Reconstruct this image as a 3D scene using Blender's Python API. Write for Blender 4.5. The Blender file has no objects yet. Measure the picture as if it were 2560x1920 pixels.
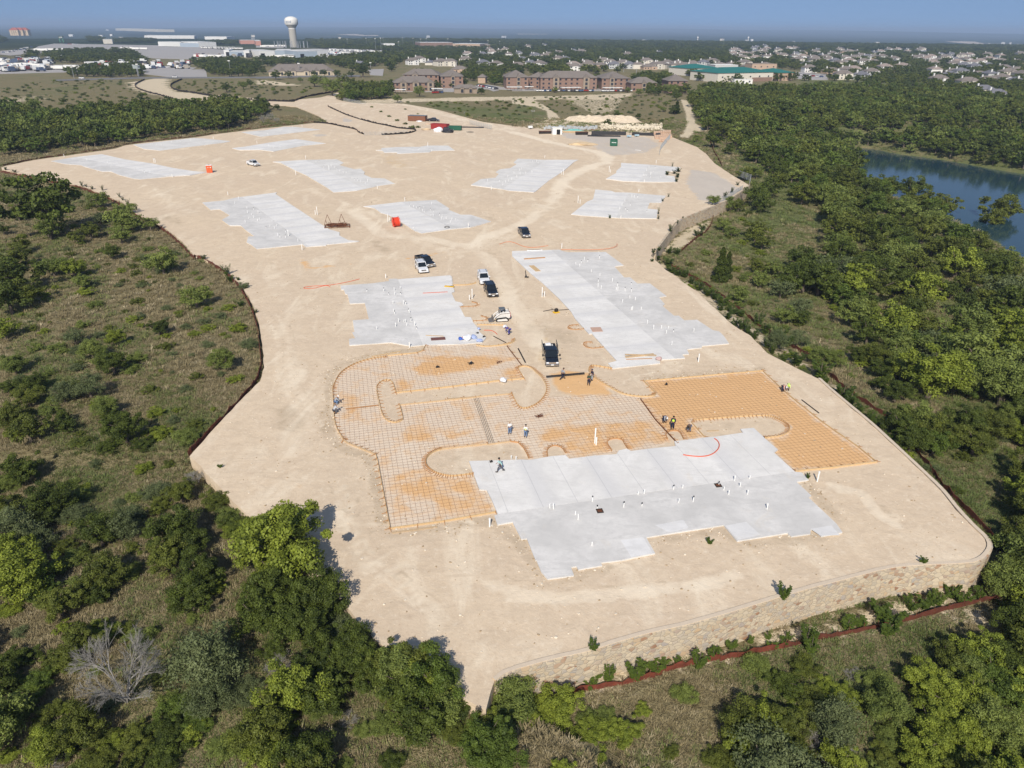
import bpy, bmesh, math, random
import numpy as np
from mathutils import Vector, Matrix, geometry
R = math.radians
random.seed(7); rng = np.random.default_rng(7)
S = bpy.context.scene
COL = S.collection
# ------------------------------------------------------------------ camera, sky, sun, exposure
CAMH, FPX, PIT, ROLL = 45.0, 1776.0, R(26.67), R(0.5)
cd = bpy.data.cameras.new('camera'); cam = bpy.data.objects.new('camera', cd); COL.objects.link(cam)
cd.sensor_width = 36.0; cd.lens = 36.0 * FPX / 2560.0; cd.clip_start = 0.5; cd.clip_end = 120000
cam.matrix_world = Matrix.Translation((0, 0, CAMH)) @ Matrix.Rotation(math.pi/2 - PIT, 4, 'X') @ Matrix.Rotation(ROLL, 4, 'Z')
S.camera = cam
SUN_EL, SUN_AZ = R(41), R(188)        # azimuth of the sun, clockwise from +Y
W = bpy.data.worlds.new('World'); S.world = W; W.use_nodes = True
nt = W.node_tree; nt.nodes.clear()
out = nt.nodes.new('ShaderNodeOutputWorld'); bg = nt.nodes.new('ShaderNodeBackground')
sky = nt.nodes.new('ShaderNodeTexSky'); sky.sky_type = 'NISHITA'; sky.sun_disc = False
sky.sun_elevation = SUN_EL; sky.sun_rotation = SUN_AZ; sky.air_density = 1.0; sky.dust_density = 1.2; sky.ozone_density = 2.0
tc = nt.nodes.new('ShaderNodeTexCoord'); ad = nt.nodes.new('ShaderNodeVectorMath'); ad.operation = 'ADD'
ad.inputs[1].default_value = (0, 0, 0.30)
nt.links.new(tc.outputs['Generated'], ad.inputs[0]); nt.links.new(ad.outputs[0], sky.inputs['Vector'])
bg.inputs['Strength'].default_value = 0.135
nt.links.new(sky.outputs[0], bg.inputs[0]); nt.links.new(bg.outputs[0], out.inputs[0])
sl = bpy.data.lights.new('sun', 'SUN'); sl.energy = 4.7; sl.angle = R(0.55); sl.color = (1.0, 0.93, 0.83)
sun = bpy.data.objects.new('sun', sl); COL.objects.link(sun)
sd = Vector((math.sin(SUN_AZ)*math.cos(SUN_EL), math.cos(SUN_AZ)*math.cos(SUN_EL), math.sin(SUN_EL)))
sun.rotation_euler = sd.to_track_quat('Z', 'Y').to_euler(); sun.location = (0, -50, 200)
S.view_settings.view_transform = 'Standard'; S.view_settings.look = 'None'; S.view_settings.gamma = 1.0; S.view_settings.exposure = 0.0
S.render.engine = 'CYCLES'; S.cycles.max_bounces = 5; S.cycles.diffuse_bounces = 2; S.cycles.glossy_bounces = 2
S.cycles.transmission_bounces = 3; S.cycles.volume_bounces = 0; S.cycles.transparent_max_bounces = 6
# ------------------------------------------------------------------ surveying: where a spot of the site lies on the ground
CROP = dict(A5=(0,200,3.456),A6=(640,200,3.456),A7=(1280,200,3.456),A8=(1920,200,3.456),B1=(0,640,3.456),B2=(640,640,3.456),
 B3=(1280,640,3.456),B4=(1920,640,3.456),C5=(800,1020,4.608),C6=(1200,1040,4.608),C7=(1600,1040,4.608),C8=(2000,1200,3.95),
 D1=(0,1080,3.456),D2=(0,1500,3.456),D3=(600,1200,3.456),D4=(600,1500,3.456),D5=(1200,1400,3.19),D6=(1800,1400,2.9105),
 E7=(980,620,5.267),E8=(1100,760,6.144),T1=(0,0,3.456),T2=(640,0,3.456),T3=(1280,0,3.456),T4=(1920,0,3.456),O=(0,0,.8641),
 P=(0,0,1.0),F1=(280,300,3.568),F2=(880,360,3.568),F3=(860,220,5.53),F4=(1280,280,5.027),F5=(540,90,5.267),F6=(960,130,5.53),
 F7=(1340,130,5.53),F8=(1680,130,5.53))
def pxof(t, u, v):
    a = CROP[t]; return a[0] + u/a[2], a[1] + v/a[2]
def raydir(px, py):
    x = (px-1280)/FPX; y = -(py-960)/FPX
    c, s = math.cos(ROLL), math.sin(ROLL); x, y = c*x - s*y, s*x + c*y
    cp, sp = math.cos(PIT), math.sin(PIT)
    return (x, cp + y*sp, -sp + y*cp)
def onz(px, py, z=0.0):
    d = raydir(px, py); t = (z-CAMH)/d[2]; return (d[0]*t, d[1]*t)
def pts(s, z=0.0):
    """'B2 730,255 1010,235 E7 790,360' -> ground points"""
    r = []; t = 'P'
    for w in s.split():
        if ',' in w:
            u, v = w.split(','); r.append(onz(*pxof(t, float(u), float(v)), z))
        else: t = w
    return r
# ------------------------------------------------------------------ tags
def tag(o, label=None, cat=None, group=None, kind=None):
    if label: o['label'] = label
    if cat: o['category'] = cat
    if group: o['group'] = group
    if kind: o['kind'] = kind
    return o
def empty(name, loc, rz=0, label=None, cat=None, group=None, sc=1.0):
    o = bpy.data.objects.new(name, None); o.empty_display_size = .3; o.location = loc; o.rotation_euler = (0, 0, rz)
    o.scale = (sc,)*3 if not hasattr(sc, '__len__') else sc
    COL.objects.link(o); return tag(o, label, cat, group)
def copy_tree(o, parent=None):
    c = o.copy(); COL.objects.link(c)
    if parent: c.parent = parent
    for ch in KIDS.get(o.name, []):
        copy_tree(ch, c)
    return c
KIDS = {}
def link(name, me, parent=None):
    o = bpy.data.objects.new(name, me); COL.objects.link(o)
    if parent is not None:
        o.parent = parent; KIDS.setdefault(parent.name, []).append(o)
    return o
# ------------------------------------------------------------------ materials
class NT:
    def __init__(s, name):
        s.m = bpy.data.materials.new(name); s.m.use_nodes = True; s.t = s.m.node_tree; s.t.nodes.clear()
        s.o = s.n('ShaderNodeOutputMaterial'); s.b = s.n('ShaderNodeBsdfPrincipled'); s.l(s.b.outputs[0], s.o.inputs[0])
        s.b.inputs['Roughness'].default_value = .85; s.b.inputs['Specular IOR Level'].default_value = .2
    def n(s, t, **k):
        x = s.t.nodes.new(t)
        for a, v in k.items(): setattr(x, a, v)
        return x
    def l(s, a, b): s.t.links.new(a, b)
    def pos(s):
        return s.n('ShaderNodeNewGeometry').outputs['Position']
    def obj(s): return s.n('ShaderNodeTexCoord').outputs['Object']
    def noise(s, vec, scale, detail=4, rough=.55, dist=0):
        x = s.n('ShaderNodeTexNoise'); s.l(vec, x.inputs['Vector']); x.inputs['Scale'].default_value = scale
        x.inputs['Detail'].default_value = detail; x.inputs['Roughness'].default_value = rough; x.inputs['Distortion'].default_value = dist
        return x.outputs['Fac']
    def vor(s, vec, scale, out='Color', feature='F1'):
        x = s.n('ShaderNodeTexVoronoi', feature=feature); s.l(vec, x.inputs['Vector']); x.inputs['Scale'].default_value = scale
        return x.outputs[out]
    def ramp(s, fac, stops):
        x = s.n('ShaderNodeValToRGB'); s.l(fac, x.inputs[0]); e = x.color_ramp.elements
        while len(e) < len(stops): e.new(.5)
        for i, (p, c) in enumerate(stops):
            e[i].position = p; e[i].color = (c, c, c, 1) if not hasattr(c, '__len__') else (*c, 1)
        return x.outputs[0]
    def mix(s, fac, a, b, mode='MIX'):
        x = s.n('ShaderNodeMix', data_type='RGBA', blend_type=mode)
        for i, v in ((0, fac), (6, a), (7, b)):
            if hasattr(v, 'is_linked') or hasattr(v, 'links'): s.l(v, x.inputs[i])
            else: x.inputs[i].default_value = v if i == 0 else (*v, 1)
        return x.outputs[2]
    def math(s, op, a, b=0.0, c=None, clamp=False):
        x = s.n('ShaderNodeMath', operation=op); x.use_clamp = clamp
        for i, v in enumerate((a, b) if c is None else (a, b, c)):
            if hasattr(v, 'links'): s.l(v, x.inputs[i])
            else: x.inputs[i].default_value = v
        return x.outputs[0]
    def attr(s, name): return s.n('ShaderNodeAttribute', attribute_name=name).outputs['Fac']
    def base(s, c):
        if hasattr(c, 'links'): s.l(c, s.b.inputs['Base Color'])
        else: s.b.inputs['Base Color'].default_value = (*c, 1)
    def bump(s, h, strength=.5, dist=.1):
        x = s.n('ShaderNodeBump'); s.l(h, x.inputs['Height']); x.inputs['Strength'].default_value = strength
        x.inputs['Distance'].default_value = dist; s.l(x.outputs[0], s.b.inputs['Normal'])
    def scaled(s, vec, sc):
        x = s.n('ShaderNodeMapping'); s.l(vec, x.inputs[0]); x.inputs['Scale'].default_value = sc; return x.outputs[0]
MC = {}
def simple(name, c, rough=.7, metal=0, spec=.3, var=.12, scale=2.0, coat=0):
    if name in MC: return MC[name]
    k = NT(name); k.b.inputs['Roughness'].default_value = rough; k.b.inputs['Metallic'].default_value = metal
    k.b.inputs['Specular IOR Level'].default_value = spec; k.b.inputs['Coat Weight'].default_value = coat
    f = k.noise(k.obj(), scale, 4)
    k.base(k.mix(f, tuple(x*(1-var) for x in c), tuple(min(1, x*(1+var)) for x in c)))
    MC[name] = k.m; return k.m
# ------------------------------------------------------------------ mesh builder
class MB:
    def __init__(s): s.v = []; s.f = []
    def add(s, v, f):
        b = len(s.v); s.v += [tuple(p) for p in v]; s.f += [tuple(b+i for i in q) for q in f]; return s
    def box(s, c, d, rz=0, rx=0, ry=0):
        m = Matrix.Rotation(rz, 3, 'Z') @ Matrix.Rotation(ry, 3, 'Y') @ Matrix.Rotation(rx, 3, 'X')
        v = [Vector(c) + m @ Vector((x*d[0]/2, y*d[1]/2, z*d[2]/2)) for z in (-1, 1) for y in (-1, 1) for x in (-1, 1)]
        return s.add(v, [(0,2,3,1),(4,5,7,6),(0,1,5,4),(2,6,7,3),(0,4,6,2),(1,3,7,5)])
    def beam(s, a, b, w, h=None):
        a = Vector(a); b = Vector(b); h = h or w; d = (b-a)
        if d.length < 1e-5: return s
        d.normalize(); u = d.cross(Vector((0, 0, 1)))
        if u.length < 1e-3: u = Vector((1, 0, 0))
        u.normalize(); n = u.cross(d)
        v = [p + u*x*w/2 + n*y*h/2 for p in (a, b) for y in (-1, 1) for x in (-1, 1)]
        return s.add(v, [(0,1,3,2),(4,6,7,5),(0,4,5,1),(2,3,7,6),(0,2,6,4),(1,5,7,3)])
    def tube(s, a, b, r0, r1=None, n=8, cap=True):
        a = Vector(a); b = Vector(b); r1 = r0 if r1 is None else r1; d = (b-a)
        if d.length < 1e-6: return s
        d.normalize(); u = d.orthogonal().normalized(); w = d.cross(u); v = []
        for p, r in ((a, r0), (b, r1)):
            for i in range(n):
                t = 2*math.pi*i/n; v.append(p + u*math.cos(t)*r + w*math.sin(t)*r)
        f = [(i, (i+1) % n, n+(i+1) % n, n+i) for i in range(n)]
        if cap: f += [tuple(range(n-1, -1, -1)), tuple(range(n, 2*n))]
        return s.add(v, f)
    def pipe(s, p, r, n=6):
        for a, b in zip(p[:-1], p[1:]): s.tube(a, b, r, n=n)
        return s
    def prism(s, poly, z0, z1):
        """closed solid over a (possibly concave) outline"""
        n = len(poly); a = sum(poly[i][0]*poly[(i+1) % n][1]-poly[(i+1) % n][0]*poly[i][1] for i in range(n))
        if a < 0: poly = poly[::-1]
        v = [(p[0], p[1], z0) for p in poly] + [(p[0], p[1], z1) for p in poly]
        tri = geometry.tessellate_polygon([[Vector((p[0], p[1], 0)) for p in poly]])
        f = []
        for t in tri:
            x = [poly[i] for i in t]
            ar = (x[1][0]-x[0][0])*(x[2][1]-x[0][1])-(x[2][0]-x[0][0])*(x[1][1]-x[0][1])
            if ar < 0: t = t[::-1]
            f.append(tuple(i+n for i in t)); f.append(tuple(i for i in t[::-1]))
        f += [(i, (i+1) % n, n+(i+1) % n, n+i) for i in range(n)]
        return s.add(v, f)
    def ext(s, prof, x0, x1, taper=0):
        """profile in (y,z) extruded along x"""
        n = len(prof); v = [(x0, p[0], p[1]) for p in prof] + [(x1, p[0], p[1]) for p in prof]
        return s.add(v, [tuple(range(n)), tuple(range(2*n-1, n-1, -1))] + [(i, n+i, n+(i+1) % n, (i+1) % n) for i in range(n)])
    def mesh(s, name, mat, bevel=0, smooth=False, seg=1):
        me = bpy.data.meshes.new(name); me.from_pydata(s.v, [], s.f)
        bm = bmesh.new(); bm.from_mesh(me)
        bmesh.ops.recalc_face_normals(bm, faces=bm.faces)
        if bevel: bmesh.ops.bevel(bm, geom=bm.edges[:], offset=bevel, segments=seg, affect='EDGES', clamp_overlap=True)
        bm.to_mesh(me); bm.free()
        if mat: me.materials.append(mat)
        if smooth: me.shade_smooth()
        return me
    def build(s, name, mat, parent=None, **k):
        return link(name, s.mesh(name, mat, **k), parent)
def in_poly(px, py, poly):
    px = np.asarray(px); py = np.asarray(py); r = np.zeros(px.shape, bool); n = len(poly)
    for i in range(n):
        x0, y0 = poly[i]; x1, y1 = poly[(i+1) % n]
        if y0 == y1: continue
        c = ((y0 > py) != (y1 > py)) & (px < (x1-x0)*(py-y0)/(y1-y0)+x0); r ^= c
    return r
def seg_dist(px, py, poly, closed=True):
    n = len(poly); best = np.full(np.shape(px), 1e9); idx = np.zeros(np.shape(px), int); tt = np.zeros(np.shape(px))
    for i in range(n if closed else n-1):
        x0, y0 = poly[i]; x1, y1 = poly[(i+1) % n]; dx, dy = x1-x0, y1-y0; L = dx*dx+dy*dy+1e-12
        t = np.clip(((px-x0)*dx+(py-y0)*dy)/L, 0, 1); d = np.hypot(px-x0-t*dx, py-y0-t*dy)
        m = d < best; best = np.where(m, d, best); idx = np.where(m, i, idx); tt = np.where(m, t, tt)
    return best, idx, tt
def sstep(x, a, b):
    t = np.clip((x-a)/(b-a), 0, 1); return t*t*(3-2*t)
def resample(p, step, closed=False):
    p = [Vector(q) for q in p]; 
    if closed: p = p + [p[0]]
    out = [p[0]]
    for a, b in zip(p[:-1], p[1:]):
        n = max(1, int(round((b-a).length/step)))
        out += [a.lerp(b, i/n) for i in range(1, n+1)]
    return out
def smoothline(p, it=2, closed=False):
    p = [tuple(q) for q in p]
    for _ in range(it):
        q = [] if closed else [p[0]]; n = len(p)
        for i in range(n if closed else n-1):
            a, b = p[i], p[(i+1) % n]
            q += [(a[0]*.75+b[0]*.25, a[1]*.75+b[1]*.25), (a[0]*.25+b[0]*.75, a[1]*.25+b[1]*.75)]
        if not closed: q.append(p[-1])
        p = q
    return p
# ------------------------------------------------------------------ the graded pad: outline, drop behind its edge, slope beyond
PADS = [  # outline piece, drop at the edge (m), slope beyond, maximal extra fall
 ("D5 130,925 200,870 560,770 850,710 1060,640 1340,560 1680,490 C8 30,1060 430,960 850,850 1150,822 1650,803 1760,770 1830,700 1850,640 1820,570 1700,460 1540,290 1400,110 1290,0 B4 940,1500 850,1420 560,1180 430,1060 0,840 B3 2060,690 1900,590 1600,310 1330,120 1200,0", 3.4, .07, 5.2),
 ("A7 1245,1450 1420,1220 1500,1180 1740,1085 1850,1040 1990,950 2045,905", 3.0, .07, 5.2),
 ("A7 1900,820 1750,720 1680,640 1600,580 1400,500", .8, .07, 5.2),
 ("A7 1240,455 750,455 300,430 0,400 A6 2212,395 1960,362 1550,252 1280,205 950,198 850,198 740,180 690,160 720,105 560,150 350,170 330,190 0,180", .1, 0, 0),
 ("A6 -60,215 250,222 350,232 540,310 640,375 500,372 0,425 A5 1850,470 1700,495 1300,535 1080,565 1000,592 900,608 600,650 300,690 50,742 10,757", .15, .02, 1.0),
 ("A5 30,775 180,812 500,880 700,915 900,990 1060,1060 1180,1160 1400,1262 1560,1382 1700,1540 B1 1710,0 1900,100 2050,220 2150,350 2205,480 B2 35,620 62,830 68,960 35,1080 B1 2205,1120 2000,1330 1700,1659", .25, .05, 2.5),
 ("P 475,1140 600,1270 771,1424 860,1505 905,1570 1000,1650 1120,1725 1215,1775", 1.2, .06, 3.0)]
PAD = []; PADP = []
for s_, d_, sl_, mx_ in PADS:
    for p_ in pts(s_): PAD.append(p_); PADP.append((d_, sl_, mx_))
PADPA = np.array(PADP)
POND = smoothline(pts("A8 740,640 790,580 940,600 1120,640 1340,665 1650,712 1900,762 2212,812 3300,1000 3600,1500 3000,1750 2212,1600 1900,1350 1500,1180 1100,1050 850,900 750,740", -9.0), 1, True)
def hgt(x, y):
    x = np.asarray(x, float); y = np.asarray(y, float)
    d, i, t = seg_dist(x, y, PAD); ins = in_poly(x, y, PAD); d = np.where(ins, 0, d)
    j = (i+1) % len(PAD); P = PADPA[i]*(1-t[..., None]) + PADPA[j]*t[..., None]
    h = -P[..., 0] - np.minimum(P[..., 1]*d, P[..., 2])
    nb = sstep(y, 380, 560)*np.where(x > 40, 1, 0) + np.where(x <= 40, sstep(y, 240, 330), 0)
    h = h*(1-nb) - .15*nb
    und = .35*np.sin(x*.11+1.3)*np.sin(y*.09) + .18*np.sin(x*.31+y*.17) + .1*np.sin(x*.7-y*.53)
    h = h + und*sstep(d, 1, 9)*(1-sstep(y, 400, 700)*.7)
    pd, _, _ = seg_dist(x, y, POND); pi = in_poly(x, y, POND)
    h = np.where(pi, -9.0 - np.minimum(pd*.3, 2), np.where(pd < 8, np.maximum(h*(pd/8)+(-8.6)*(1-pd/8), -8.6), np.maximum(h, -8.6)))
    return h
HX0, HY0, HST = -460.0, 6.0, 2.0
_gx, _gy = np.meshgrid(np.arange(HX0, 560, HST), np.arange(HY0, 760, HST)); HG_ = hgt(_gx, _gy)
def hz(x, y):
    u, v = (x-HX0)/HST, (y-HY0)/HST; i, j = int(math.floor(u)), int(math.floor(v))
    if i < 0 or j < 0 or i >= HG_.shape[1]-1 or j >= HG_.shape[0]-1: return float(hgt(np.array([x]), np.array([y]))[0]) if 0 < y < 1500 and abs(x) < 900 else -.15
    a, b = u-i, v-j; return float((HG_[j, i]*(1-a)+HG_[j, i+1]*a)*(1-b)+(HG_[j+1, i]*(1-a)+HG_[j+1, i+1]*a)*b)
def onground(px, py, above=0.0):
    z = 0.0
    for _ in range(14):
        x, y = onz(px, py, z+above); z = .5*z + .5*hz(x, y)
    x, y = onz(px, py, z+above); return x, y, hz(x, y)
def gpts(s):
    r = []; t = 'P'
    for w in s.split():
        if ',' in w:
            u, v = w.split(','); r.append(onground(*pxof(t, float(u), float(v))))
        else: t = w
    return r
def G1(t, u, v, pad=True):
    px, py = pxof(t, u, v)
    return (*onz(px, py, 0.0), 0.0) if pad else onground(px, py)
# ------------------------------------------------------------------ ground materials
def mat_terrain():
    k = NT('scrub_ground'); p = k.pos()
    n1 = k.noise(p, .055, 5, .6); n2 = k.noise(p, .6, 5, .65); n3 = k.noise(p, 3.2, 3, .7)
    dry = k.mix(k.ramp(n3, [(.3, 0), (.72, 1)]), (.14, .118, .062), (.29, .245, .135))
    grn = k.mix(k.ramp(n3, [(.3, 0), (.7, 1)]), (.085, .10, .038), (.185, .20, .08))
    f = k.math('ADD', k.math('MULTIPLY', n1, 1.3), k.math('MULTIPLY', n2, .9))
    f = k.ramp(k.math('SUBTRACT', f, k.attr('green')), [(.70, 0), (1.25, 1)])
    c = k.mix(f, grn, dry)
    tan = k.mix(n2, (.52, .43, .29), (.72, .61, .44))
    b = k.ramp(k.math('ADD', k.attr('bare'), k.math('MULTIPLY', k.math('SUBTRACT', n2, .5), 1.3)), [(.42, 0), (.6, 1)])
    c = k.mix(b, c, tan)
    # far country: wooded plain with pale fields
    far = k.noise(p, .0035, 8, .68); far2 = k.noise(k.scaled(p, (1, .55, 1)), .0011, 6, .62)
    fc = k.ramp(far, [(.35, (.018, .03, .014)), (.55, (.035, .05, .022)), (.68, (.085, .09, .045)), (.8, (.2, .17, .11))])
    fc = k.mix(k.ramp(far2, [(.60, 0), (.70, .55)]), fc, (.22, .19, .13))
    c = k.mix(k.attr('far'), c, fc)
    k.base(c); k.bump(k.math('ADD', n3, n2), .9, .35); k.b.inputs['Roughness'].default_value = .95; k.b.inputs['Specular IOR Level'].default_value = .05
    return k.m
def mat_pad():
    k = NT('graded_soil'); p = k.pos()
    n1 = k.noise(p, .04, 4, .6); n2 = k.noise(p, .45, 6, .62, .4); n3 = k.noise(p, 4.0, 4, .7); v = k.vor(p, 2.4, 'Distance'); n4 = k.noise(k.scaled(p, (1, .35, 1)), .16, 6, .6, 1.5)
    c = k.mix(k.ramp(n1, [(.35, 0), (.65, 1)]), (.63, .505, .368), (.68, .55, .395))
    c = k.mix(k.ramp(n2, [(.35, .5), (.6, 0)]), c, (.55, .435, .31))
    c = k.mix(k.ramp(n4, [(.52, 0), (.66, .6)]), c, (.78, .67, .51))
    c = k.mix(k.ramp(n3, [(.28, .5), (.45, 0)]), c, (.48, .375, .26))
    peb = k.ramp(k.vor(p, 1.7, 'Distance'), [(.03, .8), (.06, 0)])
    c = k.mix(peb, c, (.74, .66, .52))
    n5 = k.noise(p, 1.6, 6, .75, .5); n6 = k.noise(k.scaled(p, (.35, 1, 1)), .5, 6, .7, 2.0)
    c = k.mix(k.ramp(n5, [(.34, .5), (.45, 0)]), c, (.53, .41, .29)); c = k.mix(k.ramp(n5, [(.54, 0), (.68, .5)]), c, (.80, .69, .54)); c = k.mix(k.ramp(n6, [(.38, .4), (.46, 0)]), c, (.54, .43, .31))
    def m(a, col, lo=.45, hi=.62, nz=n2, amt=1.0, top=1.0):
        nonlocal c
        f = k.ramp(k.math('ADD', k.attr(a), k.math('MULTIPLY', k.math('SUBTRACT', nz, .5), amt)), [(lo, 0), (hi, top)])
        c = k.mix(f, c, col)
    m('damp', (.46, .365, .255), top=.75, amt=1.4, lo=.4, hi=.75)
    m('gravel', (.50, .46, .41), top=.75)
    m('track', (.80, .69, .53), lo=.35, hi=.8, top=.8, amt=.9, nz=n4)
    m('yellow', (.60, .42, .20), top=.7, lo=.4, hi=.8, amt=1.3)
    m('form', (.74, .62, .49), lo=.45, hi=.5, amt=0, top=.55)
    m('orange', (.69, .42, .195), lo=.30, hi=.78, amt=1.7, top=.92)
    k.base(c); k.bump(k.math('ADD', k.math('MULTIPLY', n2, 2.5), k.math('MULTIPLY', n3, .35)), .5, .09); k.b.inputs['Roughness'].default_value = .95; k.b.inputs['Specular IOR Level'].default_value = .05
    return k.m
M_TERR = mat_terrain(); M_PAD = mat_pad()
def paint(xs, ys, polys, blur=2.0):
    """polys: list of (points, strength) areas or ('line', points, width, strength)"""
    r = np.zeros(xs.shape)
    for q in polys:
        if q[0] == 'line':
            d, _, _ = seg_dist(xs, ys, q[1], False); r = np.maximum(r, q[3]*(1-sstep(d, q[2]*.4, q[2]*.4+q[2])))
        else:
            d, _, _ = seg_dist(xs, ys, q[0]); d = np.where(in_poly(xs, ys, q[0]), d, -d); r = np.maximum(r, q[1]*sstep(d, -blur, blur))
    return r
def setattr_f(me, name, val):
    a = me.attributes.new(name, 'FLOAT', 'POINT'); a.data.foreach_set('value', np.asarray(val, np.float32).ravel())
# ------------------------------------------------------------------ terrain
def grow(a, step, g, end):
    r = [a]; s = step
    while abs(r[-1]) < end: s *= g; r.append(r[-1] + (s if end > 0 and step > 0 else s))
    return r
xs = list(np.arange(-190, 262, 2.6)); l = [-190.]; s = 2.6
while l[-1] > -52000: s *= 1.07; l.append(l[-1]-s)
rr = [xs[-1]]; s = 2.6
while rr[-1] < 52000: s *= 1.07; rr.append(rr[-1]+s)
xs = l[::-1] + xs[1:] + rr[1:]
ys = list(np.arange(8, 452, 2.6)); l = [8.]; s = 5
while l[-1] > -400: s *= 1.25; l.append(l[-1]-s)
rr = [ys[-1]]; s = 2.6
while rr[-1] < 52000: s *= 1.035; rr.append(rr[-1]+s)
ys = l[::-1] + ys[1:] + rr[1:]
X, Y = np.meshgrid(np.array(xs), np.array(ys)); Z = np.empty_like(X)
near = (np.abs(X) < 900) & (Y < 1500)
Z[:] = -.15; Z[near] = hgt(X[near], Y[near])
ins_ = in_poly(X, Y, PAD); Z[ins_] -= .6
D_ = np.hypot(X, Y)
farm = sstep(D_, 2600, 5200)
ridge = sstep(D_, 9000, 20000)*(55+45*np.sin(X*.00021+1)+30*np.sin(X*.00063+Y*.0002)+14*np.sin(X*.0019))
Z += -28*farm + ridge*.55
nx, ny = len(xs), len(ys)
V = np.stack([X.ravel(), Y.ravel(), Z.ravel()], 1)
I = np.arange(nx*ny).reshape(ny, nx); F = np.stack([I[:-1, :-1].ravel(), I[:-1, 1:].ravel(), I[1:, 1:].ravel(), I[1:, :-1].ravel()], 1)
me = bpy.data.meshes.new('ground'); me.vertices.add(len(V)); me.vertices.foreach_set('co', V.ravel())
me.loops.add(F.size); me.loops.foreach_set('vertex_index', F.ravel()); me.polygons.add(len(F)); me.polygons.foreach_set('loop_start', np.arange(len(F))*4)
me.polygons.foreach_set('loop_total', np.full(len(F), 4)); me.update(); me.validate()
bare = paint(X, Y, [
 (pts("T1 1230,690 1460,672 1450,740 1520,790 2212,850 A6 0,150 0,190 A5 1900,205 1500,160 1250,110 1130,60 1130,20"), 1),
 (pts("T2 0,690 130,697 440,742 0,728"), .9), (pts("A7 0,150 170,160 300,230 400,300 420,340 700,340 1000,350 1040,390 1300,400 1280,470 0,440 0,398 200,375 310,335 300,270 200,225 0,205"), 1.0),
 (pts("A6 900,170 1600,150 A7 0,140 600,130 1050,108 1040,135 900,165 0,175 A6 1600,185 1200,195 950,200"), .66),
 (pts("A7 450,170 980,160 900,270 700,300"), .5), (pts("A7 1455,165 1520,170 1560,260 1590,380 1690,435 1590,435 1520,480 1440,478 1500,420 1510,380 1500,280"), 1.0),
 (pts("A7 1500,1290 1740,1185 1730,1210 1640,1340 1450,1480 1300,1520 1245,1490 1420,1350", -3.2), .8),
 (pts("A6 760,75 1200,120 1200,170 800,190 640,200"), .3), (pts("T1 0,860 300,850 280,840 0,890"), .6),
 (pts("D6 0,735 600,610 1200,480 1750,340 1900,260 1800,170 1100,350 500,480 0,560", -3.6), .85),
 (pts("D5 100,1190 600,1110 1120,1003 1650,850 2042,780 2042,600 1300,760 200,1060", -3.6), .85),
 (pts("B4 0,800 550,1180 1130,1700 1200,1680 640,1150 330,880 B3 2080,590 1870,420 1560,200 1380,110 1250,40 1230,100 1700,440 2000,680", -3.5), .72),
 (pts("A5 0,150 450,125 450,180 0,200"), .45), (pts("D6 1500,420 2050,330 1980,650 1750,560", -4), .6), (pts("A8 1300,1250 1400,1270 1560,1400 1640,1560 1640,1659 B4 1650,260 1490,260 1450,60 A8 1480,1500 1400,1420", -8), .52)], 2.2)
Yg = paint(X, Y, [(pts("A6 1380,185 1750,200 2212,260 A7 0,210 280,240 310,300 200,370 0,385 A6 1950,360"), .35), (pts("A8 -300,500 300,0 2500,0 2700,1700 -200,1700"), .35), (pts("A5 560,130 700,60 1200,0 100,100"), .2),
  (pts("A5 0,800 1000,1050 1500,1500 500,1600 0,1500"), .16)], 8) + .12*sstep(Y, 400, 800)
setattr_f(me, 'bare', bare); setattr_f(me, 'green', Yg); setattr_f(me, 'far', sstep(D_, 900, 2200))
me.materials.append(M_TERR); me.shade_smooth()
tag(link('ground', me), kind='structure')
# ------------------------------------------------------------------ pad
st = .62
bx = [p[0] for p in PAD]; by = [p[1] for p in PAD]
gx, gy = np.meshgrid(np.arange(min(bx), max(bx), st), np.arange(min(by), max(by), st))
gx = gx + (rng.random(gx.shape)-.5)*.25; gy = gy+(rng.random(gx.shape)-.5)*.25
keep = (gy < 125) | ((rng.random(gx.shape) < np.where(gy < 190, .4, .08)))
gx = gx[keep]; gy = gy[keep]
dd, _, _ = seg_dist(gx, gy, PAD); k_ = in_poly(gx, gy, PAD) & (dd > .5); gx = gx[k_]; gy = gy[k_]
edge = [tuple(p[:2]) for p in resample([(a, b, 0) for a, b in PAD], 1.5, True)][:-1]
edge = [(a+random.uniform(-.08, .08), b+random.uniform(-.08, .08)) for a, b in edge]
nE = len(edge)
vv, ee, ff, *_r = geometry.delaunay_2d_cdt([Vector(e) for e in edge] + [Vector((a, b)) for a, b in zip(gx, gy)], [(i, (i+1) % nE) for i in range(nE)], [], 1, 1e-4)
P2 = np.array([(v.x, v.y) for v in vv]); ff = [tuple(f) for f in ff]
de, _, _ = seg_dist(P2[:, 0], P2[:, 1], PAD)
zz = (.10*np.sin(P2[:, 0]*.13)*np.sin(P2[:, 1]*.11+.5) + .04*np.sin(P2[:, 0]*.5+P2[:, 1]*.37))*sstep(de, 1, 8)*sstep(P2[:, 1], 150, 200)
base_n = len(P2); V = [(a, b, c) for (a, b), c in zip(P2, zz)]
bnd = {}
for f in ff:
    for i in range(len(f)): bnd[(f[i], f[(i+1) % len(f)])] = 1
skirt = [e for e in bnd if (e[1], e[0]) not in bnd]
mp = {}
for a, b in skirt:
    for q in (a, b):
        if q not in mp: mp[q] = len(V); V.append((V[q][0], V[q][1], -4.6))
ff += [(b, a, mp[a], mp[b]) for a, b in skirt]
me = bpy.data.meshes.new('dirt_pad'); me.from_pydata(V, [], ff)
A = np.array(V); ax, ay = A[:, 0], A[:, 1]
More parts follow.
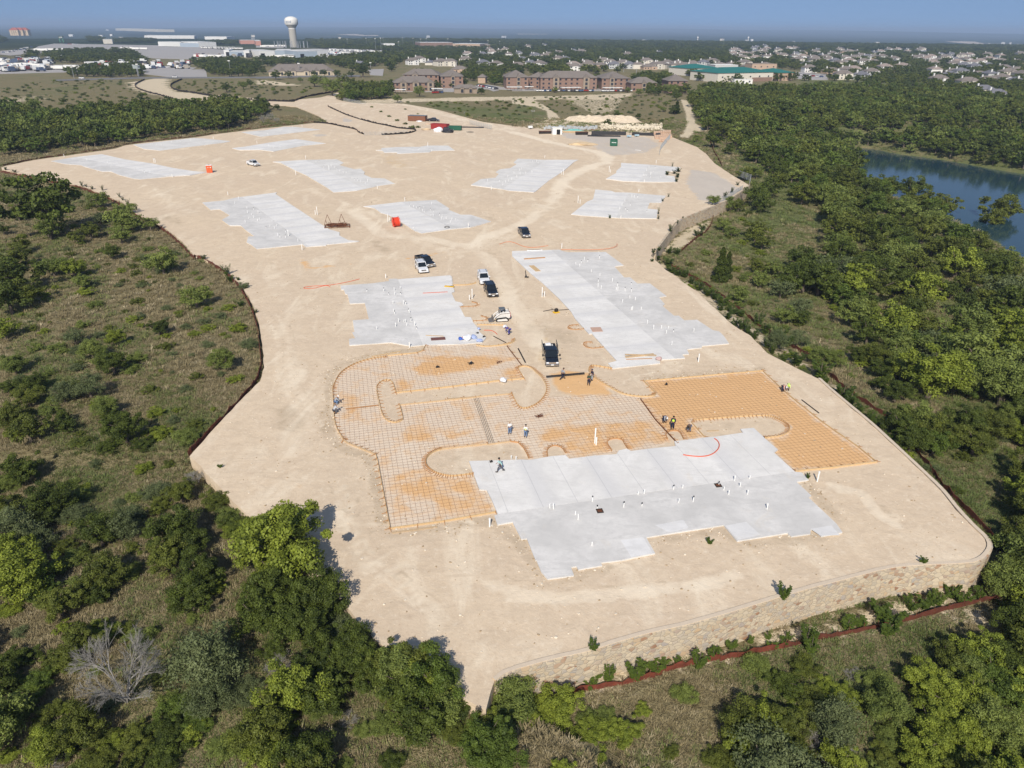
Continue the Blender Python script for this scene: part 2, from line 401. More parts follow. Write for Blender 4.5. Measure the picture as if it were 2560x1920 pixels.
REB1 = pts("B2 1465,775 1800,765 E8 560,640 700,660 1030,655 1260,955 B3 285,1215 600,1205 860,1192 950,1200 1110,1222 1240,1420 C7 230,120 300,200 350,290 C6 1975,372 1740,402 1340,458 1030,492 815,462 580,505 500,370 440,310 350,300 90,335 C5 1930,420 1700,445 1400,480 1330,500 1260,540 1225,590 1220,650 1260,700 1330,750 1440,780 1540,790 1765,760 1835,935 1920,945 1975,1050 2020,1205 810,1395 660,590 640,540 520,490 340,420 270,375 180,220 165,70 B2 670,1300 660,1150 665,1130 710,1030 780,970 880,920 1010,885 1130,865 1390,840 1440,820")
ISL1 = pts("B2 1240,1290 1275,1410 1250,1430 1200,1445 1140,1430 1090,1380 1060,1250 1040,1150 1050,1110 1110,1070 1180,1080 1210,1185 1700,1130 2100,1080 E8 1290,1150 1200,1000 1210,975 1300,958 1410,985 1480,1060 1560,1120 1635,1250 1630,1370 1560,1475 B3 200,1290 110,1325 50,1300 0,1190 E8 1110,1385 700,1425 120,1470")
REB2 = pts("B3 1140,1085 2165,995 B4 0,1040 160,1190 470,1440 780,1655 O 1893,999 C7 2212,600 1790,640 1545,420 1590,385 1440,258 1620,240 1720,190 1730,130 1690,90 1600,40 1500,0 B3 2110,1380 1700,1410 1560,1420 C7 590,75 600,100 740,245 540,280 480,220 B3 1440,1620 1300,1480 1110,1240 1240,1215 1240,1190")
SEMI = [pts("C6 780,470 775,400 800,362 850,342 900,348 945,370 985,430"), pts("C6 1520,400 1465,320 1480,275 1560,260 1640,275 1655,310 1700,380"), pts("C7 320,270 295,215 330,180 400,168 450,180 480,225 500,270")]
S_OR = [(REB2, 1.0), (REB1, .30),
 (pts("B2 1350,960 1460,860 1620,850 1900,860 2150,850 2212,900 1900,985 1500,1045 1350,1040"), .85), (pts("E8 0,860 450,830 1150,800 1180,880 450,960 0,1100"), .7),
 (pts("B2 700,1200 900,1190 940,1420 720,1430"), .62), (pts("B2 1195,1085 1320,1075 1350,1160 1215,1180"), 1.0), (pts("E8 1000,1050 1200,1000 1280,1150 1050,1150"), 1.0),
 (pts("B2 1480,1310 1640,1300 1640,1340 1500,1350"), .7), (pts("B2 1700,1290 1850,1290 1880,1420 1800,1400"), .65), (pts("C5 950,220 1300,180 1350,330 1700,240 1830,260 1700,340 1100,430 980,400"), .75),
 (pts("C5 1350,450 1900,380 1900,430 1400,470"), .8), (pts("C5 660,560 820,550 800,640 700,690"), .75), (pts("C5 800,740 1250,680 1500,790 1780,790 1900,920 2010,1200 1300,1320 1250,1100 1000,1050 1080,1200 830,1240 770,1000"), .68),
 (pts("C6 740,120 1100,80 1600,60 1950,40 C7 100,60 300,170 350,290 C6 1740,400 1340,450 1030,490 900,330 700,300 600,200"), .72),
 (pts("E8 1700,1060 1950,1000 2212,1060 B3 660,1000 850,1160 880,1190 600,1215 400,1180 340,1100"), 1.05), (pts("E8 850,680 1000,680 1040,740 900,750"), .8), (pts("B2 370,30 440,30 480,90 700,70 900,60 580,110 400,125"), .8),
 ('line', pts("A6 1450,1525 1600,1485 1300,1540"), .7, .8), (pts("D5 470,230 600,240 600,270 480,275"), .55)]
S_YE = [(pts("E8 1450,420 1650,450 1800,620 1860,900 1500,1000 1400,900 1550,600"), .55), (pts("F2 220,130 500,140 520,230 300,200"), .55), (pts("F4 760,400 900,385 1080,430 900,440"), .8), (pts("A6 950,1400 1050,1380 1180,1470 1000,1450"), .3), (pts("B2 1650,480 1760,500 1740,560"), .4),
 (pts("F3 400,900 800,920 860,1020 500,1000"), .5)]
S_DA = [(pts("B2 130,1310 330,1280 470,1360 420,1500 250,1560 140,1480"), .75), (pts("E8 1250,280 1900,340 2212,480 2150,700 1900,660 1600,500 1150,450"), .6), (pts("E8 2212,500 2212,900 1900,800"), .5),
 (pts("A6 980,1390 1090,1390 1190,1480 1080,1500"), .85), (pts("F1 450,360 600,365 600,380 480,378"), .7), (pts("F2 1180,640 1260,650 1300,690 1240,690"), .8), (pts("E8 390,610 540,625 490,680 430,670"), 1.2),
 (pts("F1 400,820 620,860 720,960 560,950 420,890"), .6), (pts("E7 1080,960 1600,980 1900,1050 1500,1030"), .6), (pts("B2 130,250 380,300 300,360 160,300"), .5), (pts("F2 580,230 900,240 850,260 600,255"), .6),
 (ISL1, .34), (pts("C5 1230,590 1400,490 2212,400 C6 440,320 580,500 0,520 C5 1715,610 1765,760 1540,790 1330,750 1230,660"), .45), (pts("C7 600,80 1300,10 1600,60 1725,140 1600,235 1440,255 1300,135 1150,150 750,240"), .5),
 (pts("B3 660,960 865,975 1280,930 1500,890 2150,980 1140,1085 1240,1200 1100,1215 850,1130"), .42), (pts("B3 180,250 700,640 900,905 700,950 500,650"), .4)]
S_GR = [(pts("F4 560,250 1200,290 1750,320 1900,420 1700,520 1200,560 1050,480 900,370 600,320"), .66), (pts("A7 1540,770 1750,800 1990,950 1740,1060 1600,1030 1500,900"), .95), (pts("F3 0,415 110,450 60,470 0,460"), 1.4), (pts("F1 1800,130 1890,130 1880,145 1810,145"), 1.3)]
S_TR = [('line', pts("F4 -1,255 300,330 700,430 1080,500 1200,560 1170,640 900,720 640,860 560,1005"), 3.2, .9), ('line', pts("F2 1960,280 1850,400 1750,560 1550,700 1200,830 1050,920 700,850 300,820 0,600"), 2.6, .7),
 ('line', pts("A6 2212,1350 1950,1450 1700,1500 1400,1400 1100,1200 800,1080 300,880"), 2.0, .55), ('line', pts("E7 1200,80 1400,300 1550,700 1750,1000 1900,1250"), 2.5, .6), ('line', pts("D5 100,200 350,290 700,300 1200,250 1700,210 2042,120"), 1.0, .7),
 ('line', pts("C8 300,50 600,130 700,250 800,360 950,440"), 1.0, .75), ('line', pts("B2 100,100 350,500 250,900 400,1300 350,1659"), 3, .45), ('line', pts("F1 -280,460 900,500 1250,480 1500,540 2200,900"), 2, .35),
 ('line', pts("A6 630,205 950,200 1280,205 1600,290 1960,380 A7 0,440"), 6, .55), ('line', pts("D3 900,100 1000,500 1300,900 1900,1000"), 3, .35), ('line', pts("B2 2212,1380 2150,1659"), 2, .3)]
for q_ in ("C8 150,100 420,80 640,130 720,280 900,360 1020,300 1080,200", "C8 180,120 400,110 600,170 680,300 880,400 1100,360 1200,230", "D5 200,330 500,360 1000,330 1500,270 2042,190", "D5 150,170 420,260 800,270 1300,220 1800,160", "B2 60,480 200,700 160,1000 330,1300 520,1500", "B2 150,470 300,700 270,1000 430,1300 600,1480", "D3 820,60 900,400 1150,800 1600,1150", "D3 900,50 990,400 1230,780 1680,1100",
  "A6 2212,1330 1980,1400 1750,1430 1450,1330 1150,1160 850,1010", "A6 2212,1380 1980,1450 1740,1480 1400,1380 1080,1200 800,1060", "E8 1200,330 1500,450 1640,620 1700,1000", "E7 1150,0 1350,250 1480,600 1700,900", "E7 1230,0 1440,250 1580,600 1820,900", "F1 -100,560 100,640 380,560 560,550", "F1 560,555 400,590 380,640 500,690 820,700", "B3 1250,1000 1000,1050 950,1120", "A7 1500,1659 1300,1500 900,1390 300,1380", "D3 700,60 780,300 1200,420 1900,300 2212,500"):
    p0 = smoothline(pts(q_), 3); S_TR.append(('line', p0, .3, .62)); S_DA.append(('line', [(a+.8, b+.5) for a, b in p0], .28, .58))
SPOIL = ["C5 60,60 60,250 180,400 330,500 560,560 620,700 760,1400", "B2 640,1000 640,1150 650,1300 640,1500", "B2 620,1020 760,930 1000,850 1430,810", "C5 830,1450 1430,1380 2100,1270", "B3 1150,1060 2165,975", "C7 1850,690 2020,900 2280,1180", "C6 180,1270 480,1440 600,1659", "C7 100,1440 960,1300 1130,1470 1750,1420 2080,1400", "D5 470,40 560,170 1000,60"]
for q_ in SPOIL: S_DA.append(('line', pts(q_), 1.1, .62))
FORM = np.maximum(paint(ax, ay, [(REB1, 1.0), (REB2, 1.0)], .15) - paint(ax, ay, [(ISL1, 1.0)] + [(q, 1.) for q in SEMI], .15), 0)
setattr_f(me, 'orange', paint(ax, ay, S_OR, 1.6)*np.clip(.15+FORM+paint(ax, ay, S_OR[14:], 1.5), 0, 1)); setattr_f(me, 'yellow', paint(ax, ay, S_YE, 3)); setattr_f(me, 'damp', paint(ax, ay, S_DA, 2.0))
setattr_f(me, 'gravel', paint(ax, ay, S_GR, 3)); setattr_f(me, 'track', paint(ax, ay, S_TR, 2)); setattr_f(me, 'form', FORM)
me.materials.append(M_PAD)
tag(link('construction_ground', me), kind='structure')
# ------------------------------------------------------------------ pond
k = NT('pond_water'); k.base((.02, .05, .065)); k.b.inputs['Roughness'].default_value = .04; k.b.inputs['Specular IOR Level'].default_value = .5
k.bump(k.noise(k.pos(), 1.6, 4, .6), .25, .05)
pw = []
c0 = np.mean(POND, 0)
pond_out = []
for a, b in POND:
    v = np.array([a, b])-c0; L = np.hypot(*v); pond_out.append(tuple(c0+v*(L+1.2)/L))
mb = MB(); mb.prism(pond_out, -9.3, -9.0); tag(mb.build('pond_water', k.m), kind='structure')
# ------------------------------------------------------------------ concrete slabs
def mat_slab(name, c0, c1, stripes=False):
    k = NT(name); p = k.pos(); n1 = k.noise(p, .16, 5, .6, .6); n2 = k.noise(p, 1.3, 5, .7)
    n3 = k.noise(k.scaled(p, (.5, 1.4, 1)), .5, 6, .7, 1.5); n4 = k.noise(p, .28, 6, .68, .8)
    c = k.mix(k.ramp(n1, [(.36, 0), (.62, 1)]), tuple(x*.93 for x in c0), c1); c = k.mix(k.ramp(n2, [(.35, .45), (.55, 0)]), c, tuple(x*.86 for x in c0)); c = k.mix(k.ramp(n3, [(.36, .5), (.5, 0)]), c, tuple(x*.84 for x in c0)); c = k.mix(k.ramp(n4, [(.58, 0), (.72, .4)]), c, (.66, .59, .48))
    if stripes:
        u = k.math('FRACT', k.math('DIVIDE', k.attr('u'), 7.6)); j = k.math('FRACT', k.math('DIVIDE', k.attr('u'), 3.8))
        u = k.math('ADD', u, k.math('MULTIPLY', k.math('SUBTRACT', n1, .5), .22))
        c = k.mix(k.ramp(u, [(.0, .6), (.1, .5), (.30, 0), (.86, 0), (1.0, .6)]), c, (.60, .59, .58))
        c = k.mix(k.ramp(j, [(.0, .5), (.012, .5), (.018, 0), (1, 0)]), c, (.36, .36, .36))
    k.base(c); k.bump(n2, .15, .02); k.b.inputs['Roughness'].default_value = .8
    return k.m
M_SLAB = mat_slab('cured_concrete', (.60, .585, .555), (.70, .68, .645)); M_APR = mat_slab('pale_concrete', (.72, .70, .66), (.78, .76, .72), True)
M_SLABF = mat_slab('far_concrete', (.65, .63, .59), (.73, .71, .665))
def clip_half(poly, a, b):
    nx_, ny_ = -(b[1]-a[1]), b[0]-a[0]; f = lambda p: (p[0]-a[0])*nx_+(p[1]-a[1])*ny_; o = []
    for i in range(len(poly)):
        p, q = poly[i], poly[(i+1) % len(poly)]; fp, fq = f(p), f(q)
        if fp >= 0: o.append(p)
        if (fp > 0) != (fq > 0) and abs(fp-fq) > 1e-9:
            t = fp/(fp-fq); o.append((p[0]+(q[0]-p[0])*t, p[1]+(q[1]-p[1])*t))
    return o
def inset(poly, d):
    c = []; n = len(poly); a = sum(poly[i][0]*poly[(i+1) % n][1]-poly[(i+1) % n][0]*poly[i][1] for i in range(n)); s_ = 1 if a > 0 else -1
    for i in range(n):
        p0, p1, p2 = Vector(poly[i-1]), Vector(poly[i]), Vector(poly[(i+1) % n]); e0 = (p1-p0); e1 = (p2-p1)
        if e0.length < 1e-6 or e1.length < 1e-6: continue
        e0.normalize(); e1.normalize(); n_ = Vector((-(e0.y+e1.y), e0.x+e1.x))
        if n_.length < .3: continue
        n_.normalize(); c.append(tuple(p1+n_*d*s_))
    return c
M_APR2 = mat_slab('patio_concrete', (.70, .69, .67), (.74, .73, .71))
SLABS = [
 ("the big front slab by the stone wall", "large pale concrete slab nearest the stone wall, stepped on all sides, with white pipe stubs", "C5 1715,610 C6 50,512 480,500 580,505 815,462 985,448 1030,492 1265,462 1330,452 1340,458 1570,438 1600,395 1690,375 1740,402 1975,372 C7 135,372 195,365 410,345 395,290 520,275 760,245 900,232 1185,190 1155,148 1310,135 1420,235 1440,258 1590,385 1545,420 1785,640 1860,650 1945,735 1800,755 1975,915 1940,935 2212,1190 C8 360,430 420,515 210,555 140,485 105,488 105,535 C7 1960,1355 1745,1385 1700,1345 1120,1438 965,1255 70,1395 175,1580 0,1612 D5 1130,0 960,20 975,42 785,75 770,50 725,55 750,122 540,150 490,95 450,0 C6 640,1659 540,1410 475,1415 375,1218 200,1250 165,1145 205,1130 C5 1975,1050 1920,945 1835,935",
  "C6 300,1115 C7 1785,640", 1, 1),
 ("the slab left of the parked trucks", "grey concrete slab left of the parked white and black trucks, with notches along its left side", "B2 730,255 1010,235 1150,215 1145,197 1215,195 1225,200 1680,165 1690,180 E7 790,360 800,480 825,570 785,590 835,700 920,720 940,750 890,770 960,905 1040,910 1070,980 1120,1040 1160,1110 1240,1180 1190,1240 930,1262 400,1275 B2 1350,778 1165,745 805,770 805,715 860,710 830,660 850,655 835,555 975,545 940,405 810,410 790,330 770,325 760,290 735,290",
  "B2 1225,200 1440,770", 1, 1),
 ("the long slab right of the parked trucks", "long pale concrete slab running diagonally right of the black pickup, with a stepped right edge", "A7 0,1478 410,1465 430,1475 485,1488 810,1485 830,1500 965,1600 880,1610 B3 885,90 970,185 1020,183 1085,238 1190,235 1335,345 1270,355 1320,415 1300,430 1400,515 1440,515 1490,555 1600,550 1735,640 1790,650 1830,690 1875,755 1640,775 1640,790 1510,805 1530,845 1470,850 1495,880 1280,895 1280,925 865,970 830,925 905,905 800,790 690,670 665,672 545,540 510,480 400,360 260,230 160,150 75,70 0,0",
  "B3 400,0 1410,885", -1, 1),
 ("the slab left of the rusty rack", "grey concrete slab beside the rusty steel rack, striped pale along its right half", "F1 805,735 1000,718 1110,690 1160,685 1470,645 1460,660 1520,700 1600,755 1700,820 1820,900 1940,975 2030,1000 2030,1030 2110,1072 2205,1078 2180,1085 1910,1110 1910,1118 1730,1130 1700,1108 1540,1125 1290,1148 1240,1110 1200,1090 1215,1040 1270,1035 1200,985 1150,940 1050,940 980,890 1050,850 960,795 880,800",
  "F1 1160,685 1760,1130", 1, 1),
 ("the slab left of the orange toilets", "long grey and white striped concrete slab left of the two orange portable toilets", "A5 440,700 650,665 880,640 1080,685 1210,705 1310,720 1500,760 1660,785 1790,795 1640,820 1420,835 1210,857 1150,850 1030,820 960,790 880,790 720,745 700,735 560,725",
  "A5 650,665 1460,835", 1, 1),
 ("the far left slab by the tree belt", "white concrete slab along the tree belt, farthest left of the far slabs", "F1 190,220 420,195 720,160 830,165 1060,188 1000,200 430,273 280,255", None, 0, 0),
 ("the slab at the far left fence", "thin white concrete slab under the far tree belt beside the black silt fence", "F1 1150,108 1370,90 1540,60 1640,62 1860,85 1560,120 1330,148", None, 0, 0),
 ("the slab behind the white pickup", "white and grey concrete slab just behind the lone white pickup", "F1 1070,250 1180,238 1440,195 1640,170 1730,182 1910,207 1700,230 1440,280 1320,265 1130,265", "F1 1320,262 1780,188", 1, 0),
 ("the slab right of the white pickup", "grey concrete slab right of the lone white pickup, with many pipe stubs and a jagged right edge", "A6 145,705 420,690 700,685 760,715 720,735 850,770 905,765 940,795 930,815 1000,845 1110,850 1200,895 1050,915 870,955 670,970 600,920 440,825 340,780 215,715", "A6 430,690 950,945", -1, 0),
 ("the far middle slab", "narrow bluish grey concrete slab in front of the red container and scrap heap", "F3 440,860 520,850 515,830 740,815 1050,812 1140,795 1440,795 1530,860 1210,870 1180,890 735,908 730,890 560,892 530,865", None, 0, 0),
 ("the slab beside the red conduit reel", "grey concrete slab behind the red reel of conduit in the middle of the site", "F2 100,555 440,515 750,498 870,575 860,585 970,630 1060,630 1240,690 1060,740 860,760 620,795 560,775 430,690 320,630 260,615 200,570", "F2 440,515 900,760", -1, 1),
 ("the slab along the haul road", "grey and white concrete slab along the left side of the curving haul road", "F2 1480,130 1700,140 2020,140 1980,160 1900,230 1850,265 1750,330 1640,420 1620,430 1400,415 1330,400 1060,365 1150,312 1280,300 1310,265 1280,250 1320,225 1410,215 1470,180 1440,165", "F2 1740,140 1340,402", 1, 0),
 ("the far right slab with weeds", "pale concrete slab at the far right with weeds growing in its right-hand notch", "F4 1370,638 1560,650 1720,660 2120,695 2060,745 1950,740 1930,795 2040,805 2060,880 1620,875 1400,865 1220,840 1180,838 1310,765 1310,740 1370,690", "F4 1720,660 1600,876", -1, 0),
 ("the right slab by the curved wall", "pale concrete slab at right, nearest the curved end of the retaining wall", "A7 720,945 860,958 890,970 1010,972 1330,1000 1290,1060 1190,1060 1170,1110 1260,1120 1250,1195 900,1190 600,1170 510,1160 650,1050 700,1030", "A7 1010,972 900,1190", -1, 0)]
SLABPOLY = []
for where, lab, ol, dv, side, nearq in SLABS:
    z = .16 if nearq else .14
    P_ = pts(ol, z); SLABPOLY.append(P_)
    s_ = MB().prism(P_, -.3, z).build('concrete_slab', M_SLAB if nearq else M_SLABF); tag(s_, lab, 'concrete slab', 'house slabs poured on the graded pad')
    if dv:
        a, b = pts(dv, z); L = math.hypot(b[0]-a[0], b[1]-a[1]); ux, uy = (b[0]-a[0])/L, (b[1]-a[1])/L
        a2, b2 = (a[0]-ux*30, a[1]-uy*30), (b[0]+ux*30, b[1]+uy*30)
        if where.startswith('the big front'): sub = clip_half(P_, a2, b2)
        else:
            cen = pts(ol.split()[0] + ' ' + ol.split()[1], z)[0]
            sub = clip_half(P_, a2, b2) if side > 0 else clip_half(P_, b2, a2)
        area = lambda q: abs(sum(q[i][0]*q[(i+1) % len(q)][1]-q[(i+1) % len(q)][0]*q[i][1] for i in range(len(q))))
        s0 = [p for i, p in enumerate(sub) if math.hypot(p[0]-sub[i-1][0], p[1]-sub[i-1][1]) > .25]; s1 = inset(s0, .06); sub = s1 if area(s1) > .9*area(s0) else s0; sub2 = [sub[0]]
        for q in sub[1:]:
            if math.hypot(q[0]-sub2[-1][0], q[1]-sub2[-1][1]) > .02: sub2.append(q)
        o = MB().prism(sub2, z-.05, z+.006).build('driveway_apron', M_APR, s_)
        co = np.empty(len(o.data.vertices)*3); o.data.vertices.foreach_get('co', co); co = co.reshape(-1, 3)
        setattr_f(o.data, 'u', (co[:, 0]-a[0])*ux+(co[:, 1]-a[1])*uy + 300)
    if where.startswith('the big front'):
        for q in ("C7 985,1262 1225,1218 1385,1368 1130,1425", "C6 1620,1432 1880,1395 1990,1580 1745,1625", "C7 170,1258 500,1195 560,1290 330,1335", "C7 1965,1300 2205,1260 2300,1370 2085,1380"):
            MB().prism(pts(q, z), z-.03, z+.004).build('patio_panel', M_APR2 if '1725' not in q else M_SLAB, s_)
# ------------------------------------------------------------------ pipe stubs
M_PVC = simple('white_pvc', (.80, .80, .77), .45, var=.04); M_BLK = simple('black_plastic', (.02, .02, .022), .5)
PIPES = [
 (0, "C6 805,1060 845,1070 1100,1135 1295,985 1350,1065 1820,905 1890,895 1865,1035 1655,1050 1130,1195 1290,1490 360,490 415,500 C7 385,845 490,828 908,790 1088,745 1262,720 1150,815 965,850 1020,905 1238,900 1462,1070 445,1000 612,985", "1165,1275"),
 (1, "B2 960,310 1105,305 1148,335 1195,300 1200,335 1247,285 1250,330 1185,410 1275,415 1295,420 1188,475 1200,500 1318,475 1325,492 1232,572 1280,570 1292,572 1340,565 1045,635 1207,610 1305,605 1372,600 1388,630", ""),
 (2, "B3 625,35 655,50 550,70 585,90 600,60 755,20 760,170 685,140 745,225 743,265 770,285 868,220 912,260 900,295 914,295 1030,245 975,300 1030,310 1017,365 1065,380 955,400 1030,465 1040,465 1115,465 1168,585 1222,630 1290,625 1352,625 1333,668 1395,655 1570,650 1380,765", ""),
 (3, "F1 1130,705 1205,790 1210,830 1245,845 1220,880 1265,875 1315,885 1300,900 1190,915 1375,965 1410,950 1470,945 1450,970 1480,1030 1500,1050 1550,1000 1550,1050 1660,1085 1265,800 1305,830 1095,745 1430,905", ""),
 (4, "A5 750,690 930,715 960,750 1170,770 1250,800 1300,800 840,790", ""), (5, "F1 400,220 440,225 530,200 610,195 830,230 700,180", ""), (6, "F1 1390,130 1400,130 1320,110 1510,90 1610,65", ""), (7, "F1 1400,230 1500,245 1440,250", ""),
 (8, "A6 520,715 545,705 585,755 680,755 725,790 755,800 780,805 830,850 850,865 880,870 905,880 945,900 965,875 700,770 650,750", ""), (9, "F3 1040,850 1025,860", ""),
 (10, "F2 512,558 550,565 575,575 605,580 642,570 630,600 645,610 700,590 732,610 782,635 705,640 725,645 797,672 805,645 840,665 892,682 925,678 878,702 548,760 712,538", ""),
 (11, "F2 1610,160 1625,158 1645,160 1660,170 1570,195 1510,225 1495,240 1445,260 1550,262 1390,295 1425,320 1470,295 1315,335 1345,345 1368,345 1395,335 1345,365 1210,330 1605,255 1500,270", ""),
 (12, "F4 1720,700 1690,740 1650,800 1670,800 1690,800 1740,820 1780,745 1800,700 1870,820 1920,700", ""), (13, "A7 1035,1010 1055,1015 1085,1015 975,1050 950,1080 1020,1085 930,1115 980,1120 995,1130 1165,1140", "")]
protoP = {}
for h_ in (.4, .55, .7):
    for e_ in (0, 1):
        t = empty('pipe_stub', (0, 0, 0)); r = .055
        a_ = MB().tube((0, 0, -.1), (0, 0, h_), r, n=10).mesh('pipe', M_PVC); b_ = MB().tube((0, 0, h_-.1), (0, 0, h_+.03), r*1.25, n=10).mesh('collar', M_BLK if e_ else M_PVC)
        link('pipe', a_, t); link('collar', b_, t); protoP[(h_, e_)] = [t, 0]
def put(proto, loc, rz=0, sc=1.0, label=None, cat=None, group=None):
    """first call moves the prototype itself, later calls copy it with its parts"""
    o = proto[0] if proto[1] == 0 else copy_tree(proto[0]); proto[1] += 1
    o.location = loc; o.rotation_euler = (0, 0, rz); o.scale = sc if hasattr(sc, '__len__') else (sc,)*3
    return tag(o, label, cat, group)
for si, s_, _ in PIPES:
    where = SLABS[si][0]
    for q in pts(s_, .15):
        put(protoP[(random.choice((.4, .55, .7)), 1 if random.random() < .25 else 0)], (q[0], q[1], .14), random.uniform(0, 6), 1.0, 'short white plastic pipe stub standing in ' + where, 'pipe', 'pipe stubs standing in ' + where)
TALL = [("B3 715,1620", 2.1, "tallest white pipe standing in the rebar near the front slab"), ("B3 727,1632", 1.0, "shorter white pipe beside the tallest one in the rebar"), ("B3 1610,915", 1.3, "lone white pipe between the long slab and the orange rebar field"),
 ("B3 260,355", 1.9, "taller of two white pipes at the left edge of the long slab"), ("B3 280,352", 1.0, "shorter of two white pipes at the left edge of the long slab"), ("B2 1868,370", 1.9, "white pipe leaning bare in the dirt left of the black SUV"), ("B2 1845,378", .9, "short white pipe in the dirt left of the black SUV"),
 ("B2 1122,190", .8, "white pipe just behind the slab left of the trucks"), ("B2 1328,790", .9, "white pipe in front of the slab left of the trucks"), ("C6 112,1275", 1.0, "white pipe in the dirt at the left corner of the front slab"), ("C7 2040,755", 1.3, "white pipe in the dirt at the right corner of the front slab"),
 ("F1 1832,845", 2.1, "taller white pipe behind the rusty rack"), ("F1 1815,843", 1.1, "shorter white pipe behind the rusty rack"), ("F1 1697,1160", 1.4, "white pipe in front of the slab left of the rusty rack"), ("F1 1035,668", .9, "white pipe behind the slab left of the rusty rack"), ("F1 1575,1040", 1.6, "tall white pipe among the stubs of the slab left of the rusty rack"),
 ("F2 322,697", 2.1, "taller white pipe left of the red conduit reel"), ("F2 338,690", 1.0, "shorter white pipe left of the red conduit reel"), ("F2 1038,750", 1.3, "white pipe at the near right edge of the slab beside the red reel"), ("F2 472,508", 1.0, "white pipe behind the slab beside the red reel"),
 ("F2 1885,277", 2.0, "taller white pipe at the haul road edge of the far slab"), ("F2 1868,272", 1.1, "shorter white pipe at the haul road edge of the far slab"), ("F2 1243,410", 1.2, "white pipe in front of the slab along the haul road"), ("F2 1720,125", 1.0, "white pipe behind the slab along the haul road"),
 ("F4 1220,757", 2.1, "taller white pipe left of the far right slab"), ("F4 1237,762", 1.1, "shorter white pipe left of the far right slab"), ("F4 1740,822", 1.9, "tall white pipe standing in the far right slab"), ("F4 1810,645", 1.1, "white pipe behind the far right slab"), ("F4 1660,882", .9, "white pipe in front of the far right slab"),
 ("A7 570,1062", 2.0, "taller white pipe left of the slab by the curved wall"), ("A7 588,1067", 1.1, "shorter white pipe left of the slab by the curved wall"), ("A7 1095,967", .8, "white pipe behind the slab by the curved wall"), ("A7 940,1198", .8, "white pipe in front of the slab by the curved wall"),
 ("A5 1332,712", 1.5, "taller white pipe behind the striped slab at left"), ("A5 1344,712", 1.4, "shorter white pipe behind the striped slab at left"), ("A5 555,662", .9, "white pipe at the far left corner of the pad"), ("A5 1490,838", .9, "white pipe in front of the striped slab at left"),
 ("A6 345,822", 1.6, "white pipe at the left edge of the slab right of the white pickup"), ("A6 430,680", 1.2, "white pipe behind the slab right of the white pickup"), ("A6 632,778", 1.6, "tall white pipe in the slab right of the white pickup"), ("A6 1050,937", .9, "white pipe in front of the slab right of the white pickup"),
 ("F3 1160,812", 1.7, "tall white pipe leaning at the far middle slab"), ("F3 1215,880", .8, "white pipe at the near edge of the far middle slab"), ("F1 905,168", 1.0, "white pipe behind the farthest left slab"), ("F1 1697,66", 1.2, "white pipe behind the thin slab under the trees"), ("F1 1295,212", 1.1, "white pipe left behind the slab behind the white pickup"),
 ("A7 430,1455", 1.1, "white pipe just behind the long slab near the orange hose")]
for s_, h_, lab in TALL:
    q = pts(s_)[0]; t = empty('stand_pipe', (q[0], q[1], 0), random.uniform(0, 3), lab, 'pipe', 'white stand pipes in the dirt')
    MB().tube((0, 0, -.1), (0, 0, h_), .085, n=10).build('pipe', M_PVC, t); MB().tube((0, 0, h_-.12), (0, 0, h_+.03), .105, n=10).build('collar', M_PVC, t)
M_RUST = simple('rusty_steel', (.17, .07, .035), .8, .3, var=.35, scale=6); M_GALV = simple('galvanised', (.42, .43, .44), .5, .6); M_DKS = simple('dark_steel', (.05, .045, .042), .6, .4)
M_LUM = simple('form_lumber', (.58, .41, .22), .8, var=.2, scale=3); M_LUM2 = simple('weathered_lumber', (.52, .38, .23), .85, var=.22, scale=3); M_STK = simple('stake_wood', (.44, .24, .11), .85, var=.3)
# small dark cleanouts and drain boxes in the front slab
for s_, lab in (("C7 900,800", "square black drain box in the front slab beside white pipes"), ("C6 1380,1095", "rusty rectangular drain frame in the middle of the front slab")):
    q = pts(s_, .17)[0]; t = empty('drain_box', (q[0], q[1], .165), R(10), lab, 'drain')
    m = MB(); 
    for a, b, c, d in ((-.3, 0, .08, .68), (.3, 0, .08, .68), (0, -.3, .52, .08), (0, .3, .52, .08)): m.box((a, b, .04), (c, d, .08))
    m.build('frame', M_DKS, t); MB().box((0, 0, .015), (.52, .52, .02)).build('grate', M_RUST, t)
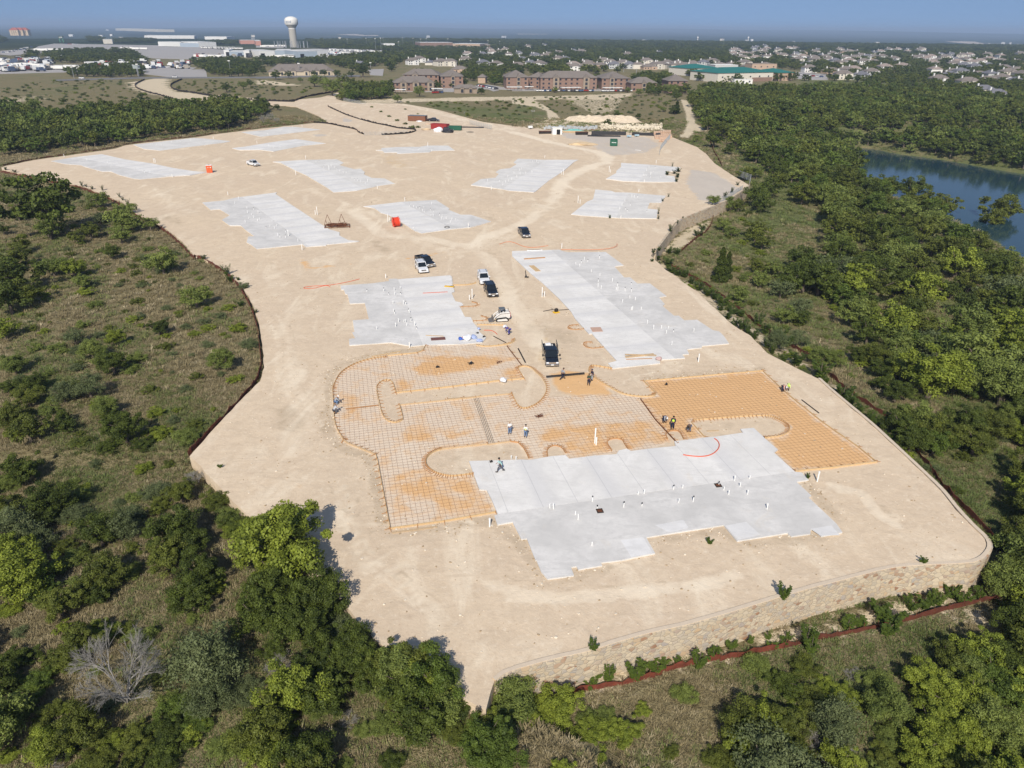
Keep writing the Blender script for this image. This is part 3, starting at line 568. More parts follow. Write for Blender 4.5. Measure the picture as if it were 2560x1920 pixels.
# ------------------------------------------------------------------ rebar mats
def intervals(poly, y):
    r = []; n = len(poly)
    for i in range(n):
        (x0, y0), (x1, y1) = poly[i], poly[(i+1) % n]
        if (y0 > y) != (y1 > y): r.append(x0+(x1-x0)*(y-y0)/(y1-y0))
    return sorted(r)
def bars(outer, holes, ang, z, w, sp, mb, rad=.016):
    c, s_ = math.cos(-ang), math.sin(-ang); rot = lambda p: (p[0]*c-p[1]*s_, p[0]*s_+p[1]*c); inv = lambda x, y: (x*c+y*s_, -x*s_+y*c)
    for flip in (0, 1):
        f = (lambda p: rot(p)) if not flip else (lambda p: rot(p)[::-1])
        O_ = [f(p) for p in outer]; H_ = [[f(p) for p in h] for h in holes]; y = min(p[1] for p in O_)+.2
        while y < max(p[1] for p in O_):
            I_ = intervals(O_, y); segs = [(I_[i]+.08, I_[i+1]-.08) for i in range(0, len(I_)-1, 2)]
            for h in H_:
                J = intervals(h, y)
                for i in range(0, len(J)-1, 2):
                    ns = []
                    for a, b in segs:
                        if J[i+1] < a or J[i] > b: ns.append((a, b))
                        else:
                            if J[i] > a: ns.append((a, J[i]))
                            if J[i+1] < b: ns.append((J[i+1], b))
                    segs = ns
            for a, b in segs:
                if b-a < .3: continue
                n_ = max(1, int((b-a)/6)); jy = random.uniform(-.04, .04); jz = random.uniform(0, .012)
                q = [inv(*((a+(b-a)*i/n_, y+jy) if not flip else (y+jy, a+(b-a)*i/n_))) for i in range(n_+1)]
                zz_ = z+.02+(w if flip else 0)+jz
                for u, v in zip(q[:-1], q[1:]): mb.beam((*u, zz_), (*v, zz_), rad*2, rad*2)
            y += sp*random.uniform(.94, 1.06)
GRID = R(13.4)
J1 = pts("B2 1900,1235 2035,1620"); J2 = pts("E8 1110,1385 B3 285,1215")
def ext_line(l, k=60):
    a, b = l; L = math.hypot(b[0]-a[0], b[1]-a[1]); ux, uy = (b[0]-a[0])/L, (b[1]-a[1])/L
    return (a[0]-ux*k, a[1]-uy*k), (b[0]+ux*k, b[1]+uy*k)
ja, jb = ext_line(J1)
REBW = clip_half(REB1, jb, ja); REBM = clip_half(REB1, ja, jb)
HOLES = [ISL1]+SEMI
for poly, lab in ((REBW, "grid of rusty reinforcing bars left of the doubled joint, around the dirt island"), (REBM, "grid of rusty reinforcing bars between the doubled joint and the front slab's workers"), (REB2, "grid of reinforcing bars over bright orange sand at the right")):
    m = MB(); bars(poly, HOLES, GRID, .02, .014, .58, m, .0056)
    tag(m.build('rebar_mat', simple('rebar_rust', (.30, .16, .09), .85, var=.3, scale=2)), lab, 'rebar grid', 'reinforcing bar grids ready for concrete')
m = MB()
for o_ in (-.3, -.1, .1, .3):
    a, b = J1; m.beam((a[0]+o_, a[1]+o_*.1, .16), (b[0]+o_, b[1]+o_*.1, .16), .03)
tag(m.build('joint_dowels', M_DKS), "dark doubled line of joint bars crossing the rebar from the island to the lower form", 'rebar')
# ------------------------------------------------------------------ formwork
def form(line, lab, col=M_LUM, h=.19, sp=1.3, stakes=True, side=1, bricks=False, smooth=0, w=.055):
    p = pts(line) if isinstance(line, str) else line
    if smooth: p = smoothline(p, smooth)
    t = empty('formwork', (p[0][0], p[0][1], 0), 0, lab, 'formwork', 'wooden forms round the paving')
    m = MB(); o = Vector(p[0]); loc = [Vector(q)-o for q in p]
    for a, b in zip(loc[:-1], loc[1:]):
        d_ = (b-a).normalized()*.02; m.beam((a.x-d_.x, a.y-d_.y, h/2), (b.x+d_.x, b.y+d_.y, h/2), w, h)
    m.build('board', col, t)
    if stakes:
        rs = resample(loc, sp); pm = None
        for i, q in enumerate(rs[:95]):
            tn = (rs[min(i+1, len(rs)-1)]-rs[max(i-1, 0)]).normalized(); nn = Vector((-tn.y, tn.x))*side
            if pm is None:
                mm = MB(); mm.beam((0, 0, -.1), (0, 0, h+.12), .06); mm.beam((.02, 0, h*.8), (.5, 0, 0.02), .05); pm = mm.mesh('stake', M_STK)
            s_ = link('stake', pm, t); s_.location = (q.x+nn.x*.08, q.y+nn.y*.08, 0); s_.rotation_euler = (0, 0, math.atan2(nn.y, nn.x)+random.uniform(-.2, .2))
    return t
form("B2 1465,775 1440,820 1390,840 1130,865", "curved orange form board at the near corner of the slab left of the trucks", sp=2)
form("B2 1120,870 1010,885 880,920 780,970 710,1030 665,1130 660,1150 670,1300 680,1470 760,1595 C5 270,375", "long curved form board around the upper left end of the paving", smooth=2, side=1)
form("C5 270,375 340,420 520,490 640,540", "short yellow form board at the left bend of the paving", M_LUM2, sp=1.0, w=.16)
form("C5 640,540 660,590 810,1395", "straight form board down the lower left side of the paving, dark in its own shade", side=-1)
form("C5 810,1395 1430,1310 2020,1205", "form board along the lowest left edge of the rebar", sp=2.2, w=.12, side=-1)
form("C5 1765,760 1540,790 1440,780 1330,750 1260,700 1220,650 1225,590 1260,540 1330,500 1400,480", "round-nosed orange form of the dirt island left of the front slab", smooth=2, sp=1.0)
form("C5 1400,480 1700,445 1930,420 C6 90,335 350,300", "yellow form board along the top of the island before the front slab", M_LUM2, sp=1.8)
form("C6 350,300 440,310 500,370 535,430 560,490", "small brick red curved form at the corner left of the front slab", M_STK, sp=.45)
form("B2 1240,1290 1275,1410 1250,1430 1200,1445 1140,1430 1090,1380 1060,1250 1040,1150 1050,1110 1110,1070 1180,1080 1210,1185", "looped form around the left knob of the dirt island", smooth=1, sp=.9, side=-1)
form("B2 1210,1185 1700,1130 2100,1080 E8 1290,1150", "bright yellow form board along the upper edge of the dirt strip", M_LUM, sp=1.8, w=.14, side=-1)
form("B2 1240,1292 1900,1225 E8 120,1470 1110,1385", "thin yellow form board along the lower edge of the dirt strip", M_LUM2, sp=2.2)
form("E8 1290,1150 1200,1000 1210,975 1300,958 1410,985 1480,1060 1560,1120 1635,1250 1630,1370 1560,1475 B3 200,1290 110,1325 50,1300 0,1190", "teardrop-shaped form of the dirt island by the black pickup's path", smooth=2, sp=.9)
form("E8 1030,655 1260,955", "straight rusty edge board from the slab corner to the teardrop island", M_RUST, sp=3)
form("E8 560,640 700,660 970,635 1080,610 1150,570 1150,540", "orange bullnose form below the pile of rubbish bags", smooth=1, sp=1.4, w=.14)
form("E8 580,325 780,325 1000,330", "orange form board with stakes beside the track loader", sp=.5)
form("B3 865,975 700,945 665,960 660,1000 730,1070 850,1140 960,1200 1110,1220 1230,1215 1245,1190", "long sweeping orange form right of the truck entrance", smooth=2, sp=1.3, w=.1)
form("B3 1245,1190 1140,1085 2165,995", "form board along the far edge of the orange rebar field", sp=2.2, w=.12)
form("B3 2165,995 B4 0,1040 160,1190 470,1440 780,1655 O 1893,999", "long form board down the right edge of the orange rebar field", sp=2.0, side=1)
form("O 1893,999 C7 2212,600 1790,640", "form board across the near end of the orange rebar field", sp=1.6, w=.14, side=-1)
form("C7 1440,258 1620,240 1720,190 1730,130 1690,90 1600,40 1500,0 B3 2110,1380 1700,1410 1560,1420", "long island form with many stakes behind the front slab", smooth=2, sp=.6)
form("C7 590,75 740,245", "short form board at the left end of the island behind the front slab", sp=1.5)
form("B3 1110,1240 1240,1420 1430,1625", "dark joint form crossing the rebar where the workers bend", M_RUST, sp=1.0)
for i, (q, w_) in enumerate(zip(SEMI, ('leftmost', 'middle', 'rightmost'))): form(q, w_ + " of three small half-round forms set behind the front slab", M_STK, sp=.4, smooth=1, h=.16, w=.05)
form("E7 790,492 970,490 1040,480 1105,462", "curved orange board at the right corner of the slab by the white SUV", sp=2, w=.2)
for q, lab in (("E7 1050,715 1110,725 1125,745 1105,765 1050,770 890,775", "small dark hooped form right of the slab, below the black SUV"), ("E7 1170,900 1235,915 1250,935 1225,955 1070,962", "small dark hooped form beside the loader's bucket"), ("B3 570,595 500,600 475,620 500,635 560,638 640,630", "small looped form left of the long slab"), ("B3 690,745 620,745 615,770 650,795 700,800 790,790", "larger looped form at the lower left of the long slab")):
    form(q, lab, M_STK, sp=2, smooth=1, h=.12)
# ------------------------------------------------------------------ loose boards, hoses, straightedges
def plank(line, lab, col, w=.25, h=.05, name='plank', cat='board', n=1, z=.02):
    p = pts(line); o = p[0]; t = MB()
    for i in range(n):
        for a, b in zip(p[:-1], p[1:]): t.beam((a[0]-o[0]+i*w*1.15, a[1]-o[1]+i*.1, h/2+z), (b[0]-o[0]+i*w*1.15, b[1]-o[1]+i*.1, h/2+z), w, h)
    r = t.build(name, col); r.location = (o[0], o[1], 0); return tag(r, lab, cat)
M_BRN = simple('red_brown_ply', (.17, .075, .06), .6); M_RED = simple('red_conduit', (.62, .10, .045), .5); M_ORG = simple('orange_hose', (.66, .17, .05), .5)
plank("B2 1512,728 1636,720", "dark red-brown plywood sheet on the slab left of the trucks", M_BRN, 1.1, .05, z=.17)
plank("B2 1468,695 1620,702", "thin pinkish board above the red-brown sheet", M_LUM2, .2, .06, z=.17)
plank("B2 1442,329 1655,318", "long thin red bar lying on the slab left of the trucks", M_RED, .14, .06, z=.17)
plank("B2 1000,870 1245,826", "long yellow board lying in the dirt at the upper left form", M_LUM)
plank("B3 980,885 1225,860", "stack of brown boards on the near end of the long slab", M_LUM2, .5, .12, z=.17)
plank("B3 975,868 1245,875", "brown board crossing the stack on the long slab", M_LUM2, .22, .1, z=.3)
plank("B3 985,903 1210,895", "thin reddish board below the stack on the long slab", M_STK, .14, .06, z=.17)
plank("A7 105,1555 285,1543", "long brown beam on the far left end of the long slab", M_STK, .35, .15, z=.17)
plank("B3 155,90 215,140", "pair of yellow planks at the left edge of the long slab", M_LUM, .5, .06, n=2, z=.17)
plank("B3 685,645 775,642", "square pinkish plywood sheet at the left edge of the long slab", simple('pink_ply', (.50, .33, .25), .8), 1.9, .04, z=.17)
plank("B3 295,1060 625,1030", "long dark straightedge held by workers across the sand", M_DKS, .25, .12, name='straightedge', cat='tool', z=.3)
plank("E8 1200,688 1312,905", "dark bar lying on the ground left of the black pickup", M_DKS, .18, .1)
plank("E8 820,498 1015,600", "thin dark bar lying in the dirt below the rubbish", M_DKS, .12, .08)
plank("F4 1550,478 1620,486", "short white plank lying alone near the green container", simple('white_board', (.75, .75, .74)), .35, .1)
plank("B2 775,1328 1060,1295", "rusty red bar lying on the rebar left of the island", M_STK, .16, .08, z=.1)
plank("C5 830,1440 1350,1370", "pale board lying just outside the lowest form", M_LUM2)
plank("C7 770,175 905,168", "pale board lying in the island behind the front slab", M_LUM2, .2)
plank("F1 1180,85 1180,85 1240,82", "thin pale board at the far left slab", M_LUM2, .2)
plank("B4 290,1245 440,1360", "long thin dark bar lying outside the orange field", M_DKS, .12, .08)
plank("A7 130,1480 235,1478", "white boards and pipes heaped on the far corner of the long slab", simple('white_board', (.75, .75, .74)), .3, .12, n=3, z=.17)
def hose(line, lab, col=M_ORG, r=.05, z=.05, it=3, name='conduit', cat='hose'):
    p = smoothline(pts(line), it); o = p[0]; t = MB().pipe([(q[0]-o[0], q[1]-o[1], z) for q in p], r, 6).build(name, col); t.location = (*o, 0); return tag(t, lab, cat)
hose("C7 495,463 600,480 730,485 830,460 900,400 915,345 890,300 855,275", "curved red hose lying on the front slab", M_RED, .06, .22)
hose("F2 1315,895 1380,872 1440,875 1540,922 1640,925 1750,908", "orange conduit snaking in the dirt below the lone dark truck")
hose("A7 425,1472 700,1478 850,1465 912,1440 905,1422", "orange conduit lying along the far edge of the long slab", z=.24)
hose("B2 895,200 800,225 640,255 500,260 415,270 410,283 500,282 560,265 620,255 640,270", "looped red conduit lying in the dirt left of the slab by the trucks", M_RED)
hose("E7 1210,1085 1300,1085 1350,1105 1385,1140", "thin red conduit lying in the dirt by the rubbish", M_RED)
hose("F2 825,750 835,742 860,742 872,750 860,757 835,757 825,750", "coiled black cable ring on the slab beside the red reel", M_BLK, .08, .22, 2, 'cable_ring', 'cable')
for q, lab in (("B2 1545,963 1590,962", "small black tool heap on the rebar above the strip"), ("B2 1825,932 1890,930", "black tool heap in the middle of the upper rebar"), ("B2 2070,920 2130,918", "tangled wire heap right of the black tool heap"), ("B3 1312,1112 1356,1110", "small dark coil lying on the orange field"), ("C6 640,10 740,5", "thin wire tangle on the rebar right of the dowel joint"), ("C5 1950,625 1995,630", "black tool bag left of the walking man on the front slab"), ("B3 195,1385 270,1385", "wire tangle on the sand above the standing workers"), ("E8 640,510 710,515", "dark rubbish bag at the right of the bag pile"), ("E8 555,455 600,460", "dark bag at the right slab edge")):
    a, b = pts(q, .1); w_ = math.hypot(b[0]-a[0], b[1]-a[1]); cx, cy = (a[0]+b[0])/2, (a[1]+b[1])/2
    t = empty('tool_heap', (cx, cy, .14 if 'slab' in lab else .1), random.random(), lab, 'tools'); m = MB()
    for i in range(9): m.tube((random.uniform(-.5, .5)*w_, random.uniform(-.3, .3)*w_, 0.03), (random.uniform(-.5, .5)*w_, random.uniform(-.3, .3)*w_, random.uniform(.05, .3)), .03, n=5)
    m.build('rods', M_DKS if 'wire' not in lab else M_RUST, t)
    if 'wire' not in lab: MB().box((0, 0, .14), (w_*.5, w_*.3, .28), random.random()).build('bag', M_BLK, t, bevel=.05)
# ------------------------------------------------------------------ rubbish bags, spools, generator and the like
def rock(seed, r, n=2, sq=(1, 1, 1), rough=.25):
    bm = bmesh.new(); bmesh.ops.create_icosphere(bm, subdivisions=n, radius=r); rs = random.Random(seed)
    ph = [rs.uniform(0, 6) for _ in range(6)]
    for v in bm.verts:
        c = v.co/r; d = 1+rough*(math.sin(c.x*3+ph[0])*math.sin(c.y*3.3+ph[1])+.6*math.sin(c.z*5+ph[2]+c.x*4)+.3*math.sin(c.y*9+ph[3])); v.co = Vector((v.co.x*sq[0], v.co.y*sq[1], v.co.z*sq[2]))*d
    return bm
def rockobj(name, seed, r, mat, sq=(1, 1, 1), rough=.25, n=2, parent=None, smooth=False):
    bm = rock(seed, r, n, sq, rough); me = bpy.data.meshes.new(name); bm.to_mesh(me); bm.free(); me.materials.append(mat)
    if smooth: me.shade_smooth()
    return link(name, me, parent)
M_BAGW = simple('white_sheeting', (.72, .73, .76), .5, var=.15); M_BAGB = simple('pale_blue_bag', (.35, .42, .62), .5); M_BAGD = simple('blue_bag', (.05, .12, .45), .5)
for q, r, mt, lab in (("E8 430,560", .75, M_BAGW, "large white sheet heap at the corner of the slab left of the trucks"), ("E8 520,540", .6, M_BAGB, "pale blue bag right of the white sheet heap"), ("E8 315,560", .42, M_BAGD, "blue bag left of the white sheet heap"), ("E8 352,550", .3, M_RED, "small red bag between the blue bag and the white heap"),
  ("E8 610,590", .5, M_BAGB, "pale bag at the edge of the orange form below the rubbish"), ("E8 1000,375", .45, M_BAGW, "white sack behind the crouching worker in blue"), ("E8 975,1205", .55, M_BAGW, "white bucket-like box on the yellow form of the strip"), ("E8 595,400", .3, M_BAGB, "small pale bag on the right slab edge"), ("B3 1268,905", .5, simple('pinkbag', (.5, .36, .33)), "pinkish heap at the near corner of the long slab")):
    x, y = pts(q)[0]; t = rockobj('rubbish_bag', len(lab), r, mt, (1, .8, .6), .22); t.location = (x, y, .16+r*.4); t.rotation_euler = (0, 0, len(lab)); tag(t, lab, 'bag')
# conduit reel
x, y = pts("F2 395,738")[0]; t = empty('conduit_reel', (x, y, 0), R(-62), "big red reel of coiled conduit standing by a grey slab", 'reel')
m = MB()
for k_ in range(9):
    for i in range(24):
        a0, a1 = 2*math.pi*i/24, 2*math.pi*(i+1)/24; r_ = 1.05-.04*(k_ % 2); yy = -.56+k_*.14
        m.tube((math.cos(a0)*r_, yy, 1.25+math.sin(a0)*r_), (math.cos(a1)*r_, yy, 1.25+math.sin(a1)*r_), .10, n=6, cap=False)
m.build('coil', simple('red_coil', (.75, .07, .03), .45), t); m = MB()
for sy in (-.72, .72):
    for i in range(24):
        a0, a1 = 2*math.pi*i/24, 2*math.pi*(i+1)/24; m.tube((math.cos(a0)*1.22, sy, 1.25+math.sin(a0)*1.22), (math.cos(a1)*1.22, sy, 1.25+math.sin(a1)*1.22), .05, n=6, cap=False)
    for i in range(6):
        a0 = math.pi*i/3; m.beam((0, sy, 1.25), (math.cos(a0)*1.2, sy, 1.25+math.sin(a0)*1.2), .06)
m.tube((0, -.85, 1.25), (0, .85, 1.25), .12); m.build('reel_frame', simple('red_metal', (.55, .05, .03), .5), t)
# rusty rack with two A-frames
x, y = pts("F1 2010,955")[0]; t = empty('steel_rack', (x, y, 0), R(12), "rusty steel rack with two upright A-shaped frames and scrap on its bed", 'steel rack')
m = MB()
for yy in (-1.3, 1.3): m.beam((-3, yy, .35), (3, yy, .35), .16)
for xx in (-3, -1.5, 0, 1.5, 3): m.beam((xx, -1.3, .35), (xx, 1.3, .35), .14)
for xx in (-3, 3):
    for yy in (-1.3, 1.3): m.beam((xx, yy, 0), (xx, yy, .35), .18)
m.build('bed', M_RUST, t)
for xx in (-2.2, 1.2): 
    m = MB(); m.beam((xx-.95, .9, .4), (xx, .9, 3.0), .1); m.beam((xx+.95, .9, .4), (xx, .9, 3.0), .1); m.beam((xx-.5, .9, 1.6), (xx, -.6, .4), .07); m.build('a_frame', M_RUST, t)
m = MB(); 
for i in range(60): m.beam((random.uniform(-2.8, 2.8), random.uniform(-1.2, 1.2), .45+random.uniform(0, .5)), (random.uniform(-2.8, 2.8), random.uniform(-1.2, 1.2), .45+random.uniform(0, .25)), .09)
m.build('scrap', M_RUST, t)
# small machine (yellow and dark) left of long slab
x, y = pts("B3 382,490")[0]; t = empty('plate_compactor', (x, y, 0), R(30), "small dark engine with yellow base beside the long slab", 'machine')
MB().box((0, 0, .12), (1.1, .8, .16)).build('base', simple('machine_yellow', (.75, .45, .03), .5), t, bevel=.04); MB().box((0, 0, .5), (.6, .5, .55)).build('engine', M_DKS, t, bevel=.06); MB().pipe([(-.3, -.25, .5), (-1.0, -.25, 1.0), (-1.0, .25, 1.0), (-.3, .25, .5)], .03).build('handle', M_DKS, t)
plank("B3 270,480 360,462", "dark pipe lying left of the small machine", M_DKS, .1, .08); plank("B3 400,470 545,462", "dark pipe lying right of the small machine", M_DKS, .1, .08)
x, y = pts("B2 1670,272")[0]; t = empty('float_tool', (x, y, .17), R(-12), "flat yellow tool lying at the right edge of the slab by the white SUV", 'tool')
MB().box((0, 0, .05), (1.9, .7, .08)).build('blade', simple('machine_yellow', (.75, .45, .03)), t, bevel=.03); MB().tube((0, 0, .1), (.9, .2, .25), .04).build('handle', M_DKS, t)
x, y = pts("B3 120,185")[0]; t = empty('hand_cart', (x, y, 0), R(80), "dark hand cart standing left of the far end of the long slab", 'cart')
MB().pipe([(-.3, 0, .1), (-.3, .1, 1.4), (.3, .1, 1.4), (.3, 0, .1)], .04).build('frame', M_DKS, t); MB().box((0, -.3, .12), (.6, .5, .05)).build('foot', M_DKS, t)
for s_ in (-.35, .35): MB().tube((s_-.04, .05, .16), (s_+.04, .05, .16), .16, n=12).build('wheel', M_BLK, t)
# ------------------------------------------------------------------ portable toilets
for i, (u, lab) in enumerate(((858, "orange portable toilet, left one of the touching pair"), (878, "orange portable toilet, right one of the touching pair"))):
    x, y = pts("F1 %d,470" % u)[0]; t = empty('portable_toilet', (x, y+.5, 0), R(20), lab, 'portable toilet')
    MB().box((0, 0, 1.15), (1.15, 1.15, 2.3)).build('cabin', simple('toilet_orange', (.66, .10, .03), .5), t, bevel=.05)
    MB().box((0, 0, 2.4), (1.22, 1.22, .2)).build('roof', simple('white_plastic', (.78, .78, .76), .5), t, bevel=.08); MB().box((0, -.59, 1.1), (.7, .04, 1.85)).build('door', simple('toilet_door', (.72, .14, .05), .5), t, bevel=.01)
    MB().box((.1, -.62, 1.75), (.3, .03, .25)).build('door_sign', simple('white_plastic', (.78, .78, .76)), t)
# ------------------------------------------------------------------ stone retaining wall
def mat_stone():
    k = NT('stone_wall'); u = k.n('ShaderNodeCombineXYZ'); k.l(k.attr('s'), u.inputs[0]); k.l(k.math('MULTIPLY', k.attr('zz'), 1.35), u.inputs[1])
    vec = u.outputs[0]; d = k.vor(vec, 1.95, 'Distance', 'DISTANCE_TO_EDGE'); c = k.vor(vec, 1.95, 'Color'); n = k.noise(vec, .5, 4)
    r = k.n('ShaderNodeSeparateColor'); k.l(c, r.inputs[0])
    st = k.ramp(r.outputs[0], [(.0, (.50, .405, .275)), (.34, (.60, .505, .365)), (.56, (.44, .385, .30)), (.74, (.53, .38, .23)), (.86, (.38, .36, .33)), (.94, (.38, .22, .13)), (1, (.28, .16, .1))])
    st = k.mix(k.ramp(n, [(.4, 0), (.6, .35)]), st, (.58, .48, .34))
    k.base(k.mix(k.ramp(d, [(.02, 1), (.05, 0)]), st, (.44, .375, .285))); k.bump(k.ramp(d, [(0, 0), (.08, 1)]), .6, .05); k.b.inputs['Roughness'].default_value = .9
    return k.m
M_STONE = mat_stone(); M_COP = simple('wall_coping', (.60, .50, .38), .9, var=.12)
def ribbon(p, lo, hi, thick, side=1):
    """standing band along points p (x,y): lists of bottom and top heights"""
    n = len(p); V_, F_ = [], []; P_ = [Vector(q) for q in p]; s_ = 0; ss, zs = [], []
    for i in range(n):
        t = (P_[min(i+1, n-1)]-P_[max(i-1, 0)]); t.normalize(); nn = Vector((-t.y, t.x))*side
        if i: s_ += (P_[i]-P_[i-1]).length
        for off in (0, thick):
            for z in (lo[i], hi[i]): V_.append((P_[i].x+nn.x*off, P_[i].y+nn.y*off, z)); ss.append(s_); zs.append(z)
    for i in range(n-1):
        a, b = 4*i, 4*(i+1)
        F_ += [(a, a+1, b+1, b), (a+2, b+2, b+3, a+3), (a+1, a+3, b+3, b+1), (a, b, b+2, a+2)]
    F_ += [(0, 2, 3, 1), (4*n-4, 4*n-3, 4*n-1, 4*n-2)]
    return V_, F_, ss, zs
def wall(line, lab, cop=True):
    p = [tuple(q) for q in resample([Vector(q) for q in smoothline(pts(line), 1)], 1.2)]; o = p[0]; lz = [hz(*q)-.5 for q in p]
    V_, F_, ss, zs = ribbon([(q[0]-o[0], q[1]-o[1]) for q in p], lz, [.06]*len(p), .5, -1); me = bpy.data.meshes.new('masonry'); me.from_pydata(V_, [], F_); me.materials.append(M_STONE)
    setattr_f(me, 's', ss); setattr_f(me, 'zz', zs); t = empty('retaining_wall', (*o, 0), 0, lab, 'stone wall'); link('masonry', me, t)
    if cop:
        V_, F_, *_q = ribbon([(q[0]-o[0], q[1]-o[1]) for q in p], [.065]*len(p), [.13]*len(p), .36, -1); me = bpy.data.meshes.new('coping'); me.from_pydata(V_, [], F_); me.materials.append(M_COP); link('coping', me, t)
wall("D5 100,945 200,870 560,770 850,710 1060,640 1340,560 1680,490 C8 30,1060 430,960 850,850 1150,822 1650,803 1760,770 1830,700 1850,640 1820,570 1700,460 1540,290 1400,110 1290,0 B4 940,1500 850,1420 560,1180 430,1060", "long stone retaining wall with tan and rust stones along the near edge, curving round the right corner")
wall("A7 1225,1475 1245,1450 1420,1220 1500,1180 1740,1085 1850,1040 1990,950 2045,905", "short curved grey retaining wall at the far right of the pad", False)
# rusty ladder-like rack leaning at the wall corner
M_FEN = simple('rusty_silt_fence', (.115, .036, .022), .9, var=.75, scale=1.6); M_FEO = simple('orange_silt_fence', (.16, .042, .024), .9, var=.75, scale=1.4); M_FEB = simple('black_silt_fence', (.018, .016, .015), .85, var=.3)
x, y, z = onground(*pxof('C8', 1640, 1060)); t = empty('ladder_rack', (x, y, z), R(35), "rusty ladder-like steel frame leaning on the stone wall corner", 'steel frame')
m = MB(); 
for xx in (0, 2.2): m.beam((xx, 0, 0), (xx, .5, 2.4), .13)
for zz_ in (.5, 1.15, 1.8): m.beam((0, .1*zz_/.5, zz_), (2.2, .1*zz_/.5, zz_), .09)
m.build('frame', M_RUST, t)
# ------------------------------------------------------------------ silt fences
def fence(line, lab, mat, h=.75, pad=False, cat='silt fence', sp=2.4, th=.05, post=None, up=0):
    P_ = ([(*q, 0.0) for q in pts(line)] if pad else gpts(line)); p = smoothline([q[:2] for q in P_], 2); p = [tuple(q) for q in resample([Vector(q) for q in p], .8)]
    if len(p) > 700: p = p[::2]
    o = p[0]; loc = [(a-o[0]+random.uniform(-.07, .07), b-o[1]+random.uniform(-.07, .07)) for a, b in p]
    z = [0.0 if pad else v for v in (np.zeros(len(p)) if pad else hgt(np.array([q[0] for q in p]), np.array([q[1] for q in p])))]
    z = [a+up for a in z]
    V_, F_, ss, zs = ribbon(loc, [a-.15 for a in z], [a+h*random.uniform(.5, 1.1) for a in z], th); me = bpy.data.meshes.new('fabric'); me.from_pydata(V_, [], F_); me.materials.append(mat)
    t = empty('silt_fence', (*o, 0), 0, lab, cat); link('fabric', me, t)
    rs = list(range(0, len(p), max(int(sp/.8), len(p)//95+1))); pm = MB().beam((0, 0, -.3), (0, 0, h+.18), .045).mesh('post', post or M_RUST)
    for i in rs: q = link('post', pm, t); q.location = (loc[i][0], loc[i][1], z[i]); q.rotation_euler = (random.uniform(-.08, .08), random.uniform(-.08, .08), random.random())
    return t
fence("A5 -40,790 180,830 500,895 700,935 880,1005 1040,1080 1160,1175 1380,1275 1540,1400 1680,1560 B1 1690,0 1880,100 2025,220 2120,350 2180,480 B2 12,620 38,830 48,960 12,1080 B1 2180,1135 1990,1345 1690,1659 D1 1630,205", "long rust red silt fence curving down the left side of the pad", M_FEN)
fence("P 765,1412 783,1449 856,1502 905,1560 1000,1650 1120,1760 1193,1778", "bright rust silt fence half hidden under the trees at lower left", M_FEO, 1.0)
fence("P 1193,1775 D5 130,1195 270,1185 360,1150 600,1110 820,1045 1120,1003 1280,962 1400,925 1520,875 1650,850 1900,795 D6 0,735 200,690 470,640", "orange-red silt fence below the stone wall, left stretch", M_FEO, .7)
fence("D6 470,640 600,610 740,580 900,545 1130,500 1250,470 1500,405 1800,330 2000,290 2170,245 2300,200", "dark rust red silt fence below the stone wall, right stretch", M_FEN, .75)
fence("C8 2140,840 2000,700 1880,560 1700,380 1400,70 1340,-20 B4 1080,1440 900,1320 740,1210 620,1125 450,960 330,870 220,795 0,655 B3 2080,570 1870,390 1560,185 1380,95", "rust brown silt fence running along the right-hand foot of the wall", M_FEN, .8)
fence("A7 1460,1485 1560,1400 1690,1310 1740,1210 1730,1160", "dark rust silt fence below the curved far wall", M_FEN, .8)
fence("A7 1700,510 1740,620 1790,700 1810,745", "rust brown silt fence at the far right corner of the pad", M_FEN, .8)
fence("A5 30,742 300,685 600,643 900,600 1000,583 1080,557 1300,528 1700,488 1850,462 A6 0,415 500,365", "thin dark red silt fence between the far slabs and the tree belt", M_FEN, .5)
fence("A6 620,228 700,270 850,330 1000,370 1150,402 1230,420 1320,425 1385,432 1375,450 1300,465 1085,475", "black silt fence looping around the far stockpile ground", M_FEB, .9, True)
fence("A6 500,368 640,380 750,405 870,430 880,455 935,470", "black silt fence from the dead trees toward the far slabs", M_FEB, .9, True)
fence("T1 1250,690 1150,735 1200,775 1300,805 1500,855", "black silt fence along the left side of the far dirt road", M_FEB, 1.3, True)
fence("T1 1575,685 1460,735 1500,780 1700,808 1900,840 2180,865", "black silt fence along the right side of the far dirt road", M_FEB, 1.3, True)
fence("A6 0,180 335,190 380,160 550,125 715,97", "black silt fence crossing the far dirt road bend", M_FEB, 1.3, True)
M_CHN = simple('chain_link', (.36, .38, .39), .6, .3)
def panel_fence(line, lab, h=2.0, pad=True):
    p = resample([Vector(q) for q in pts(line)], 2.4); o = p[0]; t = empty('chain_fence', (o.x, o.y, 0), 0, lab, 'fence'); z = [0]*len(p) if pad else [hz(q.x, q.y) for q in p]
    m = MB(); loc = [q-o for q in p]
    for a, b, za, zb in zip(loc[:-1], loc[1:], z[:-1], z[1:]):
        for i in range(9):
            u = i/9; q = a.lerp(b, u); zq = za+(zb-za)*u; m.beam((q.x, q.y, zq+.05), (q.x, q.y, zq+h), .03)
        for u in (.05, .28, .5, .72, .97): m.beam((a.x, a.y, za+h*u), (b.x, b.y, zb+h*u), .03)
    m.build('mesh_panel', M_CHN, t); pm = MB().tube((0, 0, -.1), (0, 0, h+.1), .05).mesh('post', M_GALV)
    for q, zq in list(zip(loc, z))[:95]: s_ = link('post', pm, t); s_.location = (q.x, q.y, zq)
panel_fence("F4 1850,545 1865,480 1900,430 1985,335", "tall grey mesh fence ending by the brick pallets")
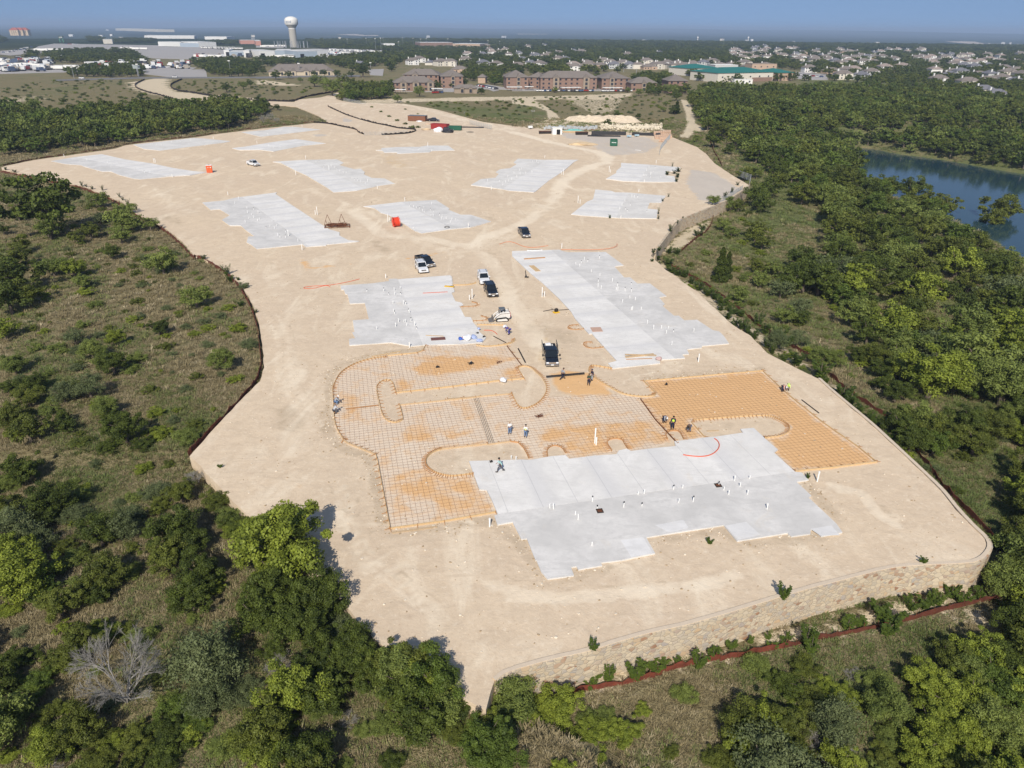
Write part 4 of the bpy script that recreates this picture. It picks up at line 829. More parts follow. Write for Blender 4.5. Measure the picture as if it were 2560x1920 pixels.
panel_fence("F3 1740,500 1900,540 2040,575", "mesh fence panels along the far dirt road"); panel_fence("F3 -5,180 240,225 300,225", "mesh gate panels at the far end of the dirt road")
panel_fence("A7 2050,905 2060,870 1960,835", "mesh fence around the corner of the far curved wall"); panel_fence("F3 280,655 520,650 700,640 880,625", "mesh fence with pale caps behind the far slabs", 1.5)
panel_fence("A7 1990,945 1850,1035 1740,1080", "mesh fence on top of the far curved wall", 1.3)
# ------------------------------------------------------------------ containers and stockpiles
def container(q, rz, L, Wd, H, col, roofc, lab, roofed=True, ribs=True, cat='container', name='shipping_container', z=0):
    x, y = pts(q)[0]; t = empty(name, (x, y, z), rz, lab, cat); m = MB(); m.box((0, 0, H/2+.1), (L, Wd, H))
    if ribs:
        n = int(L/.6)
        for i in range(n):
            xx = -L/2+(i+.5)*L/n
            for sy in (-1, 1): m.box((xx, sy*(Wd/2+.03), H/2+.1), (.28, .06, H*.9))
    m.build('body', col, t)
    if roofed: MB().box((0, 0, H+.15), (L+.1, Wd+.1, .1)).build('roof', roofc, t)
    for sx in (-1, 1):
        o = MB().box((sx*(L/2+.04), 0, H/2+.1), (.05, Wd*.9, H*.88)).build('end_door', col, t); MB().tube((sx*(L/2+.1), .1, .4), (sx*(L/2+.1), .1, H-.3), .03).build('lock_bar', M_GALV, o)
    return t
M_BRC = simple('brown_container', (.20, .085, .045), .7, var=.2, scale=.5); M_RDC = simple('red_container', (.30, .035, .03), .6); M_GRC = simple('green_steel', (.02, .10, .06), .5)
container("F3 1020,455", R(-13), 9.6, 4.0, 2.6, M_BRC, simple('grey_membrane', (.13, .15, .18), .8), "big brown container with dark grey roof, leftmost of the stockpile row")
container("F3 1330,570", R(-22), 8.6, 3.4, 2.4, M_RDC, M_RDC, "red container behind the white tarpaulin heap")
def dumpster(q, rz, lab, L=6.0, Wd=2.4, H=1.8, big=True):
    x, y = pts(q)[0]; t = empty('dumpster', (x, y, 0), rz, lab, 'dumpster'); m = MB()
    for sy in (-1, 1): m.box((0, sy*Wd/2, H/2+.2), (L, .1, H))
    for sx in (-1, 1): m.box((sx*L/2, 0, H/2+.2), (.1, Wd, H))
    m.box((0, 0, .25), (L, Wd, .1))
    for i in range(8):
        for sy in (-1, 1): m.box((-L/2+(i+.5)*L/8, sy*(Wd/2+.08), H/2+.2), (.12, .08, H))
    m.build('box', M_GRC, t); MB().beam((-L/2, -Wd/2, H+.22), (L/2, -Wd/2, H+.22), .14).beam((-L/2, Wd/2, H+.22), (L/2, Wd/2, H+.22), .14).beam((L/2, -Wd/2, H+.22), (L/2, Wd/2, H+.22), .14).beam((-L/2, -Wd/2, H+.22), (-L/2, Wd/2, H+.22), .14).build('rim', M_GRC, t)
    m = MB()
    for i in range(14): m.box((random.uniform(-L*.4, L*.4), random.uniform(-Wd*.35, Wd*.35), H*.75+random.uniform(0, .3)), (random.uniform(.4, 1.6), .3, .15), random.uniform(0, 3), .3)
    m.build('debris', simple('mixed_debris', (.35, .33, .3), .9, var=.6, scale=1.5), t); return t
dumpster("F3 1540,585", R(-8), "dark green dumpster right of the red container"); d_ = dumpster("F4 1277,420", R(84), "green open dumpster with pale lettering, alone on the gravel", 5.5, 2.9, 2.1)
mk = MB()
for i in range(7): mk.box((-2.86, -.9+i*.3, 1.55), (.03, .2 if i % 3 else .1, .34))
mk.build('lettering', simple('white_board', (.75, .75, .74)), d_)
for q, r, mt, sq, lab in (("F3 1295,610", 3.3, M_BAGW, (1, .7, .75), "white tarpaulin heap in front of the red container"), ("F3 1430,620", 3.2, M_BLK, (1.3, .6, .5), "black tarpaulin heap right of the white one"), ("F3 1235,460", 3.6, M_BLK, (1.4, .6, .5), "black covered heap behind the red container"),
  ("F3 1190,500", 2.6, simple('wood_scrap', (.5, .38, .28)), (1.4, .7, .35), "tan heap of timber scraps between the containers"), ("F3 1040,465", 1.6, M_BAGW, (1.6, .8, .4), "white wrapped heap in front of the brown container"), ("F3 1130,580", 2.2, simple('dirt_heap', (.52, .40, .26), .95), (1.7, .9, .45), "dirt heap at the end of the black silt fence"),
  ("F3 1740,612", 1.6, M_DKS, (1.8, .6, .2), "low dark heap right of the green dumpster"), ("F4 900,410", 5.2, simple('sand_heap', (.60, .455, .28), .95), (1.7, .8, .22), "low orange sand pile by the haul road")):
    x, y = pts(q)[0]; r *= .62; t = rockobj('heap', len(lab)+int(r*7), r, mt, sq, .2, 3, smooth=False); t.location = (x, y, r*sq[2]*.35); tag(t, lab, 'heap')
def mound(line, h, mat, lab, name='dirt_berm', cat='dirt pile', n=26, wid=5, rough=.35):
    p = resample([Vector(q) for q in pts(line)], 1.5); bm = bmesh.new(); rs = random.Random(3); rows = []
    o = p[0]
    for i, q in enumerate(p):
        e = min(1, i/3, (len(p)-1-i)/3); tn = (p[min(i+1, len(p)-1)]-p[max(0, i-1)]).normalized(); nn = Vector((-tn.y, tn.x)); row = []
        for j in range(13):
            u = (j-6)/6; zz_ = h*e*(1-u*u)**1.2*(.75+.5*rs.random()) + (rs.random()-.5)*rough*e*(1-abs(u)); row.append(bm.verts.new((q.x-o.x+nn.x*u*wid, q.y-o.y+nn.y*u*wid, max(zz_, 0) - (.2 if abs(u) > .95 or e == 0 else 0))))
        rows.append(row)
    for a, b in zip(rows[:-1], rows[1:]):
        for j in range(12): bm.faces.new((a[j], a[j+1], b[j+1], b[j]))
    bmesh.ops.recalc_face_normals(bm, faces=bm.faces); me = bpy.data.meshes.new(name); bm.to_mesh(me); bm.free(); me.materials.append(mat); t = link(name, me); t.location = (o.x, o.y, .0); return tag(t, lab, cat)
M_DIRTH = simple('berm_soil', (.60, .50, .37), .95, var=.25, scale=.6); M_LIME = simple('limestone', (.62, .545, .41), .9, var=.25, scale=.9)
mound("F4 640,120 820,115 1000,115 1150,115 1300,110 1450,120 1520,135", 2.6, M_DIRTH, "long pale dirt berm behind the row of stored material", wid=7)
mound("F4 1110,205 1250,212 1400,218 1550,222 1700,222 1880,212", 1.6, M_LIME, "long heap of broken limestone", 'rock_pile', 'rock pile', wid=5)
rm = [rock(i, .55, 1, (1, .8, .7), .3) for i in range(4)]; bm = bmesh.new(); 
for i in range(420):
    u = random.random(); px = 1110+770*u; x, y = pts("F4 %f,%f" % (px, 214+random.uniform(-26, 26)))[0]; s_ = random.uniform(.5, 1.5)
    me = bpy.data.meshes.new('q'); rm[i % 4].to_mesh(me); me.transform(Matrix.Translation((x, y, random.uniform(.3, 1.7))) @ Matrix.Rotation(random.uniform(0, 6), 4, 'Z') @ Matrix.Scale(s_, 4)); bm.from_mesh(me); bpy.data.meshes.remove(me)
me = bpy.data.meshes.new('broken_rock'); bm.to_mesh(me); bm.free(); me.materials.append(M_LIME); tag(link('broken_rock', me), "broken limestone blocks strewn over the long heap", 'rocks', kind='stuff')
# brick pallets
M_BRK = simple('brick_stack', (.52, .37, .27), .85, var=.35, scale=2); bp = empty('brick_pallet', (0, 0, 0)); m = MB()
for k_ in range(5): m.box((0, 0, .25+k_*.24), (1.15-.02*(k_ % 2), 1.0, .225))
m.build('bricks', M_BRK, bp); MB().box((0, -.4, .06), (1.15, .12, .12)).box((0, .4, .06), (1.15, .12, .12)).build('pallet', M_STK, bp); BPp = [bp, 0]
for r_ in range(3):
    for c_ in range(8):
        x, y = pts("F4 %f,%f" % (1790+c_*27+r_*8, 300+r_*20-c_*2))[0]
        for lv in range(1 if r_ else 2): put(BPp, (x, y, lv*1.1), random.uniform(-.1, .1), .8, "tan brick pallet in the stacked rows at the far right end of the storage strip", 'brick pallet', 'brick pallets in stacked rows')
for c_ in range(10):
    x, y = pts("F4 %f,%f" % (1860+(c_ % 5)*20, 345+(c_//5)*28))[0]; put(BPp, (x, y, 0), random.uniform(-.5, .5), .8, "reddish brick pallet set loose in front of the stacked rows", 'brick pallet', 'loose brick pallets by the mesh fence')
# wrapped pallets row
wp = empty('wrapped_pallet', (0, 0, 0)); MB().box((0, 0, .75), (1.1, 1.0, 1.3)).build('load', simple('grey_wrap', (.40, .42, .43), .6), wp, bevel=.1); MB().box((0, 0, .05), (1.2, 1.1, .1)).build('pallet', M_STK, wp); WPp = [wp, 0]
for c_ in range(34):
    x, y = pts("F4 %f,%f" % (410+c_*19.5, 218+random.uniform(-6, 9)))[0]; put(WPp, (x, y, 0), random.uniform(-.2, .2), random.uniform(.8, 1.3), "grey wrapped pallet in the long row behind the white shed", 'pallet', 'wrapped pallets in the long storage row')
# black pipe stacks
for q, L, lab, hh in (("F4 1218,290", 16, "long stack of black pipes left of the brick pallets", 5), ("F4 1690,300", 13, "stack of black pipes touching the brick pallets", 4), ("F4 1160,310", 15, "single flat layer of black pipes nearest the haul road", 1), ("F4 780,262", 11, "low stack of pale timber by the teal netting", 2), ("F3 1600,548", 24, "thin row of dark pipe behind the green dumpster", 1)):
    x, y = pts(q)[0]; m = MB()
    for lv in range(hh):
        for c_ in range(7-lv): m.tube((-L/2+random.uniform(-.3, .3), (c_+lv*.5)*.36, .18+lv*.31), (L/2, (c_+lv*.5)*.36, .18+lv*.31), .17, n=8)
    t = m.build('pipe_stack', M_BLK if 'timber' not in lab else M_LUM2); t.location = (x, y, 0); t.rotation_euler = (0, 0, R(-4)); tag(t, lab, 'pipes')
x, y = pts("F4 770,248")[0]; t = rockobj('netting_heap', 5, 2.6, simple('teal_net', (.16, .42, .38)), (1.9, .6, .3), .3, 3); t.location = (x, y, .4); tag(t, "teal netting heap in the storage row", 'heap')
for q, lab in (("F4 415,275", "dark steel trough left of the white shed"), ("F4 875,285", "dark steel trough right of the white shed")):
    x, y = pts(q)[0]; t = empty('trough', (x, y, 0), R(5), lab, 'trough'); MB().ext([(-1.1, 1.2), (1.1, 1.2), (.6, .1), (-.6, .1)], -2.9, 2.9).build('hull', M_DKS, t); MB().beam((-3, -1.1, 1.25), (3, -1.1, 1.25), .12).beam((-3, 1.1, 1.25), (3, 1.1, 1.25), .12).build('rim', M_RUST, t)
x, y = pts("F4 562,285")[0]; t = empty('storage_shed', (x, y+1.5, 0), R(8), "small white storage shed with a black doorway", 'shed')
MB().box((0, 0, 1.5), (4.6, 3.6, 3.0)).build('walls', simple('shed_white', (.72, .72, .70)), t, bevel=.03); MB().box((0, 0, 3.1), (4.9, 3.9, .18)).build('roof', simple('shed_white', (.72, .72, .70)), t); MB().box((.5, -1.83, 1.2), (1.7, .08, 2.3)).build('doorway', simple('dark_opening', (.01, .01, .01)), t)
x, y = pts("F4 245,212")[0]; t = empty('light_tower', (x, y, 0), R(10), "white trailer with a thin lighting mast beside the far dirt road", 'light tower')
MB().box((-.6, 0, .9), (2.2, 1.3, 1.0)).build('engine_box', simple('shed_white', (.72, .72, .70)), t, bevel=.08); MB().tube((.6, 0, .3), (.6, 0, 8.2), .09, .05).build('mast', M_DKS, t); MB().beam((-.1, 0, 8.2), (1.3, 0, 8.2), .12).box((0, -.1, 8.35), (.4, .2, .4)).box((1.2, -.1, 8.35), (.4, .2, .4)).build('lamp_head', M_GALV, t)
for s_ in (-1, 1): MB().tube((-.5, s_*.7, .3), (-.5, s_*.85, .3), .3, n=12).build('wheel', M_BLK, t)
for q, lab in (("F4 1470,320", "spindly grey stand among the storage row"), ("F4 1568,310", "pale blue compressor on the storage strip")):
    x, y = pts(q)[0]; t = empty('site_machine', (x, y, 0), .3, lab, 'machine'); MB().box((0, 0, .6), (2.0, 1.1, .8)).build('body', simple('pale_blue_paint', (.35, .48, .55)), t, bevel=.1); MB().tube((.3, 0, 1), (.3, 0, 3.6 if 'stand' in lab else 1.6), .06).build('mast', M_DKS, t)
    for s_ in (-1, 1): MB().tube((-.4, s_*.5, .25), (-.4, s_*.68, .25), .25, n=10).build('wheel', M_BLK, t)
# ------------------------------------------------------------------ vehicles
M_GLS = simple('dark_glass', (.012, .016, .02), .08, spec=.6, var=.0); M_TYR = simple('tyre', (.02, .02, .02), .9); M_RIM = simple('rim', (.5, .5, .52), .3, .8); M_CHR = simple('chrome', (.65, .66, .68), .15, 1.0, var=.02); M_LMP = simple('lamp_glass', (.75, .77, .78), .1)
def paintm(c): return simple('paint_%d_%d_%d' % tuple(int(x*100) for x in c), c, .22, spec=.5, var=.02, coat=.6)
def vehicle(kind, col, lab, loc, rz, group=None, tow=False):
    """nose points along +Y of the empty; kinds: pickup, suv, car"""
    L, Wd, H = dict(pickup=(6.0, 2.0, 1.95), suv=(5.0, 1.98, 1.9), car=(4.6, 1.8, 1.45))[kind]; pm = paintm(col); t = empty({'pickup': 'pickup_truck', 'suv': 'sport_utility_vehicle', 'car': 'parked_car'}[kind], loc, rz, lab, {'pickup': 'pickup', 'suv': 'SUV', 'car': 'car'}[kind], group)
    h = L/2; b = H*.56; r = .4 if kind != 'car' else .33
    f0, r0 = h-1.0, -h+1.05   # axle positions
    def arch(c): return [(c+r*1.18*math.cos(a), .36+r*1.18*math.sin(a)) for a in [math.pi*k_/6 for k_ in range(7)]]
    prof = [(-h, .45), (-h+.06, b), (h-1.35, b+.02), (h-.25, b-.12), (h, b-.32), (h, .42)] + [(f0+r*1.2, .36)] + arch(f0)[1:-1] + [(f0-r*1.2, .36)] + [(r0+r*1.2, .36)] + arch(r0)[1:-1] + [(r0-r*1.2, .36)]
    m = MB(); n = len(prof); V_ = []
    for sx, fx in ((-1, 1.0), (1, 1.0)):
        for y, z in prof: V_.append((sx*(Wd/2)*(1-.06*max(0, (z-.75)/(b-.7))) * (1-.05*max(0, (y-h+.8))), y, z))
    tri = geometry.tessellate_polygon([[Vector((p[0], p[1], 0)) for p in prof]])
    F_ = [tuple(q) for q in tri] + [tuple(i+n for i in q[::-1]) for q in tri] + [(i, (i+1) % n, n+(i+1) % n, n+i) for i in range(n)]
    m.add(V_, F_); o = m.build('body', pm, t)
    if kind == 'pickup':
        MB().box((0, -h+.98, b+.005), (Wd*.8, 1.7, .03)).build('bed_floor', simple('bed_liner', (.03, .03, .03)), t)
        m = MB()
        for s_ in (-1, 1): m.box((s_*(Wd/2-.09), -h+1.0, b+.14), (.09, 1.9, .28))
        m.box((0, -h+.07, b+.14), (Wd-.15, .09, .28)); m.build('bed_sides', pm, t)
    y1 = {'pickup': -h+2.0, 'suv': -h+.12, 'car': -h+.75}[kind]; y2 = h-1.42; top = H
    def green(y1, y2, z0, z1, wt, mat, name, s0=.0, s1=.0, par=t):
        w0, w1 = Wd*.46, Wd*wt; v = [(-w0, y1, z0), (w0, y1, z0), (w0, y2, z0), (-w0, y2, z0), (-w1, y1+s0, z1), (w1, y1+s0, z1), (w1, y2-s1, z1), (-w1, y2-s1, z1)]
        return MB().add(v, [(0, 3, 2, 1), (4, 5, 6, 7), (0, 1, 5, 4), (1, 2, 6, 5), (2, 3, 7, 6), (3, 0, 4, 7)]).build(name, mat, par, bevel=.02)
    sr = .25 if kind != 'car' else .6
    green(y1, y2, b-.02, top-.07, .385, M_GLS, 'windows', sr, .75); green(y1+sr*.9, y2-.68, top-.09, top, .37, pm, 'roof', .06, .12)
    m = MB()
    for s_ in (-1, 1):
        for yy in ((y1+.06, y1+sr+.04), ((y1+y2)/2-.15, (y1+y2)/2-.1), (y2-.06, y2-.78)): m.beam((s_*Wd*.462, yy[0], b), (s_*Wd*.388, yy[1], top-.06), .09)
    m.build('pillars', pm, t)
    wm = MB().tube((-.13, 0, 0), (.13, 0, 0), r, n=18).mesh('tyre', M_TYR); rm_ = MB().tube((-.14, 0, 0), (.14, 0, 0), r*.6, n=12).mesh('rim', M_RIM)
    for s_ in (-1, 1):
        for yy in (f0, r0):
            w_ = bpy.data.objects.new('wheel', None); COL.objects.link(w_); w_.parent = t; w_.location = (s_*(Wd/2-.13), yy, r); KIDS.setdefault(t.name, []).append(w_); link('tyre', wm, w_); link('rim', rm_, w_)
        MB().box((s_*(Wd/2-.3), h-.02, b-.30), (.42, .12, .22)).build('headlight', M_LMP, t, bevel=.03); MB().box((s_*(Wd/2-.14), -h-.0, b-.15), (.2, .06, .35)).build('tail_light', simple('tail_red', (.4, .01, .01), .2), t)
        MB().box((s_*(Wd/2+(.28 if tow else .13)), y2-.35, b+.16), (.22 if tow else .2, .1, .34 if tow else .2)).beam((s_*(Wd/2-.05), y2-.35, b+.1), (s_*(Wd/2+.2), y2-.35, b+.12), .06).build('mirror', pm, t)
    MB().box((0, h+.0, b-.32), (Wd*.55, .08, .3)).build('grille', M_CHR if kind != 'car' else M_BLK, t, bevel=.02); MB().box((0, h+.04, .5), (Wd*.96, .16, .22)).build('bumper', M_CHR if kind == 'pickup' else pm, t, bevel=.04)
    MB().box((0, h+.135, .52), (.42, .02, .16)).build('licence_plate', simple('white_board', (.75, .75, .74)), t)
    if kind == 'suv': MB().beam((-Wd*.33, y1+.4, top+.06), (-Wd*.33, y2-.9, top+.06), .05).beam((Wd*.33, y1+.4, top+.06), (Wd*.33, y2-.9, top+.06), .05).build('roof_rails', M_DKS, t)
    return t
BLK, WHT = (.008, .009, .012), (.72, .73, .74)
def vat(q, rz, kind, col, lab, **k): x, y = pts(q)[0]; return vehicle(kind, col, lab, (x, y, 0), math.pi+rz, **k)
bt = vat("E8 1695,850", R(3), 'pickup', BLK, "black pickup nearest the camera, standing in the entrance with raised bed boards", tow=True)
for s_ in (-1, 1): MB().box((s_*1.12, -1.75, 1.55), (.08, 2.3, .95)).build('bed_board', paintm(BLK), bt)
MB().box((.2, -2.2, 1.45), (.9, .6, .5), .3).build('bed_load', M_BAGW, bt, bevel=.1); MB().tube((-.5, -2.6, 1.3), (-.4, -1.2, 1.6), .12).build('bed_pipe', M_PVC, bt)
vat("E7 1300,600", R(13), 'suv', BLK, "black SUV parked in front of the white SUV in the middle of the lane")
vat("E7 1205,440", R(10), 'suv', WHT, "white SUV parked behind the black SUV in the lane"); vat("E7 390,295", R(18), 'suv', WHT, "white SUV parked beside the black pickup behind the slab")
vat("E7 435,215", R(33), 'pickup', BLK, "black pickup parked half behind the white SUV"); vat("F2 1535,815", R(12), 'pickup', (.012, .016, .03), "dark pickup standing alone on the haul road"); vat("F1 1262,405", R(48), 'pickup', WHT, "lone white pickup among the far left slabs")
vat("F3 1240,462", R(80), 'pickup', BLK, "black pickup behind the stockpile by the red container"); vat("F3 1440,600", R(95), 'suv', BLK, "black SUV in front of the red container")
# compact track loader
x, y = pts("E8 940,245")[0]; t = empty('track_loader', (x, y, 0), R(100), "white and red compact track loader with its bucket lowered to the left", 'loader')
ML = simple('loader_white', (.66, .64, .60), .5, var=.1); 
for s_ in (-1, 1):
    m = MB(); pr = [(-1.15, .25), (-.95, .06), (.85, .06), (1.1, .25), (.85, .62), (-.75, .74), (-1.1, .55)]; m.ext(pr, s_*.82-.2, s_*.82+.2); o = m.build('track', M_TYR, t, bevel=.04)
    m = MB(); pr = [(-1.0, .3), (-.85, .18), (.75, .18), (.9, .3), (.7, .5), (-.7, .6)]; m.ext(pr, s_*1.04-.02, s_*1.04+.02); m.build('track_frame', ML, o)
MB().ext([(-1.45, .55), (-1.5, 1.35), (-1.2, 1.6), (-.2, 1.55), (.8, 1.0), (.95, .45), (-1.1, .4)], -.6, .6).build('body', ML, t, bevel=.05); MB().box((0, -1.5, 1.0), (1.1, .12, .8)).build('rear_door', simple('loader_red', (.40, .03, .02), .5), t, bevel=.05)
m = MB()
for sx in (-.45, .45):
    m.beam((sx, -.5, 1.5), (sx, -.55, 2.1), .08); m.beam((sx, .45, 1.2), (sx, .3, 2.1), .08)
m.build('cab_frame', M_DKS, t); MB().box((0, -.12, 2.14), (1.05, 1.05, .1)).build('cab_roof', simple('cab_grey', (.12, .14, .16)), t, bevel=.03); MB().box((0, -.5, 1.75), (.8, .06, .6)).build('rear_window', M_GLS, t); MB().box((0, -.2, 1.2), (.6, .5, .7)).build('seat', M_BLK, t, bevel=.05)
for s_ in (-1, 1): MB().pipe([(s_*.72, -1.35, 1.55), (s_*.72, .2, 1.5), (s_*.72, 1.1, .9), (s_*.68, 1.45, .35)], .1, 6).build('lift_arm', ML, t)
MB().ext([(1.4, .75), (1.45, .1), (2.25, .03), (2.25, .07), (1.6, .2), (1.5, .75)], -.95, .95).build('bucket', simple('bucket_steel', (.22, .20, .18), .6, .4), t); MB().tube((.35, -1.25, 1.55), (.35, -1.25, 2.0), .05).build('exhaust', M_DKS, t)
# ------------------------------------------------------------------ people
def skin_mesh(name, vs, es, rs, mat, levels=1):
    me = bpy.data.meshes.new(name+'_sk'); me.from_pydata(vs, es, []); o = bpy.data.objects.new(name, me); COL.objects.link(o)
    sk = o.modifiers.new('s', 'SKIN'); sk.use_smooth_shade = True
    for i, r in enumerate(rs): me.skin_vertices[0].data[i].radius = (r, r) if not hasattr(r, '__len__') else r
    me.skin_vertices[0].data[0].use_root = True
    sb = o.modifiers.new('u', 'SUBSURF'); sb.levels = levels; sb.render_levels = levels
    dg = bpy.context.evaluated_depsgraph_get(); ev = o.evaluated_get(dg); r = bpy.data.meshes.new_from_object(ev); r.name = name
    bpy.data.objects.remove(o); bpy.data.meshes.remove(me); r.materials.clear(); r.materials.append(mat); r.shade_smooth(); return r
POSE = {  # facing +Y: pelvis, chest, neck, head, then left/right: shoulder elbow hand hip knee ankle
 'stand': dict(pel=(0, 0, .95), che=(0, .01, 1.27), nek=(0, .01, 1.48), hed=(0, .04, 1.64), L=[(-.19, 0, 1.41), (-.25, -.02, 1.13), (-.22, .14, .93), (-.1, 0, .9), (-.12, .03, .49), (-.12, 0, .08)], R=[(.19, 0, 1.41), (.24, 0, 1.14), (.16, .22, 1.05), (.1, 0, .9), (.13, .02, .49), (.14, -.02, .08)]),
 'walk': dict(pel=(0, 0, .93), che=(0, .05, 1.24), nek=(0, .08, 1.46), hed=(0, .12, 1.62), L=[(-.19, .05, 1.39), (-.27, -.12, 1.15), (-.24, -.1, .9), (-.1, 0, .88), (-.11, .26, .52), (-.11, .34, .1)], R=[(.19, .07, 1.39), (.25, .18, 1.14), (.2, .36, .98), (.1, 0, .88), (.11, -.06, .48), (.11, -.42, .16)]),
 'bend': dict(pel=(0, -.12, .86), che=(0, .22, 1.0), nek=(0, .42, 1.02), hed=(0, .56, .98), L=[(-.18, .36, .98), (-.22, .42, .7), (-.14, .46, .42), (-.11, -.1, .82), (-.14, .06, .46), (-.14, -.04, .08)], R=[(.18, .36, .98), (.22, .44, .7), (.12, .52, .42), (.11, -.1, .82), (.16, .08, .46), (.16, .02, .08)]),
 'squat': dict(pel=(0, -.1, .42), che=(0, .12, .74), nek=(0, .24, .9), hed=(0, .34, 1.02), L=[(-.18, .2, .86), (-.24, .36, .62), (-.12, .5, .4), (-.11, -.06, .42), (-.2, .3, .5), (-.16, 0, .08)], R=[(.18, .2, .86), (.24, .38, .62), (.1, .55, .4), (.11, -.06, .42), (.2, .3, .5), (.17, .02, .08)])}
M_SKIN = simple('skin', (.28, .15, .10), .6, var=.05); M_HAIR = simple('dark_hair', (.015, .01, .008), .7)
def chainset(): return [], [], []
def person(q, rz, pose, shirt, trousers, head, lab, vest=None, sc=1.0):
    x, y = pts(q)[0]; P = POSE[pose]; t = empty('person', (x, y, .16 if 'slab' in lab else .02), rz, lab, 'person', sc=sc)
    vs, es, rs = [], [], []
    def ch(start, lst):
        p = start
        for c_, r in lst:
            vs.append(c_); rs.append(r); i = len(vs)-1
            if p is not None: es.append((p, i))
            p = i
        return p
    pel = ch(None, [(P['pel'], (.15, .11))]); che = ch(pel, [(P['che'], (.16, .11))]); nk = ch(che, [(P['nek'], .06)])
    H0 = Vector(P['hed']); up = (H0-Vector(P['nek'])).normalized(); hd = ch(nk, [(tuple(H0-up*.05), (.07, .08)), (tuple(H0+up*.03), (.085, .1)), (tuple(H0+up*.11), (.06, .07))])
    fw = Vector((0, 1, 0)) if abs(up.y) < .8 else Vector((0, .3, -1)).normalized()
    ch(hd-1, [(tuple(H0+fw*.11), .022)])
    for S_ in ('L', 'R'):
        sh, el, ha, hi, kn, an = [Vector(v) for v in P[S_]]; sgn = -1 if S_ == 'L' else 1
        w_ = ch(che, [(tuple(sh), .065), (tuple(el), .048), (tuple(el.lerp(ha, .85)), .034), (tuple(ha), (.042, .026))]); d = (ha-el).normalized(); sd_ = d.cross(Vector((0, 0, 1))).normalized() if abs(d.z) < .95 else Vector((1, 0, 0))
        for j in range(4):
            o_ = sd_*(j-1.5)*.021; L_ = (.075, .088, .082, .065)[j]; ch(w_, [(tuple(ha+d*.05+o_), .011), (tuple(ha+d*(.05+L_*.55)+o_), .010), (tuple(ha+d*(.045+L_)+o_+fw*.02), .008)])
        ch(w_, [(tuple(ha+sd_*-.045*sgn+d*.02), .012), (tuple(ha+sd_*-.06*sgn+d*.06), .010)])
        ch(pel, [(tuple(hi), .095), (tuple(kn), .062), (tuple(an), .042), (tuple(an+Vector((0, .12, -.04))), (.04, .03))])
    link('body', skin_mesh('body', vs, es, rs, M_SKIN), t)
    v2, e2, r2 = [], [], []; pe = Vector(P['pel']); cv = Vector(P['che']); v2 = [tuple(pe+(cv-pe)*.15), tuple(cv), tuple(Vector(P['nek']).lerp(cv, .35))]; e2 = [(0, 1), (1, 2)]; r2 = [(.175, .135), (.19, .14), (.10, .09)]
    for S_ in ('L', 'R'):
        sh, el, ha = [Vector(v) for v in P[S_][:3]]; n = len(v2); v2 += [tuple(sh), tuple(el), tuple(el.lerp(ha, .7))]; e2 += [(1, n), (n, n+1), (n+1, n+2)]; r2 += [.085, .066, .055]
    link('shirt', skin_mesh('shirt', v2, e2, r2, shirt), t)
    if vest: link('vest', skin_mesh('vest', v2[:3], [(0, 1), (1, 2)], [(.2, .16), (.215, .165), (.15, .12)], vest), t)
    v2 = [tuple(pe+Vector((0, 0, .04)))]; e2 = []; r2 = [(.17, .13)]
    for S_ in ('L', 'R'):
        hi, kn, an = [Vector(v) for v in P[S_][3:]]; n = len(v2); v2 += [tuple(hi), tuple(kn), tuple(an+Vector((0, 0, .03)))]; e2 += [(0, n), (n, n+1), (n+1, n+2)]; r2 += [.115, .085, .07]
    link('trousers', skin_mesh('trousers', v2, e2, r2, trousers), t)
    for S_ in ('L', 'R'):
        an = Vector(P[S_][5]); MB().box((an.x, an.y+.06, an.z-.03), (.11, .29, .11)).build('boot', M_BLK, t, bevel=.03)
    bm = bmesh.new(); bmesh.ops.create_uvsphere(bm, u_segments=14, v_segments=8, radius=.125)
    for v in list(bm.verts):
        if v.co.z < -.02: v.co.z = -.02; v.co.xy *= 1.0 if head is M_HAIR else 1.12
    me = bpy.data.meshes.new('hat'); bm.to_mesh(me); bm.free(); me.materials.append(head); me.shade_smooth(); o = link('hair' if head is M_HAIR else 'hard_hat', me, t); o.location = H0+up*.075; o.rotation_euler = up.to_track_quat('Z', 'Y').to_euler()
    return t
C = lambda n, c: simple(n, c, .85)
NAVY, JEAN, GREYT, TEAL, WHTS, LIME, GRY, GRN, PUR, WHAT = C('navy_cloth', (.015, .02, .05)), C('jeans', (.12, .19, .32)), C('grey_trousers', (.10, .10, .11)), C('pale_teal_shirt', (.33, .55, .55)), C('white_shirt', (.7, .7, .68)), C('lime_vest', (.55, .85, .08)), C('grey_shirt', (.32, .34, .37)), C('dark_green_shirt', (.03, .06, .04)), C('purple_blue_cloth', (.07, .07, .28)), C('white_hat', (.75, .75, .73))
person("C6 235,655", R(95), 'walk', TEAL, GREYT, M_HAIR, "man in a pale teal shirt striding left across the front slab", sc=1.05)
person("C6 342,210", R(10), 'stand', WHTS, JEAN, C('tan_hat', (.4, .3, .2)), "worker in white shirt and jeans on the rebar, left of the middle pair"); person("C6 524,247", R(-20), 'stand', WHTS, JEAN, M_HAIR, "worker in pale yellow vest and jeans on the rebar, right of the middle pair", C('pale_vest', (.62, .72, .30)))
person("C7 275,75", R(200), 'bend', GRY, NAVY, WHAT, "bending worker in grey with dark trousers at the joint form, left of the lime vest"); person("C7 372,155", R(160), 'stand', NAVY, NAVY, M_HAIR, "worker in a bright lime vest and dark trousers beside the small half-round form", LIME, 1.08)
person("C7 565,178", R(150), 'bend', C('dark_shirt', (.08, .07, .06)), JEAN, M_HAIR, "bending worker in dark shirt and jeans just right of the lime vest")
